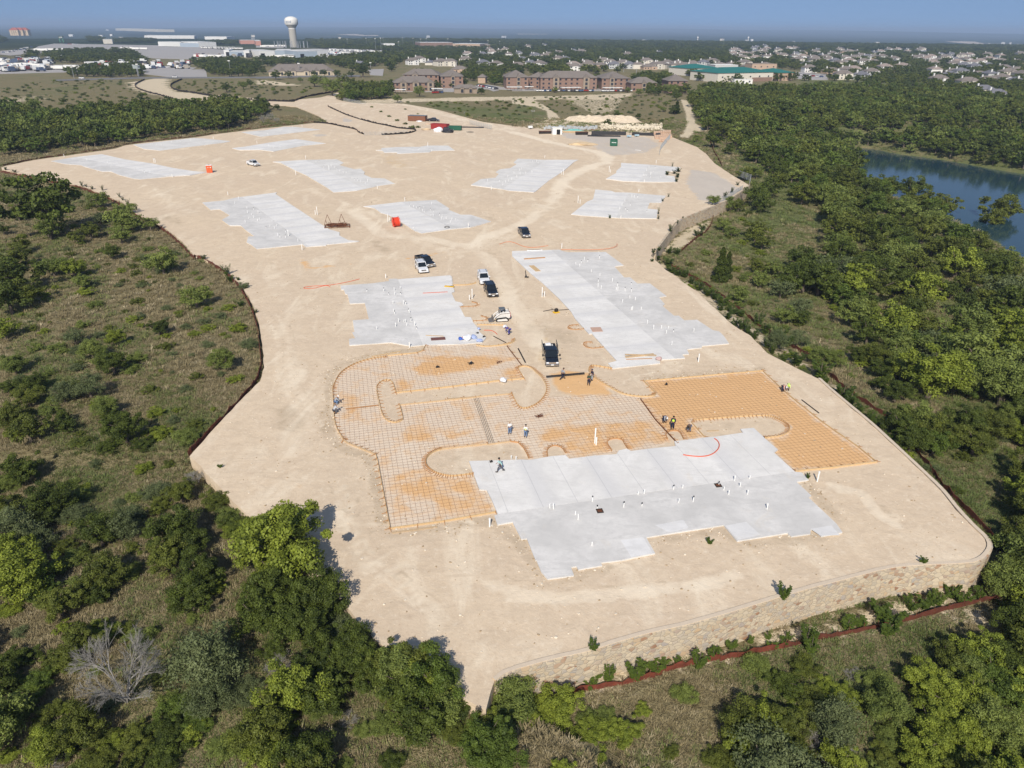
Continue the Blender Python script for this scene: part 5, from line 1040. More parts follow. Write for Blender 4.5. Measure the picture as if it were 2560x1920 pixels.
person("B3 435,1066", R(-70), 'walk', GRY, NAVY, M_HAIR, "worker in grey pulling the left part of the long straightedge"); person("B3 690,1075", R(120), 'stand', NAVY, GRY, C('navy_hat', (.02, .03, .07)), "worker in navy shirt and grey trousers at the right end of the straightedge"); person("B3 662,1115", R(170), 'stand', GRN, NAVY, M_HAIR, "worker in dark green in front of the one in navy at the straightedge")
person("E8 1062,470", R(60), 'bend', PUR, PUR, C('blue_hat', (.05, .06, .3)), "worker in purple-blue bending over the form below the track loader", sc=1.15)
person("B2 690,1282", R(-80), 'squat', GRY, JEAN, WHAT, "upper of two workers crouching at the curved left form", sc=1.1); person("B2 680,1358", R(-60), 'squat', C('pale_grey_shirt', (.45, .46, .48)), GREYT, C('grey_hat', (.25, .25, .25)), "lower of two workers crouching at the curved left form", sc=1.1)
person("B4 125,1170", R(200), 'bend', C('rose_shirt', (.6, .35, .3)), NAVY, WHAT, "worker with a pale hat bending at the far right form, left of the pair"); person("B4 170,1160", R(160), 'bend', C('pale_vest', (.62, .72, .30)), NAVY, LIME, "worker in a lime vest bending at the far right form, right of the pair", LIME)
# ------------------------------------------------------------------ foliage
def mat_leaf(name, dark, light, sp=1.0):
    k = NT(name); oi = k.n('ShaderNodeObjectInfo').outputs['Random']; t = k.attr('tint')
    f = k.math('ADD', k.math('MULTIPLY', t, .75), k.math('MULTIPLY', oi, .3), clamp=True)
    c = k.mix(f, dark, light); k.base(c); k.b.inputs['Roughness'].default_value = .6; k.b.inputs['Specular IOR Level'].default_value = .25
    tr = k.n('ShaderNodeBsdfTranslucent'); k.l(c, tr.inputs[0]); mx = k.n('ShaderNodeMixShader'); mx.inputs[0].default_value = .18; k.l(k.b.outputs[0], mx.inputs[1]); k.l(tr.outputs[0], mx.inputs[2]); k.l(mx.outputs[0], k.o.inputs[0])
    return k.m
LEAF = dict(d=mat_leaf('dark_foliage', (.028, .043, .009), (.112, .145, .022)), o=mat_leaf('olive_foliage', (.046, .06, .011), (.16, .185, .03)), y=mat_leaf('yellow_green_foliage', (.085, .115, .014), (.28, .33, .042)),
 m=mat_leaf('fresh_foliage', (.08, .11, .024), (.225, .27, .06)), s=mat_leaf('grey_green_foliage', (.062, .085, .03), (.175, .205, .085)), g=mat_leaf('bright_green_foliage', (.042, .068, .012), (.14, .195, .03)), b=mat_leaf('grey_twigs', (.12, .11, .095), (.25, .235, .21)))
M_BARK = simple('bark', (.13, .105, .08), .95, var=.3, scale=5); M_BARE = simple('dead_wood', (.27, .255, .23), .95, var=.2, scale=5)
def crown_arrays(seed, nc, nl, leaf, zc=.95, rz=.72, flat=.0, spiky=False, loose=1.0):
    r = np.random.default_rng(seed); v = r.normal(size=(nc, 3)); v /= np.linalg.norm(v, axis=1)[:, None]
    lob = 1+.30*np.sin(np.arctan2(v[:, 1], v[:, 0])*3+seed)+.18*np.sin(np.arctan2(v[:, 1], v[:, 0])*5+seed*2)+.12*np.sin(v[:, 2]*7+seed)
    rad = np.minimum((r.random(nc)**.38)*.86*lob, .93); ce = v*rad[:, None]; ce[:, 2] *= rz; ce[:, 2] = np.where(ce[:, 2] < -.5*rz, -.5*rz, ce[:, 2]); ce[:, 2] += zc
    cr = (.10+.14*r.random(nc))*loose; tint = r.random(nc)
    ci = np.repeat(np.arange(nc), nl); n = len(ci); d = r.normal(size=(n, 3)); d[:, 2] += .25; d /= np.linalg.norm(d, axis=1)[:, None]
    rr_ = (r.random(n)**.45); p = ce[ci] + d*(cr[ci]*rr_)[:, None]*np.array([1.15, 1.15, .8])
    nrm = d*.8+r.normal(size=(n, 3))*.55; nrm[:, 2] += .25; nrm /= np.linalg.norm(nrm, axis=1)[:, None]
    a = np.cross(nrm, r.normal(size=(n, 3))); a /= np.linalg.norm(a, axis=1)[:, None]; b = np.cross(nrm, a)
    s = leaf*(.6+.8*r.random(n))[:, None]; e = (1.7 if spiky else 1.15)
    q = np.stack([p-a*s*e*.5, p+b*s*.36, p+a*s*e*.5+nrm*s*.15, p-b*s*.36], 1).reshape(-1, 3)
    t = np.clip(tint[ci]*.75+r.random(n)*.35-.05, 0, 1)
    return q, np.repeat(t, 4), ce
def quad_mesh(name, q, t, mat):
    n = len(q)//4; me = bpy.data.meshes.new(name); me.vertices.add(len(q)); me.vertices.foreach_set('co', q.ravel().astype(np.float32)); me.loops.add(4*n)
    me.loops.foreach_set('vertex_index', np.arange(4*n)); me.polygons.add(n); me.polygons.foreach_set('loop_start', np.arange(n)*4); me.polygons.foreach_set('loop_total', np.full(n, 4)); me.update()
    setattr_f(me, 'tint', t); me.materials.append(mat); return me
def trunk_mesh(seed, ce, zc, mat, rt=.075, nl=9):
    rs = random.Random(seed); m = MB(); top = Vector((rs.uniform(-.08, .08), rs.uniform(-.08, .08), zc*.62)); m.tube((0, 0, -.12), (top.x*.4, top.y*.4, top.z*.5), rt*1.25, rt, 8, False); m.tube((top.x*.4, top.y*.4, top.z*.5), top, rt, rt*.8, 8, False)
    idx = rs.sample(range(len(ce)), min(nl, len(ce)))
    for i in idx:
        e = Vector(ce[i]); mid = top.lerp(e, .5)+Vector((rs.uniform(-.08, .08), rs.uniform(-.08, .08), .05)); m.tube(top*rs.uniform(.7, 1), mid, rt*.5, rt*.3, 6, False); m.tube(mid, e, rt*.3, rt*.08, 5, False)
    return m.mesh('trunk', mat, smooth=True)
def bare_mesh(seed, mat, depth=5, spread=.5):
    rs = random.Random(seed); m = MB()
    def br(p, d, L, r, k_):
        q = p+d*L; m.tube(p, q, r, r*.68, 6 if k_ > 3 else 4, False)
        if k_ == 0: return
        for _ in range(3 if k_ > 1 else 4):
            nd = (d+Vector((rs.gauss(0, spread), rs.gauss(0, spread), rs.gauss(.06, spread*.7)))).normalized(); br(q if rs.random() < .7 else p.lerp(q, .6), nd, L*rs.uniform(.62, .85), r*.62, k_-1)
    for i in range(4): a = i*1.7+rs.random(); br(Vector((0, 0, 0)), Vector((math.cos(a)*.5, math.sin(a)*.5, 1)).normalized(), .5, .028, depth)
    return m.mesh('branches', mat)
CR = {}
SHP = {'hi': dict(nc=84, nl=215, leaf=.052), 'mid': dict(nc=56, nl=84, leaf=.085), 'low': dict(nc=34, nl=34, leaf=.165)}
def crown_var(tier, var, kind):
    key = (tier, var, kind)
    if key in CR: return CR[key]
    sp = SHP[tier]; zc, rz, lo = (.95, .72, 1.0)
    if kind in 'm': lo = 1.15
    if kind == 's': lo = 1.3
    nl = int(sp['nl']*(.55 if kind == 's' else .8 if kind == 'm' else 1)); q, t, ce = crown_arrays(100*var+{'hi': 1, 'mid': 2, 'low': 3}[tier]+(7 if kind in 'ms' else 0), sp['nc'], nl, sp['leaf']*(.82 if kind in 'ms' else 1), zc, rz, spiky=kind in 'ms', loose=lo)
    CR[key] = (quad_mesh('crown', q, t, LEAF[kind]), trunk_mesh(var, ce, zc, M_BARK, nl=10 if tier == 'hi' else 5)); return CR[key]
BAREM = [bare_mesh(i, M_BARE, 6 if i < 2 else 5, .36) for i in range(3)]
def depth_of(x, y, z): return y*math.cos(PIT) + (CAMH-z)*math.sin(PIT)
KN = dict(d='dark green', o='olive green', y='yellow-green', m='fresh green feathery', s='sparse grey-green', g='bright leafy green', b='bare grey')
NTREE = [0, 0]
def plant(x, y, z, r, kind, lab, cat, name, group, tier=None, squash=1.0, tall=1.0, rz_=None, sink=0.0):
    D = math.hypot(x, y); tier = tier or ('hi' if D < 125 else 'mid'); var = NTREE[0] % (6 if tier == 'hi' else 5); NTREE[0] += 1
    t = empty(name, (x, y, z-sink*r), random.uniform(0, 6.28) if rz_ is None else rz_, lab, cat, group, (r, r*random.uniform(.9, 1.1), r*tall*squash))
    if kind == 'b': link('branches', BAREM[var % 3], t); return t
    cm, tm = crown_var(tier, var, kind); link('trunk', tm, t); link('crown', cm, t); return t
def place_px(tagc, u, v, rc, kind, lab, group=None, shrub=None):
    a = CROP[tagc]; px, py = a[0]+u/a[2], a[1]+v/a[2]; rp = rc/a[2]; r = 2.0
    for _ in range(8):
        x, y, z = onground(px, py, .55*r*(1 if shrub else 1.2)); r = rp*depth_of(x, y, z+r)/FPX
    r *= 1.30 if tagc in ('D5', 'D6') else 1.12; small = r < 1.8 if shrub is None else shrub
    sq = .62 if small else .92
    for _ in range(4): x, y, z = onground(px, py, .95*r*sq)
    if r > 1.1 and px < 1300 and y < 120 and bool(in_poly(np.array([x]), np.array([y]), PAD)[0]):
        _, i_, t_ = seg_dist(np.array([x]), np.array([y]), PAD); i_ = int(i_[0]); t_ = float(t_[0]); (xa, ya), (xb, yb) = PAD[i_], PAD[(i_+1) % len(PAD)]; ex, ey = xa+(xb-xa)*t_, ya+(yb-ya)*t_
        L_ = math.hypot(ex-x, ey-y)+1e-6; x, y = ex+(ex-x)/L_*1.3, ey+(ey-y)/L_*1.3; z = hz(x, y)
    ins = bool(in_poly(np.array([x]), np.array([y]), PAD)[0]); z = (-.1 if ins else z)-.05
    return plant(x, y, z, r, kind, lab, 'shrub' if small else 'tree', 'shrub' if small else ('bare_tree' if kind == 'b' else 'tree'), group, None, sq, sink=.18 if small else 0)
ZONES = {'A5': 'the far left slope', 'B1': 'the brown left slope', 'D1': 'the lower left slope', 'D3': 'the lower left pad corner', 'D4': 'the bottom thicket', 'D2': 'the bottom left corner',
 'D5': 'the ground below the wall', 'D6': 'the bottom right corner', 'B4': 'the right-hand slope', 'B3': 'the open right ground', 'A7': 'the far right scrub', 'C8': 'the wall corner edge', 'A8': 'the near pond shore', 'A6': 'the field edge', 'T1': 'the far left field', 'T2': 'the far middle field', 'T3': 'the apartment grounds'}
HAND = {
'A5': "350,1040,300,d 420,1270,110,m 110,885,50,m 770,1290,85,o 660,1350,70,o 850,1030,85,m 1040,1180,140,m 1130,1240,80,m 180,1420,90,o 120,1520,120,o 480,1590,90,m 640,1610,90,y 960,1470,80,d 1390,1550,130,m 1290,1230,70,m 1110,1100,60,m 860,1190,60,s 1040,1330,90,m 150,1150,70,o 20,1280,60,d",
'B1': "120,150,190,d 60,330,180,d 230,300,140,o 20,620,110,y 620,90,100,y 450,90,90,m 700,210,80,m 740,290,70,y 480,260,40,y 395,360,35,y 1680,340,115,m 1220,240,50,s 1370,605,85,d 1790,610,60,y 1680,660,55,y 2060,600,75,y 1920,880,115,m 2150,740,80,s 1200,510,60,s 640,680,95,s 660,790,70,s 980,690,90,y 780,790,100,m 880,880,90,m 960,900,130,d 1190,850,80,m 1150,940,60,m 110,920,110,m 270,1090,110,d 60,1100,90,d 240,1200,120,o 100,1370,140,o 130,1500,90,y 760,1110,130,s 540,1170,110,s 450,1230,60,m 900,1290,110,m 960,1370,90,d 1340,1330,80,y 1060,1460,170,d 1380,1500,100,y 1620,1530,110,m 690,1600,70,m 930,1620,100,d 1230,1600,100,d 300,770,70,m 840,400,50,m 1600,600,50,s 2100,250,60,s 1500,1400,60,s",
'D1': "430,560,190,d 330,700,140,d 90,420,110,m 640,690,125,s 740,800,60,o 620,420,55,m 730,460,45,y 300,930,140,s 560,960,110,o 640,1060,110,m 480,1150,110,m 860,1200,190,o 760,1330,150,o 1120,1190,100,m 330,1380,120,m 500,1460,170,o 80,1500,110,y 1230,290,80,y 1340,480,120,s 1380,600,120,o 1560,500,130,o 1700,370,100,b 1500,800,230,d 1620,920,170,d 1860,560,130,o 1950,700,110,m 2020,800,120,y 1850,1290,110,y 1700,1180,200,d 1650,1400,190,d 1280,840,80,m 60,600,80,s 1020,600,60,s",
'D3': "400,480,390,y 640,600,150,y 200,520,250,y 430,300,150,y 300,760,200,y 180,220,120,d 330,230,110,d 560,230,90,d 50,330,110,o 700,950,250,d 900,890,150,d 520,1000,210,d 300,900,230,d 1120,1080,130,s 1180,1200,120,s 1060,1150,100,d 150,1150,230,d 400,1200,220,d 640,1250,220,d 650,1370,65,y 950,1400,190,d 1000,1530,200,d 1450,1430,210,o 1650,1380,230,m 1500,1600,230,o 1850,1480,220,y 2020,1600,220,m 360,1560,120,b",
'D4': "1960,620,190,m 2060,800,170,o 1900,880,170,d 2120,1000,120,y 1500,700,190,d 1150,620,190,d 400,750,170,o 580,600,190,d 780,560,180,d 750,770,160,d 950,450,150,d 130,1150,190,y 350,1080,160,y 260,1300,200,y 480,1260,150,y 1700,950,170,y 1850,1120,130,o 2050,1180,180,g 2150,1350,170,g 940,1010,80,b 80,720,110,s 1230,1060,120,m 1080,1090,90,m 700,880,130,m 250,880,110,o 1750,700,180,m 1400,780,170,o 1550,1000,100,m 1300,1380,110,d 900,1400,80,m 600,300,110,o 280,400,130,d",
'D2': "700,330,190,o 850,250,150,y 560,500,150,o 1400,640,90,o 150,480,160,d 330,680,150,g 120,700,120,d 100,950,170,d 400,950,130,o 380,1150,150,o 980,1200,120,y 850,1180,150,o 1180,1150,150,o 1520,900,170,g 1450,1080,160,d 1700,1050,120,g 2060,800,140,s 1400,1300,190,d 1150,1330,160,o 60,1330,90,y 850,1380,150,o 420,1370,120,b 1750,700,80,o 600,1250,120,d 1900,1250,130,m",
'D5': "20,960,110,m 10,1150,140,m 60,1300,120,o 470,1130,120,y 650,1120,140,y 580,1240,120,y 400,1260,80,y 880,1230,90,m 1000,1230,80,m 950,1330,140,y 850,1430,120,y 1150,1330,120,y 850,1570,120,y 1640,1030,90,m 1300,1180,60,y 60,1420,190,g 180,1550,150,g",
'D6': "1900,640,150,y 1700,700,120,o 2080,700,150,d 700,1010,120,o 350,1330,150,o 2080,130,140,m 2180,260,100,m 2180,480,140,d 2120,330,80,d 170,1180,150,o 330,1130,140,y 200,1330,140,y 500,1200,140,o 550,1380,130,o 830,1150,170,s 800,920,90,y 950,980,110,y 820,1350,110,b 1150,870,110,m 1230,1050,140,m 1230,1250,100,m 1520,860,130,y 1650,1000,150,y 1800,800,130,m 1800,960,150,y 2000,800,140,g 2060,950,150,g 1600,1200,160,y 1800,1220,160,y 1980,1200,170,m 1500,1370,140,y 1700,1400,140,y 2100,1380,150,m 1950,1420,120,o 480,860,120,d 280,740,100,m 1000,830,60,b 1200,1420,100,o 20,1420,110,o 620,760,90,o",
'B4': "330,150,170,d 520,200,150,d 700,110,130,o 560,300,90,m 1000,120,150,d 1150,200,130,d 850,60,120,m 1380,170,150,o 150,500,95,m 280,420,100,s 120,270,100,s 290,520,80,d 260,700,90,s 470,860,100,m 580,880,90,m 530,330,65,y 580,430,55,y 770,400,90,m 720,500,60,y 880,640,140,d 1020,640,85,y 780,830,90,d 950,840,130,o 1130,830,110,m 1010,960,110,d 1120,970,100,y 980,1080,90,d 1120,1140,130,d 1230,1170,90,m 1420,730,150,s 1600,800,150,g 1750,900,150,g 1450,900,100,s 1480,1050,130,o 1650,1020,170,m 1800,1020,150,g 1750,1130,110,g 1900,920,110,m 1390,1000,60,y 1150,1420,150,d 1330,1380,170,m 1250,1560,160,d 1500,1480,190,o 1450,1600,150,g 1720,1420,170,d 1800,1580,160,o 1950,1430,150,o 2100,1340,110,m 2150,1500,130,y 2130,1110,110,d 80,720,100,s 60,100,80,m",
'B3': "1970,320,85,m 2160,190,90,m 1960,400,60,m 2130,80,80,o 2000,180,50,m",
'A7': "2120,980,120,d 2160,1060,90,d 1890,1050,75,m 1960,1080,60,o 2110,1290,110,o 2170,1380,90,o 1830,1240,70,m 1900,1300,60,m 1730,1120,50,m 1870,590,55,d 1420,130,45,d 1410,250,45,d 800,360,24,d 832,355,28,d 1090,305,28,d 905,290,30,d 1000,320,25,m 1010,270,20,d 1310,250,25,m 1290,345,20,d 520,235,20,m 1280,165,20,m 1750,500,80,d 1800,420,90,o 1330,200,25,m 2010,800,70,o 2100,780,70,m 1600,500,40,m",
'A8': "2030,1090,150,o 1950,1180,110,o 1250,920,120,d 1420,1060,110,o 1560,1060,110,o",
'C8': "2060,600,150,d 2180,700,120,d 1990,950,130,m 2120,1000,110,m 2180,480,90,d 1560,90,60,d",
'T3': "100,720,26,d 200,695,45,d 300,745,24,m 372,772,28,m 450,712,34,d 722,742,28,d 920,738,20,d 850,744,15,d 1000,772,28,m 1100,725,48,s 1290,690,70,d 1230,740,40,d 1350,740,40,o 1420,725,42,d 1100,790,36,m 1180,790,30,o 610,620,25,m 30,745,18,o",
'A6': "1000,228,16,m 1080,268,16,m 1150,308,18,m 1220,342,20,m 1290,372,22,o 1350,398,28,m 1400,400,22,o 1290,248,12,m 1400,290,12,m 30,200,70,d 60,250,50,o 180,230,30,d 150,80,20,m 60,330,40,b 120,310,35,b 180,340,30,b 1310,185,15,m 2080,170,20,m 2120,180,16,m",
'T1': "1215,820,28,d 545,865,32,d 625,855,15,m 1085,842,20,m 1145,838,10,d 1955,750,45,d 1860,765,18,d 2100,730,40,m 2160,715,30,d 885,770,20,s 290,885,60,m 1080,880,25,m 1630,860,15,m",
'T2': "380,685,25,m 500,690,55,m 590,695,50,m 750,680,50,o 650,740,80,m 1220,845,40,m 1410,780,50,m 1560,730,45,d 1740,715,40,d 1800,705,35,d 1950,780,35,d 170,640,45,d 280,640,35,d 500,630,28,d 585,625,33,d 700,625,33,d 820,635,30,d 920,600,60,d 390,610,35,d 60,610,30,d 1690,730,30,d 1410,640,60,d"}
POSW = {}
def where_label(tagc, u, v, kind, rc, i, tot):
    hx = ('left', 'centre-left', 'centre', 'centre-right', 'right')[min(4, int(u/2212*5))]; vy = ('top', 'upper', 'middle', 'lower', 'bottom')[min(4, int(v/1659*5))]
    sz = 'large' if rc > 155 else 'small' if rc < 75 else 'medium'; return '%s %s bush or tree, %s %s of %s' % (sz, KN[kind].replace('fresh green ', ''), vy, hx, ZONES[tagc])
used = {}
for tagc, s_ in HAND.items():
    for q in s_.split():
        u, v, rc, kd = q.split(','); lab = where_label(tagc, float(u), float(v), kd, float(rc), 0, 0)
        used.setdefault(lab, []).append(0); place_px(tagc, float(u), float(v), float(rc), kd, lab, lab if False else 'trees and bushes of ' + ZONES[tagc])
x, y, z = onground(*pxof('D2', 1100, 880)); t = empty('bare_tree', (x, y, z-.1), .4, "large leafless grey tree with forked pale limbs in the bottom left thicket", 'tree', None, (3.3, 3.3, 3.9)); link('branches', BAREM[0], t)
# columnar cedar and plants along the wall foot
def conifer(q, h, lab, w=.9):
    x, y, z = onground(*pxof(*q)); t = empty('cedar_tree', (x, y, z), 1, lab, 'tree', None, (w, w, 1)); r = np.random.default_rng(5); n = 5200; zz_ = r.random(n); rad = (1-zz_)**.55*(.7+.5*r.random(n))*(.9+.25*np.sin(zz_*23)); a = r.random(n)*6.283
    p = np.stack([np.cos(a)*rad, np.sin(a)*rad, zz_*h], 1); d = r.normal(size=(n, 3)); d /= np.linalg.norm(d, axis=1)[:, None]; e = np.cross(d, r.normal(size=(n, 3))); e /= np.linalg.norm(e, axis=1)[:, None]; s = .16
    qd = np.stack([p-d*s, p+e*s*.5, p+d*s, p-e*s*.5], 1).reshape(-1, 3); link('crown', quad_mesh('crown', qd, np.repeat(r.random(n)*.6, 4), LEAF['d']), t); MB().tube((0, 0, -.2), (0, 0, h*.8), .14, .04).build('trunk', M_BARK, t)
conifer(('B3', 1790, 215), 7.5, "tall narrow dark cedar standing alone right of the wall", 1.5); conifer(('B3', 1850, 190), 6.0, "shorter dark cedar touching the tall narrow one", 1.1); conifer(('A7', 1420, 290), 7, "narrow dark cedar by the pale track at the far right", 2.0)
def weed_mesh(seed, h, n=430):
    r = np.random.default_rng(seed); ns = 7; sa = r.random(ns)*6.283; sl_ = .12+.42*r.random(ns); sh_ = h*(.7+.3*r.random(ns)); k_ = r.integers(0, ns, n); f = r.random(n)**.7
    ax_ = np.stack([np.cos(sa[k_])*sl_[k_]*f, np.sin(sa[k_])*sl_[k_]*f, sh_[k_]*f], 1); a = r.random(n)*6.283; d = np.stack([np.cos(a), np.sin(a), -.25+r.random(n)*.5], 1); e = np.cross(d, [0, 0, 1.0]); e /= np.linalg.norm(e, axis=1)[:, None]; s = (.11*(.6+.7*r.random(n))*(1.15-f*.5))[:, None]
    q = np.stack([ax_, ax_+d*s*.7+e*s*.5, ax_+d*s*1.5, ax_+d*s*.7-e*s*.5], 1).reshape(-1, 3); return quad_mesh('leaves', q, np.repeat(r.random(n)*.8, 4), LEAF['g'])
WM = [weed_mesh(i, 1.6) for i in range(3)]; SM = MB().tube((0, 0, -.1), (.05, 0, 1.4), .035, .01, 5).tube((0, 0, .1), (.2, .1, 1.0), .025, .01, 5).tube((0, 0, .1), (-.18, -.1, 1.0), .025, .01, 5).mesh('stem', M_BARK)
WE = ("D5 300,1095,70,55 1025,910,45,75 1240,890,75,80 1735,800,65,70 1010,940,40,30 900,690,42,35 430,1030,40,28 1380,840,70,30 1470,800,50,25 1850,740,60,30 1990,680,40,25 790,950,40,25 900,920,60,30 870,1000,50,25 1570,800,30,30;"
 "D6 460,240,45,55 620,560,60,80 660,620,60,60 1200,400,90,55 1200,500,60,50 920,460,70,30 1000,450,60,30 1390,330,60,35 1470,310,70,35 1540,270,45,45 1590,290,45,45 1680,240,50,40 1750,280,60,35 1870,240,45,35 1150,360,60,40 220,590,30,18 350,560,30,18 460,590,40,20 500,560,30,20 75,620,40,20 370,620,40,18 1470,10,20,12 1700,230,40,30;"
 "C7 1930,700,30,25 800,1450,45,25;C8 1215,790,30,28 1880,600,30,35 1660,1070,30,20 1280,50,15,8;"
 "B4 90,680,60,50 150,740,60,45 240,900,65,55 120,890,40,35 35,820,35,30 450,1010,75,60 500,1080,35,20 640,1180,70,50 700,1250,70,50 780,1330,60,50 880,1400,55,45 920,1450,45,40 250,990,30,12 370,1075,25,10 320,1040,20,10 200,980,20,10 440,1110,20,8 1040,1580,50,40;"
 "B3 1240,20,40,20 1350,60,45,30 1380,125,45,25 1430,155,35,20 1490,160,45,30 1550,220,35,25 1610,270,45,30 1690,320,50,30 1750,350,45,30 1820,400,60,35 1860,520,40,30 1920,590,35,25 1800,450,30,25 1990,600,50,45 2030,640,40,35 2080,690,50,40 1900,480,50,25 1970,500,50,25 2120,560,50,45 2180,640,50,40 2200,770,40,35;"
 "A7 1370,1290,25,25 1430,1230,12,14 1475,1190,8,8 1220,1480,20,15 1270,1465,25,12 1350,1480,40,20 1420,1490,40,25 1210,1560,18,10 1260,1590,25,12 1650,1280,30,20 1600,1330,40,25 1740,1040,12,15 1775,1045,12,12 1265,1140,12,25 1265,1190,12,14 1340,810,25,12 1400,800,20,14 1430,830,25,16 1420,870,20,14 1440,780,25,14 1350,1000,10,14 845,1185,15,12 1385,735,10,14 1300,1040,12,12 1840,1000,25,20 1900,960,20,20 1950,900,15,12;"
 "A5 50,770,18,10 130,790,18,10 340,840,18,8 710,905,18,18 745,915,12,12 800,935,16,12 885,940,16,18 1035,1000,14,16 1060,1030,14,12 1110,1065,18,22 1180,1110,16,14;B1 1760,15,25,15 1965,140,35,40 1990,200,30,20 2060,200,20,10 2090,420,35,20;B2 0,480,15,12;D1 1900,300,10,8")
for blk in WE.split(';'):
    tg = blk.split()[0]
    for q in blk.split()[1:]:
        u, v, wv, hv = map(float, q.split(',')); px, py = pxof(tg, u, v+hv*.8); x, y, z = onground(px, py)
        if bool(in_poly(np.array([x]), np.array([y]), PAD)[0]): x, y = onz(px, py); z = 0
        dp = depth_of(x, y, z)/CROP[tg][2]/FPX; r_ = max(.35, wv*dp*1.15); h_ = max(.35, hv*2*dp*1.1)
        t = empty('weed_plant', (x, y, z), random.uniform(0, 6), 'dark leafy weed at the %s of %s' % (('left', 'middle', 'right')[min(2, int(u/740))], {'D5': 'foot of the stone wall, left stretch', 'D6': 'foot of the stone wall, right stretch', 'C7': 'front slab edge', 'C8': 'wall corner', 'B4': 'right pad edge', 'B3': 'weedy strip beside the long slab', 'A7': 'far right part of the pad', 'A5': 'far left fence', 'B1': 'left silt fence', 'B2': 'left pad edge', 'D1': 'lower left pad edge'}[tg]), 'weed', 'weeds along the pad edges', (r_*2.4, r_*2.4, h_/1.25))
        link('leaves', WM[int(u) % 3], t); link('stem', SM, t)
# ------------------------------------------------------------------ instanced stuff
def project(x, y, z):
    dz = z-CAMH; cp, sp = math.cos(PIT), math.sin(PIT); dep = y*cp-dz*sp; up = y*sp+dz*cp; X_ = x/dep; Y_ = up/dep
    c, s = math.cos(ROLL), math.sin(ROLL); X2 = c*X_+s*Y_; Y2 = -s*X_+c*Y_; return 1280+FPX*X2, 960-FPX*Y2, dep
def ppoly(s):
    r = []; t = 'P'
    for w in s.split():
        if ',' in w: r.append(pxof(t, *map(float, w.split(','))))
        else: t = w
    return r
def src_collection(name, meshes):
    c = bpy.data.collections.new(name)
    for i, me in enumerate(meshes): o = bpy.data.objects.new('%s_%02d' % (name, i), me); c.objects.link(o)
    return c
def scatter(name, P_, sc, rz_, vi, coll, lab, cat):
    me = bpy.data.meshes.new(name); me.vertices.add(len(P_)); me.vertices.foreach_set('co', np.asarray(P_, np.float32).ravel())
    a = me.attributes.new('sc', 'FLOAT_VECTOR', 'POINT'); a.data.foreach_set('vector', np.asarray(sc, np.float32).ravel())
    a = me.attributes.new('rot', 'FLOAT_VECTOR', 'POINT'); rr_ = np.zeros((len(P_), 3), np.float32); rr_[:, 2] = rz_; a.data.foreach_set('vector', rr_.ravel())
    a = me.attributes.new('vi', 'INT', 'POINT'); a.data.foreach_set('value', np.asarray(vi, np.int32))
    o = link(name, me); g = bpy.data.node_groups.new(name+'_nodes', 'GeometryNodeTree'); g.interface.new_socket('Geometry', in_out='INPUT', socket_type='NodeSocketGeometry'); g.interface.new_socket('Geometry', in_out='OUTPUT', socket_type='NodeSocketGeometry')
    gi = g.nodes.new('NodeGroupInput'); go = g.nodes.new('NodeGroupOutput'); ip = g.nodes.new('GeometryNodeInstanceOnPoints'); ci = g.nodes.new('GeometryNodeCollectionInfo'); ci.inputs['Collection'].default_value = coll; ci.inputs['Separate Children'].default_value = True; ci.inputs['Reset Children'].default_value = True
    def na(n, t): x = g.nodes.new('GeometryNodeInputNamedAttribute'); x.data_type = t; x.inputs['Name'].default_value = n; return x.outputs[0]
    ip.inputs['Pick Instance'].default_value = True; L = g.links.new; L(gi.outputs[0], ip.inputs['Points']); L(ci.outputs[0], ip.inputs['Instance']); L(na('vi', 'INT'), ip.inputs['Instance Index']); L(na('rot', 'FLOAT_VECTOR'), ip.inputs['Rotation']); L(na('sc', 'FLOAT_VECTOR'), ip.inputs['Scale']); L(ip.outputs[0], go.inputs[0])
    md = o.modifiers.new('scatter', 'NODES'); md.node_group = g; return tag(o, lab, cat, kind='stuff')
def joined(a, b):
    bm = bmesh.new(); bm.from_mesh(a); n = len(bm.faces); bm.from_mesh(b); bm.faces.ensure_lookup_table()
    for f in bm.faces[n:]: f.material_index = 1
    me = bpy.data.meshes.new('q'); bm.to_mesh(me); bm.free(); me.materials.append(a.materials[0]); me.materials.append(b.materials[0]); return me
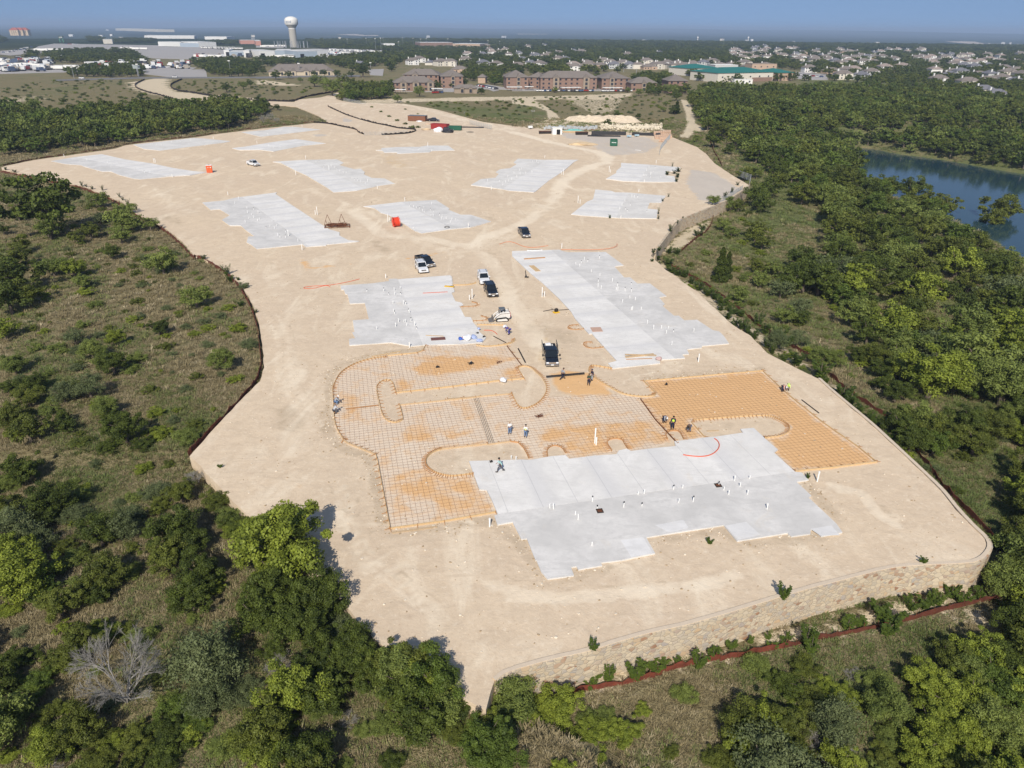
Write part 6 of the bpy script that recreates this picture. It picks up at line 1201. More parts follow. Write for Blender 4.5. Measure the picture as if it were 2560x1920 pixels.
# candidate wood positions
A8_WATER = ppoly("A8 780,570 940,595 1340,665 1900,760 2500,900 2500,1550 2212,1480 2110,1330 2090,1220 1900,1170 1740,1180 1640,1080 1600,980 1380,965 1090,930 1060,860 880,830 780,700")
PATH_CLEAR = [ppoly("A8 1300,1250 1400,1270 1560,1400 1500,1430 1420,1420"), ppoly("A8 1480,1560 1540,1520 1640,1659 B4 1640,100 1650,260 1490,260 1450,60")]
W_IN = [ppoly("A7 1530,165 1700,60 2212,40 A8 0,30 1300,60 1700,150 2400,250 3000,900 3000,1700 B4 2700,1659 2700,1150 2212,1100 2000,1020 1850,1150 1400,1080 1250,880 1200,680 1100,500 900,400 600,330 440,300 180,150 210,30 A8 200,1620 250,1450 640,1380 560,1130 320,980 150,930 0,1000 A7 2212,720 2150,700 2000,640 1820,420 1720,480 1600,330"),
 ppoly("A5 -60,240 60,250 250,330 600,290 1000,290 1300,240 1750,260 2000,210 2150,240 2180,330 2080,400 1700,450 1300,500 1000,560 700,590 400,640 -60,640"), ppoly("T2 740,650 780,700 740,850 640,895 900,870 1180,850 1200,720 1110,660 1050,600 900,640"), ppoly("T1 -60,620 200,640 330,640 450,650 370,720 100,790 -60,800"),
 ppoly("A6 -20,190 90,210 100,290 0,330"), ppoly("P -60,1500 90,1560 120,1720 250,1640 700,1600 1100,1700 1200,1790 1240,1980 -60,1980"), ppoly("D5 250,1480 900,1480 D6 0,1300 600,1250 1200,1200 1500,1150 2300,1650 0,1650"), ppoly("D6 1350,950 1500,800 1700,720 2212,650 2300,1650 1300,1650"), ppoly("P 2575,760 3200,860 3200,2100 2575,2100"), ppoly("P -600,700 -20,700 -20,2100 -600,2100"), ppoly("D6 1980,80 2300,0 2300,600 2050,480 2080,250"), ppoly("B4 1100,1350 1500,1400 2000,1380 2250,1300 2250,1659 1300,1659"), ppoly("P -60,1100 60,1120 100,1500 -60,1560")]
BG_IN = [ppoly("T2 1100,540 1300,470 1280,440 620,430 480,400 440,348 900,345 1500,335 2212,338 T3 0,345 2212,372 T4 0,375 2212,400 2400,405 2400,900 2212,760 T4 2000,720 1400,660 900,680 850,720 560,700 0,700 T3 1880,720 1480,640 1500,600 1050,600 1000,640 700,645 0,645 T2 2212,640 2150,650 2000,700 1800,700 1780,580 1300,540"),
 ppoly("T2 1110,560 1290,560 1290,640 1200,700 1190,650"), ppoly("T4 830,660 900,600 1380,560 1380,760 830,740"), ppoly("T4 1350,600 2212,560 2212,900 1750,850 1350,760"), ppoly("T1 370,470 600,440 1100,440 1220,500 1250,540 900,560 500,540 370,500"), ppoly("T1 550,620 900,590 1150,560 1250,640 1200,668 560,665"), ppoly("T1 1660,540 1900,520 2080,530 2212,580 2212,665 1990,672 1800,650"), ppoly("T1 760,325 900,325 900,368 780,368"), ppoly("T1 980,342 1350,342 1350,372 980,372"), ppoly("T1 1830,358 2060,360 2060,392 1830,388"),
 ppoly("T2 0,520 500,525 900,480 1240,450 1270,640 1100,560 800,620 700,565 200,560 60,600 0,620"), ppoly("T1 230,470 310,470 300,520 240,520"), ppoly("T1 -60,300 40,330 40,370 -60,370"), ppoly("T3 180,640 240,640 240,760 180,760"), ppoly("T3 690,700 750,700 750,770 690,770"), ppoly("T3 1050,690 1350,600 1420,760 1500,780 1480,840 1200,820 1060,760"), ppoly("T2 1990,690 2160,680 2160,760 1990,750"), ppoly("T3 1480,620 1800,600 1900,690 1600,700")]
BG_OUT = [ppoly("T3 1500,575 1760,590 2212,590 T4 0,590 230,610 240,690 0,700 T3 1860,690 1480,640"), ppoly("T3 -20,655 350,655 730,655 730,780 -20,780 T2 2090,655"), ppoly("T3 770,620 1020,640 1010,780 760,780"), ppoly("T2 1200,560 1780,570 1790,770 1190,780"), ppoly("T4 240,630 520,640 500,700 250,690"), ppoly("T2 1420,360 2030,370 2020,420 1420,415"), ppoly("T3 730,595 1500,600 1400,660 1050,640"), ppoly("T2 970,590 1110,590 1090,660 970,650"), ppoly("T2 1710,700 1910,700 1910,800 1710,800")]
# ------------------------------------------------------------------ background buildings
M_ROOF = simple('grey_shingles', (.185, .16, .14), .9, var=.15, scale=.4); M_ROOF2 = simple('slate_shingles', (.15, .15, .165), .9, var=.15, scale=.4); M_ROOF3 = simple('tan_shingles', (.27, .22, .19), .9, var=.15, scale=.4)
M_SID = simple('cream_siding', (.62, .58, .50), .8); M_SIW = simple('white_siding', (.72, .71, .68), .8); M_SIG = simple('grey_siding', (.48, .49, .48), .8); M_BRI = simple('red_brick', (.245, .16, .122), .9, var=.25, scale=.7); M_BRT = simple('tan_brick', (.45, .33, .24), .9, var=.2, scale=.7); M_WIN = simple('window_glass', (.03, .035, .045), .12, spec=.6); M_TRIM = simple('trim', (.30, .24, .18), .8); M_WHT = simple('chimney_white', (.74, .73, .69), .8)
def hip(m, w, d, z, h, over=.5, ridge=.5, x0=0, y0=0):
    w2, d2 = w/2+over, d/2+over; rl = max(.1, w2-d2*.95)
    v = [(x0-w2, y0-d2, z), (x0+w2, y0-d2, z), (x0+w2, y0+d2, z), (x0-w2, y0+d2, z), (x0-rl, y0, z+h), (x0+rl, y0, z+h), (x0-w2, y0-d2, z-.2), (x0+w2, y0-d2, z-.2), (x0+w2, y0+d2, z-.2), (x0-w2, y0+d2, z-.2)]
    m.add(v, [(0, 1, 5, 4), (1, 2, 5), (2, 3, 4, 5), (3, 0, 4), (6, 7, 1, 0), (7, 8, 2, 1), (8, 9, 3, 2), (9, 6, 0, 3), (9, 8, 7, 6)]); return m
def gable(m, x, y0, y1, w, z, h):
    v = [(x-w/2, y0, z), (x+w/2, y0, z), (x, y0, z+h), (x-w/2, y1, z), (x+w/2, y1, z), (x, y1, z+h)]; m.add(v, [(0, 1, 2), (3, 5, 4), (0, 2, 5, 3), (1, 4, 5, 2), (0, 3, 4, 1)]); return m
HP = []
for i, (w, d, e, wm, rm2) in enumerate([(15, 11, 5.4, M_SIW, M_ROOF), (17, 12, 5.6, M_SID, M_ROOF), (14, 11, 5.2, M_SIG, M_ROOF2), (18, 12, 3.4, M_BRT, M_ROOF), (16, 12, 5.4, M_SIW, M_ROOF3), (15, 10, 3.2, M_SID, M_ROOF2)]):
    t = empty('house', (0, 0, 0)); MB().box((0, 0, e/2-.5), (w, d, e+1)).box((w*.22, -d*.5-1, e/2-.5), (w*.42, 3, e+.95)).build('wall', wm, t)
    m = MB(); hip(m, w, d, e+.05, 3.2); hip(m, w*.44, 7, e+.15, 2.4, .4, x0=w*.22, y0=-d*.3); rf = m.build('roof', rm2, t); MB().box((-w*.3, d*.1, e+1.8), (.95, 1.3, 4.8)).build('chimney', M_WHT, rf)
    for sx in (-.36, -.16, .22):
        for zz_ in ((1.5, 4.2) if e > 5 else (1.6,)):
            yy = -d/2-.04 if sx < 0 else -d/2-2.54; MB().box((w*sx, yy, zz_), (1.5, .06, 1.3)).build('window', M_WIN, t)
    HP.append([t, 0])
HOUSES = {'T3': "530,580 655,585 760,575 880,580 960,565 1010,580 1080,582 1180,587 1280,582 1340,563 1400,588 1480,592 1560,572 1650,560 1730,548 1790,572 1890,562 2040,582 2100,512 1990,512 1910,472 1930,422 2100,442 2180,462 2190,502 1430,547 1240,557 850,557 790,542 460,512 400,525 210,492 50,572 150,560 240,572 60,472 280,388 140,408 540,602 1000,480 1270,457 2190,572 1160,545 640,548 1560,600 2000,560",
 'T2': "1350,547 1410,527 1600,557 1680,557 1760,612 1810,532 1960,562 2075,577 1830,477 1960,480 2040,462 2100,450 2180,482 900,562 1500,548 2020,440 2150,432",
 'T4': "10,500 70,470 130,490 240,475 300,500 250,530 330,560 460,480 550,470 620,480 700,450 760,445 800,490 850,500 910,495 570,540 620,560 690,540 820,545 910,540 980,500 1000,600 1100,540 1150,590 1080,520 540,622 660,627 730,622 350,612 640,672 790,677 880,647 1260,510 1320,500 1400,500 1520,505 1610,515 1700,525 1600,570 1680,580 1770,590 1890,570 1600,630 1440,660 1430,625 1560,655 1650,640 1810,655 1900,665 1460,715 1890,705 1710,742 1850,792 1960,832 2150,612 2000,702 2130,712 1350,450 1200,450 1040,430 1300,440 430,430 620,430 90,440 180,420 490,505 520,530 660,510 740,510 1360,520 1460,525 1750,555 2060,650 2180,670"}
HPX = []
HG = {'T3': 'rows behind the apartments', 'T2': 'wooded streets left of centre', 'T4': 'the far right subdivision'}
hi_ = 0
for tg, s_ in HOUSES.items():
    for q in s_.split():
        u, v = map(float, q.split(',')); px, py = pxof(tg, u, v+12); x, y = onz(px, py, 0); HPX.append((px, py-6, max(8, 9*FPX/depth_of(x, y, 0)))); k_ = random.choice((0, 0, 1, 1, 2, 3, 4, 5)); hi_ += 1
        put(HP[k_], (x, y, -.1), random.choice((0, 0, R(12), R(-15), R(90), R(30), R(-40)))+random.uniform(-.1, .1), 1.0, '%s house with a %s roof and pale chimney, in %s' % (('white', 'cream', 'grey', 'tan brick', 'white', 'low cream')[k_], ('grey-brown', 'grey-brown', 'slate', 'grey-brown', 'tan', 'slate')[k_], HG[tg]), 'house', 'houses of ' + HG[tg])
for tg, x0, y0, x1, y1, n in (('T4', 0, 425, 1000, 560, 38), ('T4', 1000, 430, 1350, 480, 8), ('T4', 1400, 480, 2180, 620, 30), ('T3', 1850, 400, 2212, 520, 14), ('T3', 0, 440, 600, 560, 10)):
    for i in range(n):
        px, py = pxof(tg, random.uniform(x0, x1), random.uniform(y0, y1)); x, y = onz(px, py, 0); w_ = 9*FPX/depth_of(x, y, 0)
        if any(abs(px-a) < w_*1.3 and abs(py-6-b) < 4 for a, b, c in HPX): continue
        HPX.append((px, py-6, w_)); k_ = random.choice((0, 1, 1, 2, 3, 4, 5)); put(HP[k_], (x, y, -.1), random.choice((0, 0, R(12), R(90), R(-40)))+random.uniform(-.1, .1), 1.0, '%s house with a %s roof and pale chimney, in %s' % (('white', 'cream', 'grey', 'tan brick', 'white', 'low cream')[k_], ('grey-brown', 'grey-brown', 'slate', 'grey-brown', 'tan', 'slate')[k_], HG[tg]), 'house', 'houses of ' + HG[tg])
def building(qa, qb, depth, eave, rise, wallm, roofm, lab, name='apartment_building', cat='apartment block', gables=(), storeys=3, bay=4.2, flat=False, brickbase=None):
    (ax_, ay_), (bx_, by_) = pts(qa)[0], pts(qb)[0]; L = math.hypot(bx_-ax_, by_-ay_); rz_ = math.atan2(by_-ay_, bx_-ax_); t = empty(name, (ax_, ay_, -.1), rz_, lab, cat)
    MB().box((L/2, depth/2, eave/2-.5), (L, depth, eave+1)).build('wall', wallm, t); m = MB()
    if flat: m.box((L/2, depth/2, eave+.15), (L+.4, depth+.4, .3))
    else: hip(m, L, depth, eave+.05, rise, .7, x0=L/2, y0=depth/2)
    for g_ in gables: gable(m, g_*L, -1.2, depth*.4, min(6.5, L*.2), eave+.1, rise*.55)
    m.build('roof', roofm, t); wn = 0; sh = eave/storeys
    for g_ in gables:
        MB().box((g_*L, -.55, eave/2), (min(5, L*.16), 1.1, eave)).build('bay', M_TRIM if name == 'apartment_building' else wallm, t)
        for s_ in range(storeys): MB().box((g_*L, -1.13, s_*sh+sh*.5), (1.9, .08, sh*.7)).build('balcony_opening', M_WIN, t)
    n = int(L/bay)
    wmesh = MB().box((0, 0, 0), (1.5, .08, 1.35)).mesh('window', M_WIN)
    for i in range(n):
        xx = (i+.5)*L/n
        if any(abs(xx-g_*L) < 3.2 for g_ in gables): continue
        for s_ in range(storeys):
            if wn < 80 and storeys: w_ = link('window', wmesh, t); w_.location = (xx, -.06, s_*sh+sh*.55); wn += 1
    if brickbase: MB().box((L*brickbase[0]+L*(brickbase[1]-brickbase[0])/2, -.12, eave*.22), (L*(brickbase[1]-brickbase[0]), .2, eave*.44)).build('brick_base', M_BRI, t)
    return t
building("F6 275,470", "F6 760,478", 16, 9, 4.2, M_BRI, M_ROOF, "left three-storey brick apartment block, its rear wing", gables=(.34,)); building("F6 790,500", "F6 1095,500", 24, 9, 4.6, M_BRI, M_ROOF, "left three-storey brick apartment block, its tall right wing", gables=(.55,))
building("F6 150,545", "F6 700,540", 15, 6.3, 4.2, M_BRI, M_ROOF, "low two-storey brick apartment block at the front left with three gables", gables=(.22, .53, .9), storeys=2)
building("F6 1690,512", "F6 1995,512", 24, 9, 4.8, M_BRI, M_ROOF, "middle brick apartment block, left wing with one gable", gables=(.55,)); building("F6 1995,500", "F7 60,508", 14, 8.6, 3.6, M_BRI, M_ROOF, "middle brick apartment block, recessed link"); building("F7 62,520", "F7 835,520", 17, 9, 4.6, M_BRI, M_ROOF, "middle brick apartment block, long front wing with two gables", gables=(.27, .81))
building("F7 905,520", "F7 1285,520", 26, 8.6, 4.6, M_BRI, M_ROOF, "brick apartment block right of the long one, with a single gable", gables=(.36,)); building("F7 1310,545", "F7 1660,545", 15, 6.3, 4.0, M_BRI, M_ROOF, "low brick apartment block half hidden by trees", storeys=2, gables=(.5,)); building("F7 1820,560", "F7 2080,560", 18, 8.6, 4.2, M_BRI, M_ROOF, "rightmost brick apartment block above the dark trees")
building("F6 972,570", "F6 1285,570", 8, 3.6, 2.4, M_TRIM, M_ROOF, "row garage with five doors and two small gables", 'garage_block', 'garage', (.35, .72), 1, 99); building("F6 1300,430", "F6 1400,432", 8, 5, 2.6, M_BRT, M_ROOF, "small pinkish brick building behind the carports", 'small_building', 'building', (), 1, 99)
for q, a_ in (("F6 655,560", "F6 815,560"), ("F6 1700,535", "F6 1912,535"), ("F6 1950,530", "F6 2070,530"), ("F7 365,545", "F7 625,540"), ("F7 930,545", "F7 1200,545"), ("F6 150,575", "F6 305,575")):
    (x, y), (x2, y2) = pts(q)[0], pts(a_)[0]; L = math.hypot(x2-x, y2-y); t = empty('carport', (x, y, -.1), math.atan2(y2-y, x2-x), "white flat carport roof on posts in front of the apartment blocks", 'carport', 'carports before the apartments'); MB().box((L/2, 2.6, 2.7), (L, 5.4, .25)).build('roof', M_WHT, t)
    pm = MB().tube((0, 0, 0), (0, 0, 2.6), .1).mesh('post', M_DKS)
    for i in range(5): p_ = link('post', pm, t); p_.location = (.4+(L-.8)*i/4, 2.6, 0)
building("F5 700,528", "F5 1560,522", 20, 4.2, 6.2, simple('buff_stone', (.52, .44, .32), .9), M_ROOF, "long buff stone clubhouse with a broad grey roof and five gables", 'clubhouse', 'community building', (.2, .37, .57, .73, .92), 1, 9)
building("F8 225,330", "F8 620,320", 34, 7.5, 3.4, M_SID, simple('green_metal_roof', (.02, .16, .13), .45), "left wing of the cream school with a green roof", 'school_wing', 'school', (), 1, 12)
building("F8 625,420", "F8 1385,400", 42, 8.2, 3.8, M_SID, simple('green_metal_roof', (.02, .16, .13), .45), "main wing of the cream school with a green roof and round windows", 'school_building', 'school', (), 1, 11, brickbase=(.62, .99)); building("F8 1440,400", "F8 1660,395", 36, 7.5, 3.2, M_BRT, simple('green_metal_roof', (.02, .16, .13), .45), "right wing of the school with a green roof and tan brick", 'school_wing', 'school', (), 1, 12)
building("F8 860,440", "F8 1110,440", 5, 3.6, .4, M_WHT, M_WHT, "white entrance canopy of the school", 'canopy', 'canopy', (), 1, 5, flat=True); building("F8 1100,250", "F8 1440,250", 20, 7, .4, M_BRT, M_TRIM, "flat tan brick block behind the school", 'school_block', 'school', (), 1, 8, flat=True); building("F8 590,262", "F8 905,262", 24, 6.5, .4, M_SIG, M_WHT, "pale flat-roofed hall behind the school roof", 'school_hall', 'school', (), 1, 8, flat=True)
# industry at left
M_IND = simple('white_metal_cladding', (.66, .66, .64), .6); M_INB = simple('blue_grey_cladding', (.32, .38, .44), .6)
for qa, qb, dp, ev, wm, lab in (("F5 110,265", "F5 180,265", 60, 9, M_IND, "white warehouse end wall with a dark doorway, leftmost of the sheds"), ("F5 180,268", "F5 370,268", 60, 7, M_INB, "open-fronted blue-grey shed between the white end walls"), ("F5 372,280", "F5 445,280", 60, 9.5, M_IND, "second white warehouse end wall with a dark doorway"), ("F5 447,262", "F5 570,262", 50, 8, M_INB, "blue-grey shed right of the second white end wall"),
  ("F5 570,285", "F5 780,282", 60, 9.5, M_IND, "white fronted repair hall with a dark doorway"), ("F5 785,270", "F5 975,270", 70, 9, M_INB, "low gabled hall behind the row of truck cabs"), ("F5 980,275", "F5 1090,280", 60, 10, M_IND, "white side of the big hall under the water tower"), ("F5 1090,292", "F5 1340,288", 60, 9.5, M_INB, "blue-grey front of the big hall with tall doors"),
  ("T1 1370,398", "T1 1570,402", 40, 9, M_IND, "white dealership hall with a strip of windows"), ("T1 1575,400", "T1 1720,408", 40, 10, M_IND, "tall cream end of the dealership hall"), ("T1 1722,408", "T1 1815,405", 50, 8, M_INB, "grey side shed of the dealership"), ("T1 895,378", "T1 975,378", 30, 10, M_SID, "small cream shed at the edge of the big lot"),
  ("T2 1420,412", "T2 1700,412", 60, 11, M_BRI, "long red brick school hall on the horizon"), ("T2 1700,418", "T2 1935,422", 60, 10, M_BRT, "tan brick hall right of the red one on the horizon"), ("T2 1935,420", "T2 2025,418", 40, 8, M_BRT, "low tan block at the right end of the horizon halls"), ("T2 0,392", "T2 45,392", 60, 10, simple('pink_wall', (.5, .25, .19)), "salmon pink building behind the sheds"),
  ("T1 1000,262", "T1 1370,275", 100, 14, simple('pale_wall', (.6, .57, .5)), "very long pale warehouse on the far plain"), ("T1 1250,330", "T1 1680,332", 80, 9, M_SIW, "long white factory roof beyond the lot"), ("T1 2080,380", "T2 40,380", 60, 9, simple('pink_wall', (.5, .25, .19)), "long salmon building under a white roof"), ("T1 1770,338", "T1 1960,340", 60, 8, M_SIW, "pale flat building beyond the dealership"), ("T2 1105,408", "T2 1200,408", 30, 8, M_SIW, "white stand building by the sports ground")):
    t = building(qa, qb, dp, ev, .5, wm, M_IND, lab, 'warehouse', 'warehouse', (), 1, 99, flat=True)
    if 'door' in lab: w_ = t.children[0].dimensions.x if False else 0; MB().box((6, -.1, 3), (6, .2, 6)).build('doorway', simple('dark_opening', (.01, .01, .01)), t)
for i in range(3):
    x, y = pts("T1 %d,305" % (140+i*42))[0]; t = empty('hotel_block', (x, y, 0), 0, ('left', 'middle', 'right')[i]+" of three tan gabled hotel blocks with red roofs at far left", 'hotel', 'hotel'); MB().box((0, 0, 9), (34, 20, 20)).build('wall', simple('hotel_tan', (.55, .42, .27)), t); hip(MB(), 34, 20, 19, 9).build('roof', simple('red_roof', (.35, .09, .05)), t)
    m = [MB().box((xx, -10.1, zz_), (3, .2, 2.5)).build('window', M_WIN, t) for xx in (-8, 0, 8) for zz_ in (5, 10, 15)]
# water tower
x, y = pts("T2 330,408")[0]; t = empty('water_tower', (x, y, -.5), 0, "tall white water tower with a concrete shaft and a wide white tank", 'water tower')
def lathe(prof, n=32):
    m = MB(); v = []; 
    for r_, z in prof: v += [(math.cos(2*math.pi*i/n)*r_, math.sin(2*math.pi*i/n)*r_, z) for i in range(n)]
    f = [(k_*n+i, k_*n+(i+1) % n, (k_+1)*n+(i+1) % n, (k_+1)*n+i) for k_ in range(len(prof)-1) for i in range(n)]; return m.add(v, f)
ts = depth_of(x, y, 0)/FPX/3.456   # metres per crop unit here
TW = 56*ts; zt = 45+ (235-172)*ts
lathe([(30*ts, 0), (30*ts, 146*ts)]).build('shaft', simple('shaft_concrete', (.40, .38, .33), .9), t, smooth=True); lathe([(30.5*ts, 143*ts), (31*ts, 150*ts), (30.5*ts, 150*ts)]).build('collar_band', M_WHT, t)
lathe([(29*ts, 148*ts), (33*ts, 155*ts), (50*ts, 175*ts)]).build('tank_neck', simple('shaft_concrete', (.40, .38, .33)), t, smooth=True); lathe([(50*ts, 174*ts), (TW, 183*ts), (TW, 212*ts), (48*ts, 226*ts), (22*ts, 237*ts), (.1, 239*ts)]).build('tank', simple('tank_white', (.74, .72, .66), .5), t, smooth=True)
m = MB()
for i, (a0, a1) in enumerate(((0, 1), (1.3, 2.0), (2.3, 3.2))):
    a_ = R(-128)+a0*.28; b_ = R(-128)+a1*.28
    for z0 in (190, 196, 202): m.beam((math.cos(a_)*TW*1.004, math.sin(a_)*TW*1.004, z0*ts), (math.cos(b_)*TW*1.004, math.sin(b_)*TW*1.004, (z0+(3 if i else -2))*ts), 2.6*ts)
m.build('tank_lettering', simple('tank_blue', (.16, .20, .30)), t)
for q, lab, hh in (("T3 2038,362", "small white water tower far right on the hazy plain", 42), ("T3 1602,362", "tiny pale water tower left of the small white one", 40)):
    x, y = pts(q)[0]; s_ = depth_of(x, y, 0)/FPX/3.456; t = empty('water_tower', (x, y, -28), 0, lab, 'water tower'); lathe([(3*s_, 0), (3*s_, 28*s_+28)]).build('shaft', M_WHT, t); lathe([(3*s_, 25*s_+28), (6*s_, 31*s_+28), (6*s_, 38*s_+28), (.1, 42*s_+28)]).build('tank', M_WHT, t)
# poles, signs, masts
def pole(q, hpx, lab, cat='light pole', head=True, w=.25, grp=None):
    tg, uv = q.split(); u, v = map(float, uv.split(',')); x, y = pts(q)[0]; h = hpx/CROP[tg][2]*depth_of(x, y, 0)/FPX/math.cos(PIT)*.93; t = empty('light_pole', (x, y, -.1), 0, lab, cat, grp); MB().tube((0, 0, 0), (0, 0, h), w, w*.6, 6).build('mast', M_GALV, t)
    if head: MB().box((0, 0, h), (w*9, w*4, w*3)).build('lamp_head', M_WHT, t)
for u, v, h in ((1037, 460, 110), (1083, 450, 105), (1270, 400, 65), (1660, 440, 90), (793, 400, 55), (955, 400, 60), (1475, 410, 70), (1425, 400, 55), (1360, 400, 60), (1235, 430, 60), (1100, 380, 45), (1855, 420, 60), (2005, 420, 60), (2105, 415, 50)): pole("T2 %d,%d" % (u, v), h, "tall sports ground lighting mast on the horizon", 'lighting mast', grp='sports ground lighting masts')
for u, v, h, lab in ((642, 680, 90, "thin roadside pole behind the far left field"), (1203, 662, 95, "roadside post under the grey billboard"), (1996, 650, 110, "roadside pole left of the parked red car"), ): pole("T1 %d,%d" % (u, v), h, lab)
pole("T2 380,655", 95, "tall pole in front of the clubhouse"); pole("T2 993,610", 60, "street lamp at the far parking lot")
for u, v, h, lab in ((1073, 655, 55, "left white post behind the brick block"), (1115, 640, 30, "short white post behind the brick block"), (965, 620, 25, "thin white post on the brick block's far side"), (2022, 695, 70, "white flagpole in front of the school")): pole("T3 %d,%d" % (u, v), h, lab, 'post', False, .3)
pole("T4 292,685", 60, "white post by the street at the right end of the school", 'post', False, .35)
for i in range(15):
    u = 163+[0, 25, 33, 50, 75, 92, 100, 135, 150, 195, 205, 222, 250, 255, 285][i]; pole("T2 %d,%d" % (u, 412), 50, "white vent stack standing in the row on the big hall below the water tower", 'vent stack', False, 1.0, 'vent stacks below the water tower')
x, y = pts("T1 1195,660")[0]; s_ = depth_of(x, y, 0)/FPX/3.456; t = empty('billboard', (x, y, 0), 0, "grey blank billboard on one leg beside the far road", 'billboard'); MB().box((0, 0, 75*s_), (60*s_, 1, 28*s_)).build('panel', simple('billboard_grey', (.30, .34, .34)), t); MB().tube((0, 0, 0), (0, 0, 62*s_), .5).build('leg', M_GALV, t)
x, y = pts("T1 535,365")[0]; s_ = depth_of(x, y, 0)/FPX/3.456; t = empty('billboard', (x, y, 0), 0, "dark highway billboard on two legs at far left", 'billboard'); MB().box((0, 0, 38*s_), (42*s_, 2, 20*s_)).build('panel', simple('billboard_dark', (.03, .06, .05)), t)
for sx in (-14, 14): MB().tube((sx*s_, 0, 0), (sx*s_, 0, 30*s_), 1.2).build('leg', simple('billboard_green', (.08, .25, .16)), t)
for i in range(3): MB().box((0, -1.1, (34+i*4)*s_), (30*s_, .2, 1.6*s_)).build('letter_line', M_WHT, t)
# roads and lots (sheets)
def sheet(poly, name, mat, z): tag(MB().prism(poly, z-.3, z).build(name, mat), kind='structure')
M_LOT = simple('gravel_lot', (.36, .34, .32), .9, var=.08, scale=.02); M_PALE = simple('pale_field_soil', (.50, .42, .32), .95, var=.3, scale=.01); M_ASP = simple('asphalt_road', (.17, .165, .16), .9, var=.12, scale=.05)
sheet(pts("T1 300,420 330,400 470,377 1380,392 1400,402 1720,408 1940,432 1990,500 1940,520 1340,505 1200,492 900,470 300,462 90,480 0,470 0,440"), 'parking_lot', M_LOT, .15); sheet(pts("T1 1300,605 1780,600 1790,665 1480,668 1250,640"), 'parking_lot', M_LOT, .15); sheet(pts("T1 -60,560 740,560 1250,560 1700,585 1660,600 1300,640 740,620 -60,640"), 'parking_lot', M_LOT, .12)
sheet(pts("T1 450,690 1200,668 2212,664 2212,674 1200,680 450,700"), 'asphalt_road', M_ASP, .2); sheet(pts("T1 2212,664 T2 400,655 900,650 900,662 400,668 0,680"), 'asphalt_road', M_ASP, .22); sheet(pts("T2 970,600 1105,596 1095,655 985,648"), 'asphalt_road', M_LOT, .15); sheet(pts("T2 1190,790 1700,795 1950,770 2212,775 T3 0,785 1000,785 1020,765 0,765 T2 2000,730 1700,760 1200,775"), 'parking_lot', M_LOT, .05)
sheet(pts("T2 1910,735 2000,730 2100,780 2050,790"), 'parking_lot', M_LOT, .1); sheet(pts("T2 690,298 860,294 950,304 1050,303 1060,310 900,309 780,302", -27), 'pale_field', M_PALE, -27); sheet(pts("T4 1530,358 1700,356 1790,360 1870,378 1840,384 1720,376 1600,366", -27), 'pale_field', M_PALE, -27); sheet(pts("T3 30,287 300,280 370,290 300,296 60,296", -27), 'pale_field', M_PALE, -27)
sheet(pts("T4 240,620 500,640 520,690 380,690 250,680"), 'asphalt_road', M_LOT, .1); sheet(pts("T2 0,455 550,500 1240,470 1240,440 500,420 0,440"), 'parking_lot', M_LOT, .1); sheet(pts("T2 0,395 250,400 230,415 0,410"), 'parking_lot', M_LOT, .1)
# vehicles in the distance
def box_vehicle(kind):
    t = empty(kind, (0, 0, 0)); 
    if kind == 'truck_trailer': MB().box((0, 0, 2.4), (13, 2.6, 2.9)).build('box', M_WHT, t); MB().box((0, 0, .8), (12, 1, .4)).build('chassis', M_DKS, t); w_ = [(-4.8, 0), (-3.6, 0), (4.6, 0)]
    elif kind == 'truck_cab': MB().box((0, 0, 1.9), (3.4, 2.5, 2.6)).box((2.3, 0, 1.3), (1.6, 2.3, 1.4)).build('cab', M_WHT, t); MB().box((-2.8, 0, .9), (3, 1, .4)).build('chassis', M_DKS, t); MB().box((1.72, 0, 2.5), (.1, 2, .8)).build('windscreen', M_WIN, t); w_ = [(-3.4, 0), (-2.3, 0), (2.2, 0)]
    else: MB().box((0, 0, .75), (4.5, 1.8, .8)).build('body', None, t); MB().box((-.2, 0, 1.35), (2.5, 1.6, .55)).build('windows', M_WIN, t); w_ = [(-1.4, 0), (1.4, 0)]
    wm = MB().tube((0, -1.2 if kind != 'distant_car' else -.9, 0), (0, 1.2 if kind != 'distant_car' else .9, 0), .5 if kind != 'distant_car' else .33, n=8).mesh('wheel', M_TYR)
    for a, b in w_: o = link('wheel', wm, t); o.location = (a, b, .5 if kind != 'distant_car' else .33)
    return [t, 0]
TT, TC = box_vehicle('truck_trailer'), box_vehicle('truck_cab')
TCC = []
for c_, nm in (((.35, .04, .03), 'red'), ((.08, .11, .18), 'blue'), ((.06, .06, .065), 'black'), ((.72, .73, .72), 'white'), ((.45, .40, .33), 'tan')):
    p_ = box_vehicle('truck_cab'); b_ = KIDS[p_[0].name][0]; b_.data.materials.clear(); b_.data.materials.append(paintm(c_)); TCC.append((p_, nm))
def jumble(tg, u0, v0, u1, v1, n, where):
    for i in range(n):
        x, y = pts("%s %f,%f" % (tg, random.uniform(u0, u1), random.uniform(v0, v1)))[0]; p_, nm = random.choice(TCC+[TCC[3]]*4); put(p_, (x, y, .15), random.uniform(0, 6.28), random.uniform(1.0, 1.7), '%s truck cab %s' % (nm, where), 'truck', '%s truck cabs %s' % (nm, where))
jumble('T1', 0, 520, 450, 560, 50, 'scattered in the salvage yard at far left'); jumble('T1', 760, 545, 1650, 600, 60, 'among the roadside trees'); jumble('T2', 480, 450, 760, 500, 34, 'right of the big hall'); jumble('T1', 30, 590, 440, 625, 30, 'in front of the near trailers'); jumble('T1', 1700, 485, 2200, 505, 14, 'before the first warehouses')
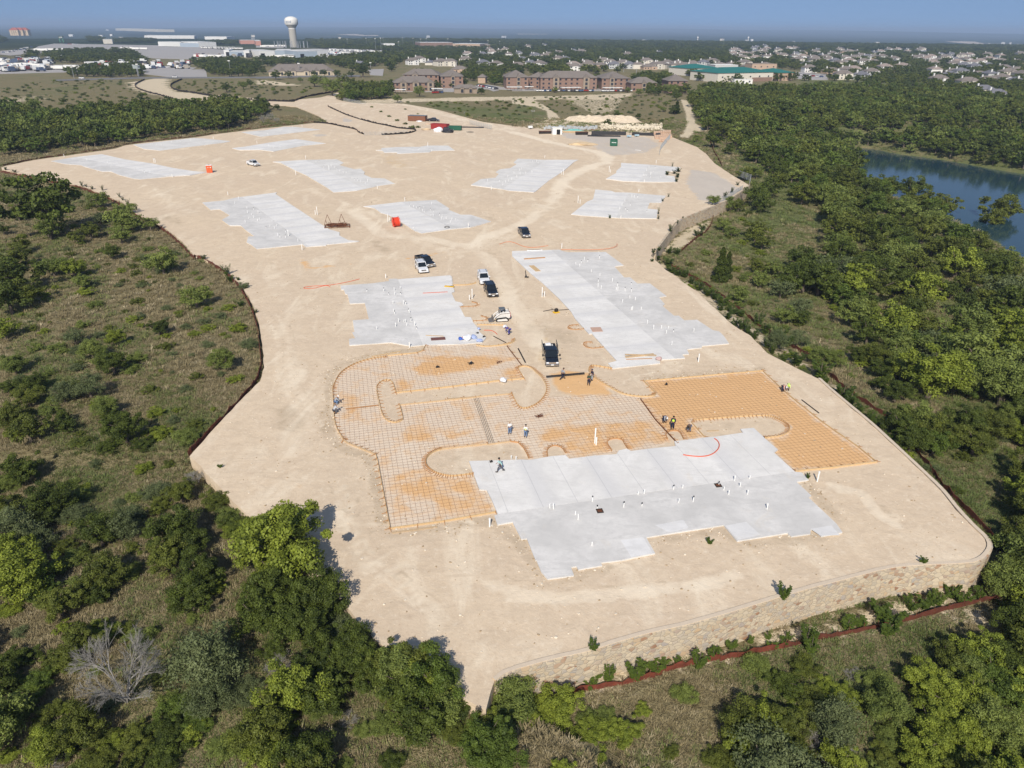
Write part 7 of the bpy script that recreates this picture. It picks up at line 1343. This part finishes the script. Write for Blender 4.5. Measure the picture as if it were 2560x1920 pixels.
def row(proto, tg, u0, v0, u1, v1, n, rz_, lab, cat, grp, j=2, sc=1.0):
    for i in range(n):
        f = (i+.5)/n; u = u0+(u1-u0)*f+random.uniform(-j, j); v = v0+(v1-v0)*f+random.uniform(-j, j)*.6; x, y = pts("%s %f,%f" % (tg, u, v))[0]; put(proto, (x, y, .15), rz_+random.uniform(-.06, .06), sc, lab, cat, grp)
row(TT, 'T1', 0, 575, 380, 585, 9, .1, "white trailer in the near truck yard at far left", 'trailer', 'trailers in the near truck yard', 14); row(TT, 'T1', 0, 610, 90, 612, 4, 0, "white trailer at the front left of the truck yard", 'trailer', 'trailers front left', 4); row(TT, 'T1', 480, 600, 735, 598, 7, .05, "white trailer in the long pale row among the trees", 'trailer', 'trailers in the pale row', 6); row(TT, 'T1', 320, 440, 900, 440, 22, 0, "white trailer in the row across the big grey lot", 'trailer', 'trailers across the big lot', 6)
row(TT, 'T1', 1060, 425, 1260, 432, 8, 0, "white trailer alone in the middle of the big lot", 'trailer', 'trailers mid lot', 4); row(TC, 'T1', 1740, 418, 2100, 428, 26, R(-80), "white truck cab in the long dealership row", 'truck', 'truck cabs in the dealership row', 2, 1.3); row(TT, 'T1', 1700, 495, 1900, 500, 6, .05, "white trailer near the first warehouse", 'trailer', 'trailers by the first warehouse', 3)
row(TT, 'T2', 640, 440, 1230, 462, 42, 1.2, "white trailer in the dense park right of the water tower", 'trailer', 'trailers right of the water tower', 5); row(TT, 'T2', 560, 455, 900, 478, 22, .9, "white trailer in front of the dense park", 'trailer', 'trailers before the park', 6); row(TC, 'T2', 240, 497, 330, 500, 6, R(-80), "white truck cab before the repair hall", 'truck', 'truck cabs before the hall', 1, 1.3); row(TT, 'T2', 145, 498, 235, 498, 3, 0, "white trailer beside the truck cabs", 'trailer', 'trailers beside cabs', 2); row(TC, 'T2', 480, 490, 720, 500, 16, R(-60), "truck cab in the jumble right of the big hall", 'truck', 'truck cabs in the jumble', 8, 1.2)
row(TT, 'T1', 770, 565, 880, 560, 5, .8, "white trailer between the tree clumps", 'trailer', 'trailers between trees', 4); row(TC, 'T1', 930, 575, 1240, 560, 16, R(-80), "white truck cab behind the roadside trees", 'truck', 'truck cabs behind the trees', 5, 1.3); row(TT, 'T1', 460, 505, 520, 505, 2, 0, "white trailer beside the tree line", 'trailer', 'trailers beside the tree line', 3); row(TT, 'T2', 50, 408, 250, 404, 10, 0, "white trailer behind the warehouses", 'trailer', 'trailers behind warehouses', 3)
DC = []
for c_, nm in (((.6, .6, .6), 'silver'), ((.05, .05, .06), 'black'), ((.3, .03, .02), 'red'), ((.72, .72, .72), 'white'), ((.06, .10, .2), 'blue')):
    p_ = box_vehicle('distant_car'); p_[0].children[0].data.materials.clear() if False else None; b_ = KIDS[p_[0].name][0]; b_.data.materials.clear(); b_.data.materials.append(paintm(c_)); DC.append((p_, nm))
def cars(tg, u0, v0, u1, v1, n, rz_, where, j=3):
    for i in range(n):
        f = (i+.5)/n; x, y = pts("%s %f,%f" % (tg, u0+(u1-u0)*f+random.uniform(-j, j), v0+(v1-v0)*f+random.uniform(-1, 1)))[0]; p_, nm = random.choice(DC); put(p_, (x, y, .15), rz_, 1.0, '%s car %s' % (nm, where), 'car', 'cars ' + where)
cars('F6', 670, 572, 820, 566, 5, R(90), 'under the left carport'); cars('F6', 1300, 470, 1560, 520, 14, R(60), 'in the lot between the apartment blocks'); cars('F7', 0, 545, 800, 545, 22, R(90), 'parked before the long apartment block'); cars('F7', 900, 548, 1330, 545, 12, R(90), 'parked before the single-gable block'); cars('T1', 700, 682, 720, 682, 1, 0, 'driving on the far left road'); cars('T1', 1500, 672, 1520, 672, 1, 0, 'at the far road junction')
cars('T1', 40, 460, 300, 400, 22, .5, 'strung along the far left highway', 30); cars('T2', 240, 632, 700, 630, 7, 0, 'parked before the clubhouse'); cars('T1', 0, 545, 360, 560, 26, .5, 'crowded in the salvage yard', 12); cars('T1', 900, 600, 1650, 580, 26, .3, 'in the yard behind the roadside trees', 10); cars('T4', 260, 650, 480, 670, 6, .4, 'on the street beside the school')
cars('T1', 560, 382, 680, 384, 8, 0, 'at the back of the big lot')
# specks of far buildings on the plain
for i in range(38):
    u = random.random(); tg, a, b = random.choice((('T1', 250, 330), ('T1', 240, 350), ('T2', 290, 345), ('T3', 310, 360), ('T4', 325, 385), ('T1', 290, 350))); x, y = pts("%s %f,%f" % (tg, u*2212, random.uniform(a, b)))[0]; d_ = math.hypot(x, y)
    if d_ > 14000: continue
    w_ = random.uniform(.6, 2.2)*d_/400; t = empty('distant_building', (x, y, 0 if d_ < 2600 else -28 if d_ > 5200 else -14), random.random(), "pale building no more than a speck on the hazy plain", 'building', 'far specks of buildings'); MB().box((0, 0, w_*.05+4), (w_, w_*.6, w_*.10+9)).build('wall', random.choice((M_SIW, M_SID, M_IND)), t); hip(MB(), w_, w_*.6, w_*.1+8.5, w_*.05).build('roof', random.choice((M_IND, M_ROOF3, M_WHT)), t)
# ------------------------------------------------------------------ woods: the largest as single trees, the rest as one wood
cand = []
def grid(x0, x1, y0, y1, sp, polys, rlo, rhi, outs=(), houses=False, prob=1.0, zlift=4):
    gx, gy = np.meshgrid(np.arange(x0, x1, sp), np.arange(y0, y1, sp)); gx = gx+(rng.random(gx.shape)-.5)*sp*.9; gy = gy+(rng.random(gx.shape)-.5)*sp*.9; gx, gy = gx.ravel(), gy.ravel()
    k_ = rng.random(len(gx)) < prob; gx, gy = gx[k_], gy[k_]; px, py, dep = project(gx, gy, -4.0+zlift if False else zlift*.0); ok = np.zeros(len(gx), bool)
    for p_ in polys: ok |= in_poly(px, py, p_)
    for p_ in outs: ok &= ~in_poly(px, py, p_)
    if rhi > 2 and not houses:
        qx, qy, _d = project(gx, gy, 0.0*gx)
        for p_ in [A8_WATER]+PATH_CLEAR: ok &= ~in_poly(qx, qy, p_)
        for z9 in (-5.0, 3.0):
            qx, qy, _d = project(gx, gy, z9+0.0*gx)
            for p_ in PATH_CLEAR: ok &= ~in_poly(qx, qy, p_)
    ok &= (gy > 15) & (px > -500) & (px < 3050)
    if houses:
        for hx, hy, hw in HPX: ok &= ~((np.abs(px-hx) < hw*.95) & (py-hy > -2) & (py-hy < 8.5))
    gx, gy, px, py, dep = gx[ok], gy[ok], px[ok], py[ok], dep[ok]
    pi, _, _ = seg_dist(gx, gy, POND); ok = ~in_poly(gx, gy, POND) & (pi > 1.0) & ~in_poly(gx, gy, PAD); return gx[ok], gy[ok], px[ok], py[ok], dep[ok], rlo+(rhi-rlo)*rng.random(int(ok.sum()))
allc = []
allc.append(grid(-75, 75, 16, 66, 4.5, W_IN[5:], 1.5, 3.2, prob=.82)); allc.append(grid(-330, 20, 150, 620, 6.6, W_IN[1:5], 3.2, 5.2)); allc.append(grid(20, 470, 45, 640, 6.4, W_IN[:1], 2.8, 5.4, prob=.9)); allc.append(grid(30, 90, 40, 110, 5.5, W_IN[8:10], 2.8, 4.2))
allc.append(grid(-60, 0, 30, 90, 6.0, [ppoly("D1 0,250 500,350 1100,750 1250,950 1550,1050 1500,1650 0,1650"), ppoly("B1 0,700 500,900 900,1200 900,1659 0,1659")], 1.3, 2.5, prob=.75))
nW = sum(len(a[0]) for a in allc)
for d0, d1, sp in ((520, 800, 10), (800, 1200, 14), (1200, 1800, 20), (1800, 3000, 27)):
    a = grid(-d1*.85, d1*.8, d0 if d0 > 520 else 430, d1, sp, BG_IN, sp*.38, sp*.62, BG_OUT, True, .80 if d0 < 1000 else .92); allc.append(a)
GX, GY, PX, PY, DE, RR = [np.concatenate([a[i] for a in allc]) for i in range(6)]
GZ = np.where(GY < 1500, hgt(GX, GY), -.15)
size = RR/DE; order = np.argsort(-size); isW = np.arange(len(GX)) < nW
ind = order[:150]; rest = order[150:]
KW = 'dmoydmogsyd'
for i in ind:
    kd = KW[int(GX[i]*7+GY[i]*3) % len(KW)]
    z_ = 'the woods by the pond' if GX[i] > 20 and GY[i] > 60 else 'the tree belt behind the far left slabs' if GY[i] > 150 else 'the bottom-edge thicket and left slope'
    plant(float(GX[i]), float(GY[i]), float(GZ[i])-.1, float(RR[i]), kd, '%s tree in %s' % (KN[kd], z_), 'tree', 'tree', '%s trees in %s' % (KN[kd], z_), None, 1.0, .95)
kinds = 'ddoomg'
srcm = []
for tier, nv in (('mid', 3), ('low', 4)):
    for kd in kinds: 
        for v_ in range(nv):
            if tier == 'mid' and v_ == 2 and kd in 'mg': continue
            srcm.append((tier, kd, joined(*crown_var(tier, v_, kd))))
midi = [i for i, s_ in enumerate(srcm) if s_[0] == 'mid']; lowi = [i for i, s_ in enumerate(srcm) if s_[0] == 'low']; dark_low = [i for i in lowi if srcm[i][1] in 'do']
cW = src_collection('wood_tree', [s_[2] for s_ in srcm])
D_r = np.hypot(GX[rest], GY[rest]); vi = np.where(D_r < 300, rng.choice(midi, len(rest)), np.where(D_r < 700, rng.choice(lowi, len(rest)), rng.choice(dark_low, len(rest))))
hs = np.where(isW[rest], RR[rest]*rng.uniform(.8, 1.05, len(rest)), np.minimum(RR[rest], 4.6)*rng.uniform(.75, 1.1, len(rest)))
scatter('woodland', np.stack([GX[rest], GY[rest], GZ[rest]-.3], 1), np.stack([RR[rest], RR[rest], hs], 1), rng.random(len(rest))*6.28, vi, cW, "dense mixed green woodland around the pond and through the far suburbs", 'woods')
print('wood', len(rest), 'near', nW)
# ------------------------------------------------------------------ grass tufts and small scrub
def tuft(seed, mat, n=34, h=.34, w=.44):
    r = np.random.default_rng(seed); a = r.random(n)*6.283; b = np.stack([np.cos(a)*w*r.random(n), np.sin(a)*w*r.random(n), np.full(n, -.05)], 1); tip = b+np.stack([np.cos(a)*w*.7*r.random(n), np.sin(a)*w*.7*r.random(n), h*(.5+.6*r.random(n))], 1); s = np.stack([-np.sin(a), np.cos(a), np.zeros(n)], 1)*.026
    q = np.stack([b-s, b+s, tip+s*.35, tip-s*.35], 1).reshape(-1, 3); return quad_mesh('tuft', q, np.repeat(r.random(n), 4), mat)
GM = [mat_leaf('dry_brown_grass', (.18, .145, .078), (.36, .30, .165)), mat_leaf('olive_grass', (.105, .12, .04), (.23, .24, .085)), mat_leaf('green_grass', (.075, .105, .028), (.17, .21, .06)), mat_leaf('straw_grass', (.30, .25, .155), (.48, .41, .26))]
tm = [tuft(i*7+j, GM[i]) for i in range(4) for j in range(3)]; cT = src_collection('tuft_source', tm)
PT = []
for x0, x1, y0, y1, sp in ((-75, 75, 17, 95, .52), (-230, 240, 95, 200, 1.25), (-330, 300, 200, 420, 2.6)):
    gx, gy = np.meshgrid(np.arange(x0, x1, sp), np.arange(y0, y1, sp)); gx = (gx+(rng.random(gx.shape)-.5)*sp).ravel(); gy = (gy+(rng.random(gy.shape)-.5)*sp).ravel(); px, py, dep = project(gx, gy, -2.0); ok = (px > -350) & (px < 2900) & (py < 2000) & ~in_poly(gx, gy, PAD); gx, gy = gx[ok], gy[ok]
    pd, _, _ = seg_dist(gx, gy, PAD); pp = in_poly(gx, gy, POND); ok = ~pp & (pd > .6); 
    rb = paint(gx, gy, [(pts("D6 0,735 600,610 1200,480 1750,340 1900,260 1800,170 1100,350 500,480 0,560", -3.6), .75), (pts("D5 100,1190 600,1110 1120,1003 1650,850 2042,780 2042,600 1300,760 200,1060", -3.6), .75), (pts("B4 0,800 550,1180 1130,1700 1200,1680 640,1150 330,880 B3 2080,590 1870,420 1560,200 1380,110 1250,40 1230,100 1700,440 2000,680", -3.5), .75), (pts("A7 1500,1290 1740,1185 1730,1210 1640,1340 1450,1480 1300,1520 1245,1490 1420,1350", -3.2), .75), (pts("D6 1500,420 2050,330 1980,650 1750,560", -4), .5), (pts("A7 1455,165 1520,170 1560,260 1590,380 1690,435 1590,435 1520,480 1440,478 1500,420 1510,380 1500,280"), 1)], 2) if True else 0
    ok &= rng.random(len(gx)) > rb*1.3; gx, gy = gx[ok], gy[ok]; PT.append(np.stack([gx, gy, np.full(len(gx), sp)], 1))
PT = np.concatenate(PT); n = len(PT); gz = hgt(PT[:, 0], PT[:, 1])
nz = np.sin(PT[:, 0]*.13+1)*np.sin(PT[:, 1]*.11)+.6*np.sin(PT[:, 0]*.37+PT[:, 1]*.29)+rng.normal(size=n)*.55 + np.where(PT[:, 0] > 20, .75, .1)
ty = np.where(nz > 1.0, 2, np.where(nz > .35, 1, np.where(rng.random(n) < .1, 3, 0))); s_ = (.75+.7*rng.random(n))*np.where(PT[:, 2] > 1, 1.6, 1.0)*np.where(PT[:, 2] > 2, 1.6, 1)
scatter('grass', np.stack([PT[:, 0], PT[:, 1], gz], 1), np.stack([s_*1.05, s_*1.05, s_*.75], 1), rng.random(n)*6.28, ty*3+rng.integers(0, 3, n), cT, "dry brown and green tufted grass on the slopes round the pad", 'grass')
print('tufts', n)
# low scrub between the hand-surveyed plants
bs = [crown_var('mid', v_, kd)[0] for kd in 'soym' for v_ in range(2)]; cS = src_collection('scrub_source', bs); QX = []
for polys, dens, rl, rh in (([ppoly("A5 0,880 500,950 1000,1120 1500,1480 1700,1659 B1 2000,300 2150,500 2100,1000 1700,1500 D1 1500,300 1100,1200 0,1659 B1 0,0")], 4.2, .35, 1.25), ([ppoly("D2 0,0 2212,0 2212,1452 0,1452")], 3.4, .5, 1.3), ([ppoly("D5 300,1300 1000,1150 1900,950 D6 200,780 1000,600 2000,420 2212,500 2212,1513 0,1513 D5 300,1659")], 3.2, .4, 1.2), ([ppoly("B4 0,100 300,100 1200,700 1400,1100 2212,1250 2212,1659 1250,1659 700,1150 0,550 B3 1500,0 1400,60")], 4.4, .4, 1.3), ([ppoly("A7 1650,1400 1800,1150 2212,900 2212,1659 1300,1659")], 5, .5, 1.4), ([ppoly("A6 1380,190 2212,170 A7 0,150 1450,130 1480,400 1100,360 700,300 420,310 300,240 0,370 A6 2000,360")], 8, .5, 1.5), ([ppoly("T1 0,750 450,700 1130,690 1130,760 1500,880 1200,960 0,980")], 11, .6, 1.8), ([ppoly("T1 1480,780 1600,700 2212,690 T2 450,745 560,790 T1 2212,840")], 10, .6, 1.8)):
    xs_ = [onz(*q) for q in polys[0]]; a = grid(min(q[0] for q in xs_), max(q[0] for q in xs_), max(16, min(q[1] for q in xs_)), max(q[1] for q in xs_), dens, polys, rl, rh, prob=.7); QX.append(np.stack([a[0], a[1], a[5]], 1))
QX = np.concatenate(QX); n = len(QX); z_ = hgt(QX[:, 0], QX[:, 1]); scatter('low_scrub', np.stack([QX[:, 0], QX[:, 1], z_-QX[:, 2]*.35], 1), np.stack([QX[:, 2]*1.2, QX[:, 2]*1.2, QX[:, 2]*.75], 1), rng.random(n)*6.28, rng.integers(0, len(bs), n), cS, "low scattered scrub and saplings in the rough grass", 'scrub')
# gravel and clods on the pad
gm = []
for i in range(4): bm = rock(i+20, .5, 1, (1, .8, .55), .3); me = bpy.data.meshes.new('stone'); bm.to_mesh(me); bm.free(); me.materials.append(simple('pale_stone', (.66, .58, .46), .9, var=.15) if i < 2 else simple('dark_clod', (.36, .27, .17), .95, var=.2)); gm.append(me)
cG = src_collection('stone_source', gm); n = 9000; gx = rng.uniform(-70, 75, n*2); gy = 40+rng.random(n*2)**1.4*190; de2, _, _ = seg_dist(gx, gy, PAD); ok = in_poly(gx, gy, PAD) & (de2 > .5)
for p_ in SLABPOLY: ok &= ~in_poly(gx, gy, p_)
gx, gy = gx[ok], gy[ok]; n = len(gx); s_ = .05+.22*rng.random(n)**7
for q_ in SPOIL:
    p0 = resample([Vector(q) for q in pts(q_)], .22); m_ = len(p0)*2; a_ = np.array([tuple(p0[i % len(p0)]) for i in range(m_)])+rng.normal(size=(m_, 2))*.75; ok = np.ones(m_, bool)
    for p_ in SLABPOLY+[REB1, REB2]: ok &= ~in_poly(a_[:, 0], a_[:, 1], p_)
    a_ = a_[ok]; gx = np.concatenate([gx, a_[:, 0]]); gy = np.concatenate([gy, a_[:, 1]]); s_ = np.concatenate([s_, .06+.2*rng.random(len(a_))**2.5])
n = len(gx)
scatter('gravel', np.stack([gx, gy, np.full(n, .02)], 1), np.stack([s_, s_, s_], 1)*1.2, rng.random(n)*6.28, rng.integers(0, 4, n), cG, "loose pale stones and clods scattered over the graded soil", 'stones')
# ------------------------------------------------------------------ haze
k = bpy.data.materials.new('air'); k.use_nodes = True; t = k.node_tree; t.nodes.clear(); o_ = t.nodes.new('ShaderNodeOutputMaterial'); v_ = t.nodes.new('ShaderNodeVolumePrincipled'); v_.inputs['Color'].default_value = (.50, .66, .90, 1); v_.inputs['Density'].default_value = 1.3e-4; v_.inputs['Anisotropy'].default_value = 0.0; t.links.new(v_.outputs[0], o_.inputs['Volume'])
zmin = min(-12.0, float(Z.min()))-1; zmax = 92.0; hz_ = MB().box((0, 25000, (zmin+zmax)/2), (110000, 112000, zmax-zmin)).build('haze', k); tag(hz_, kind='stuff')
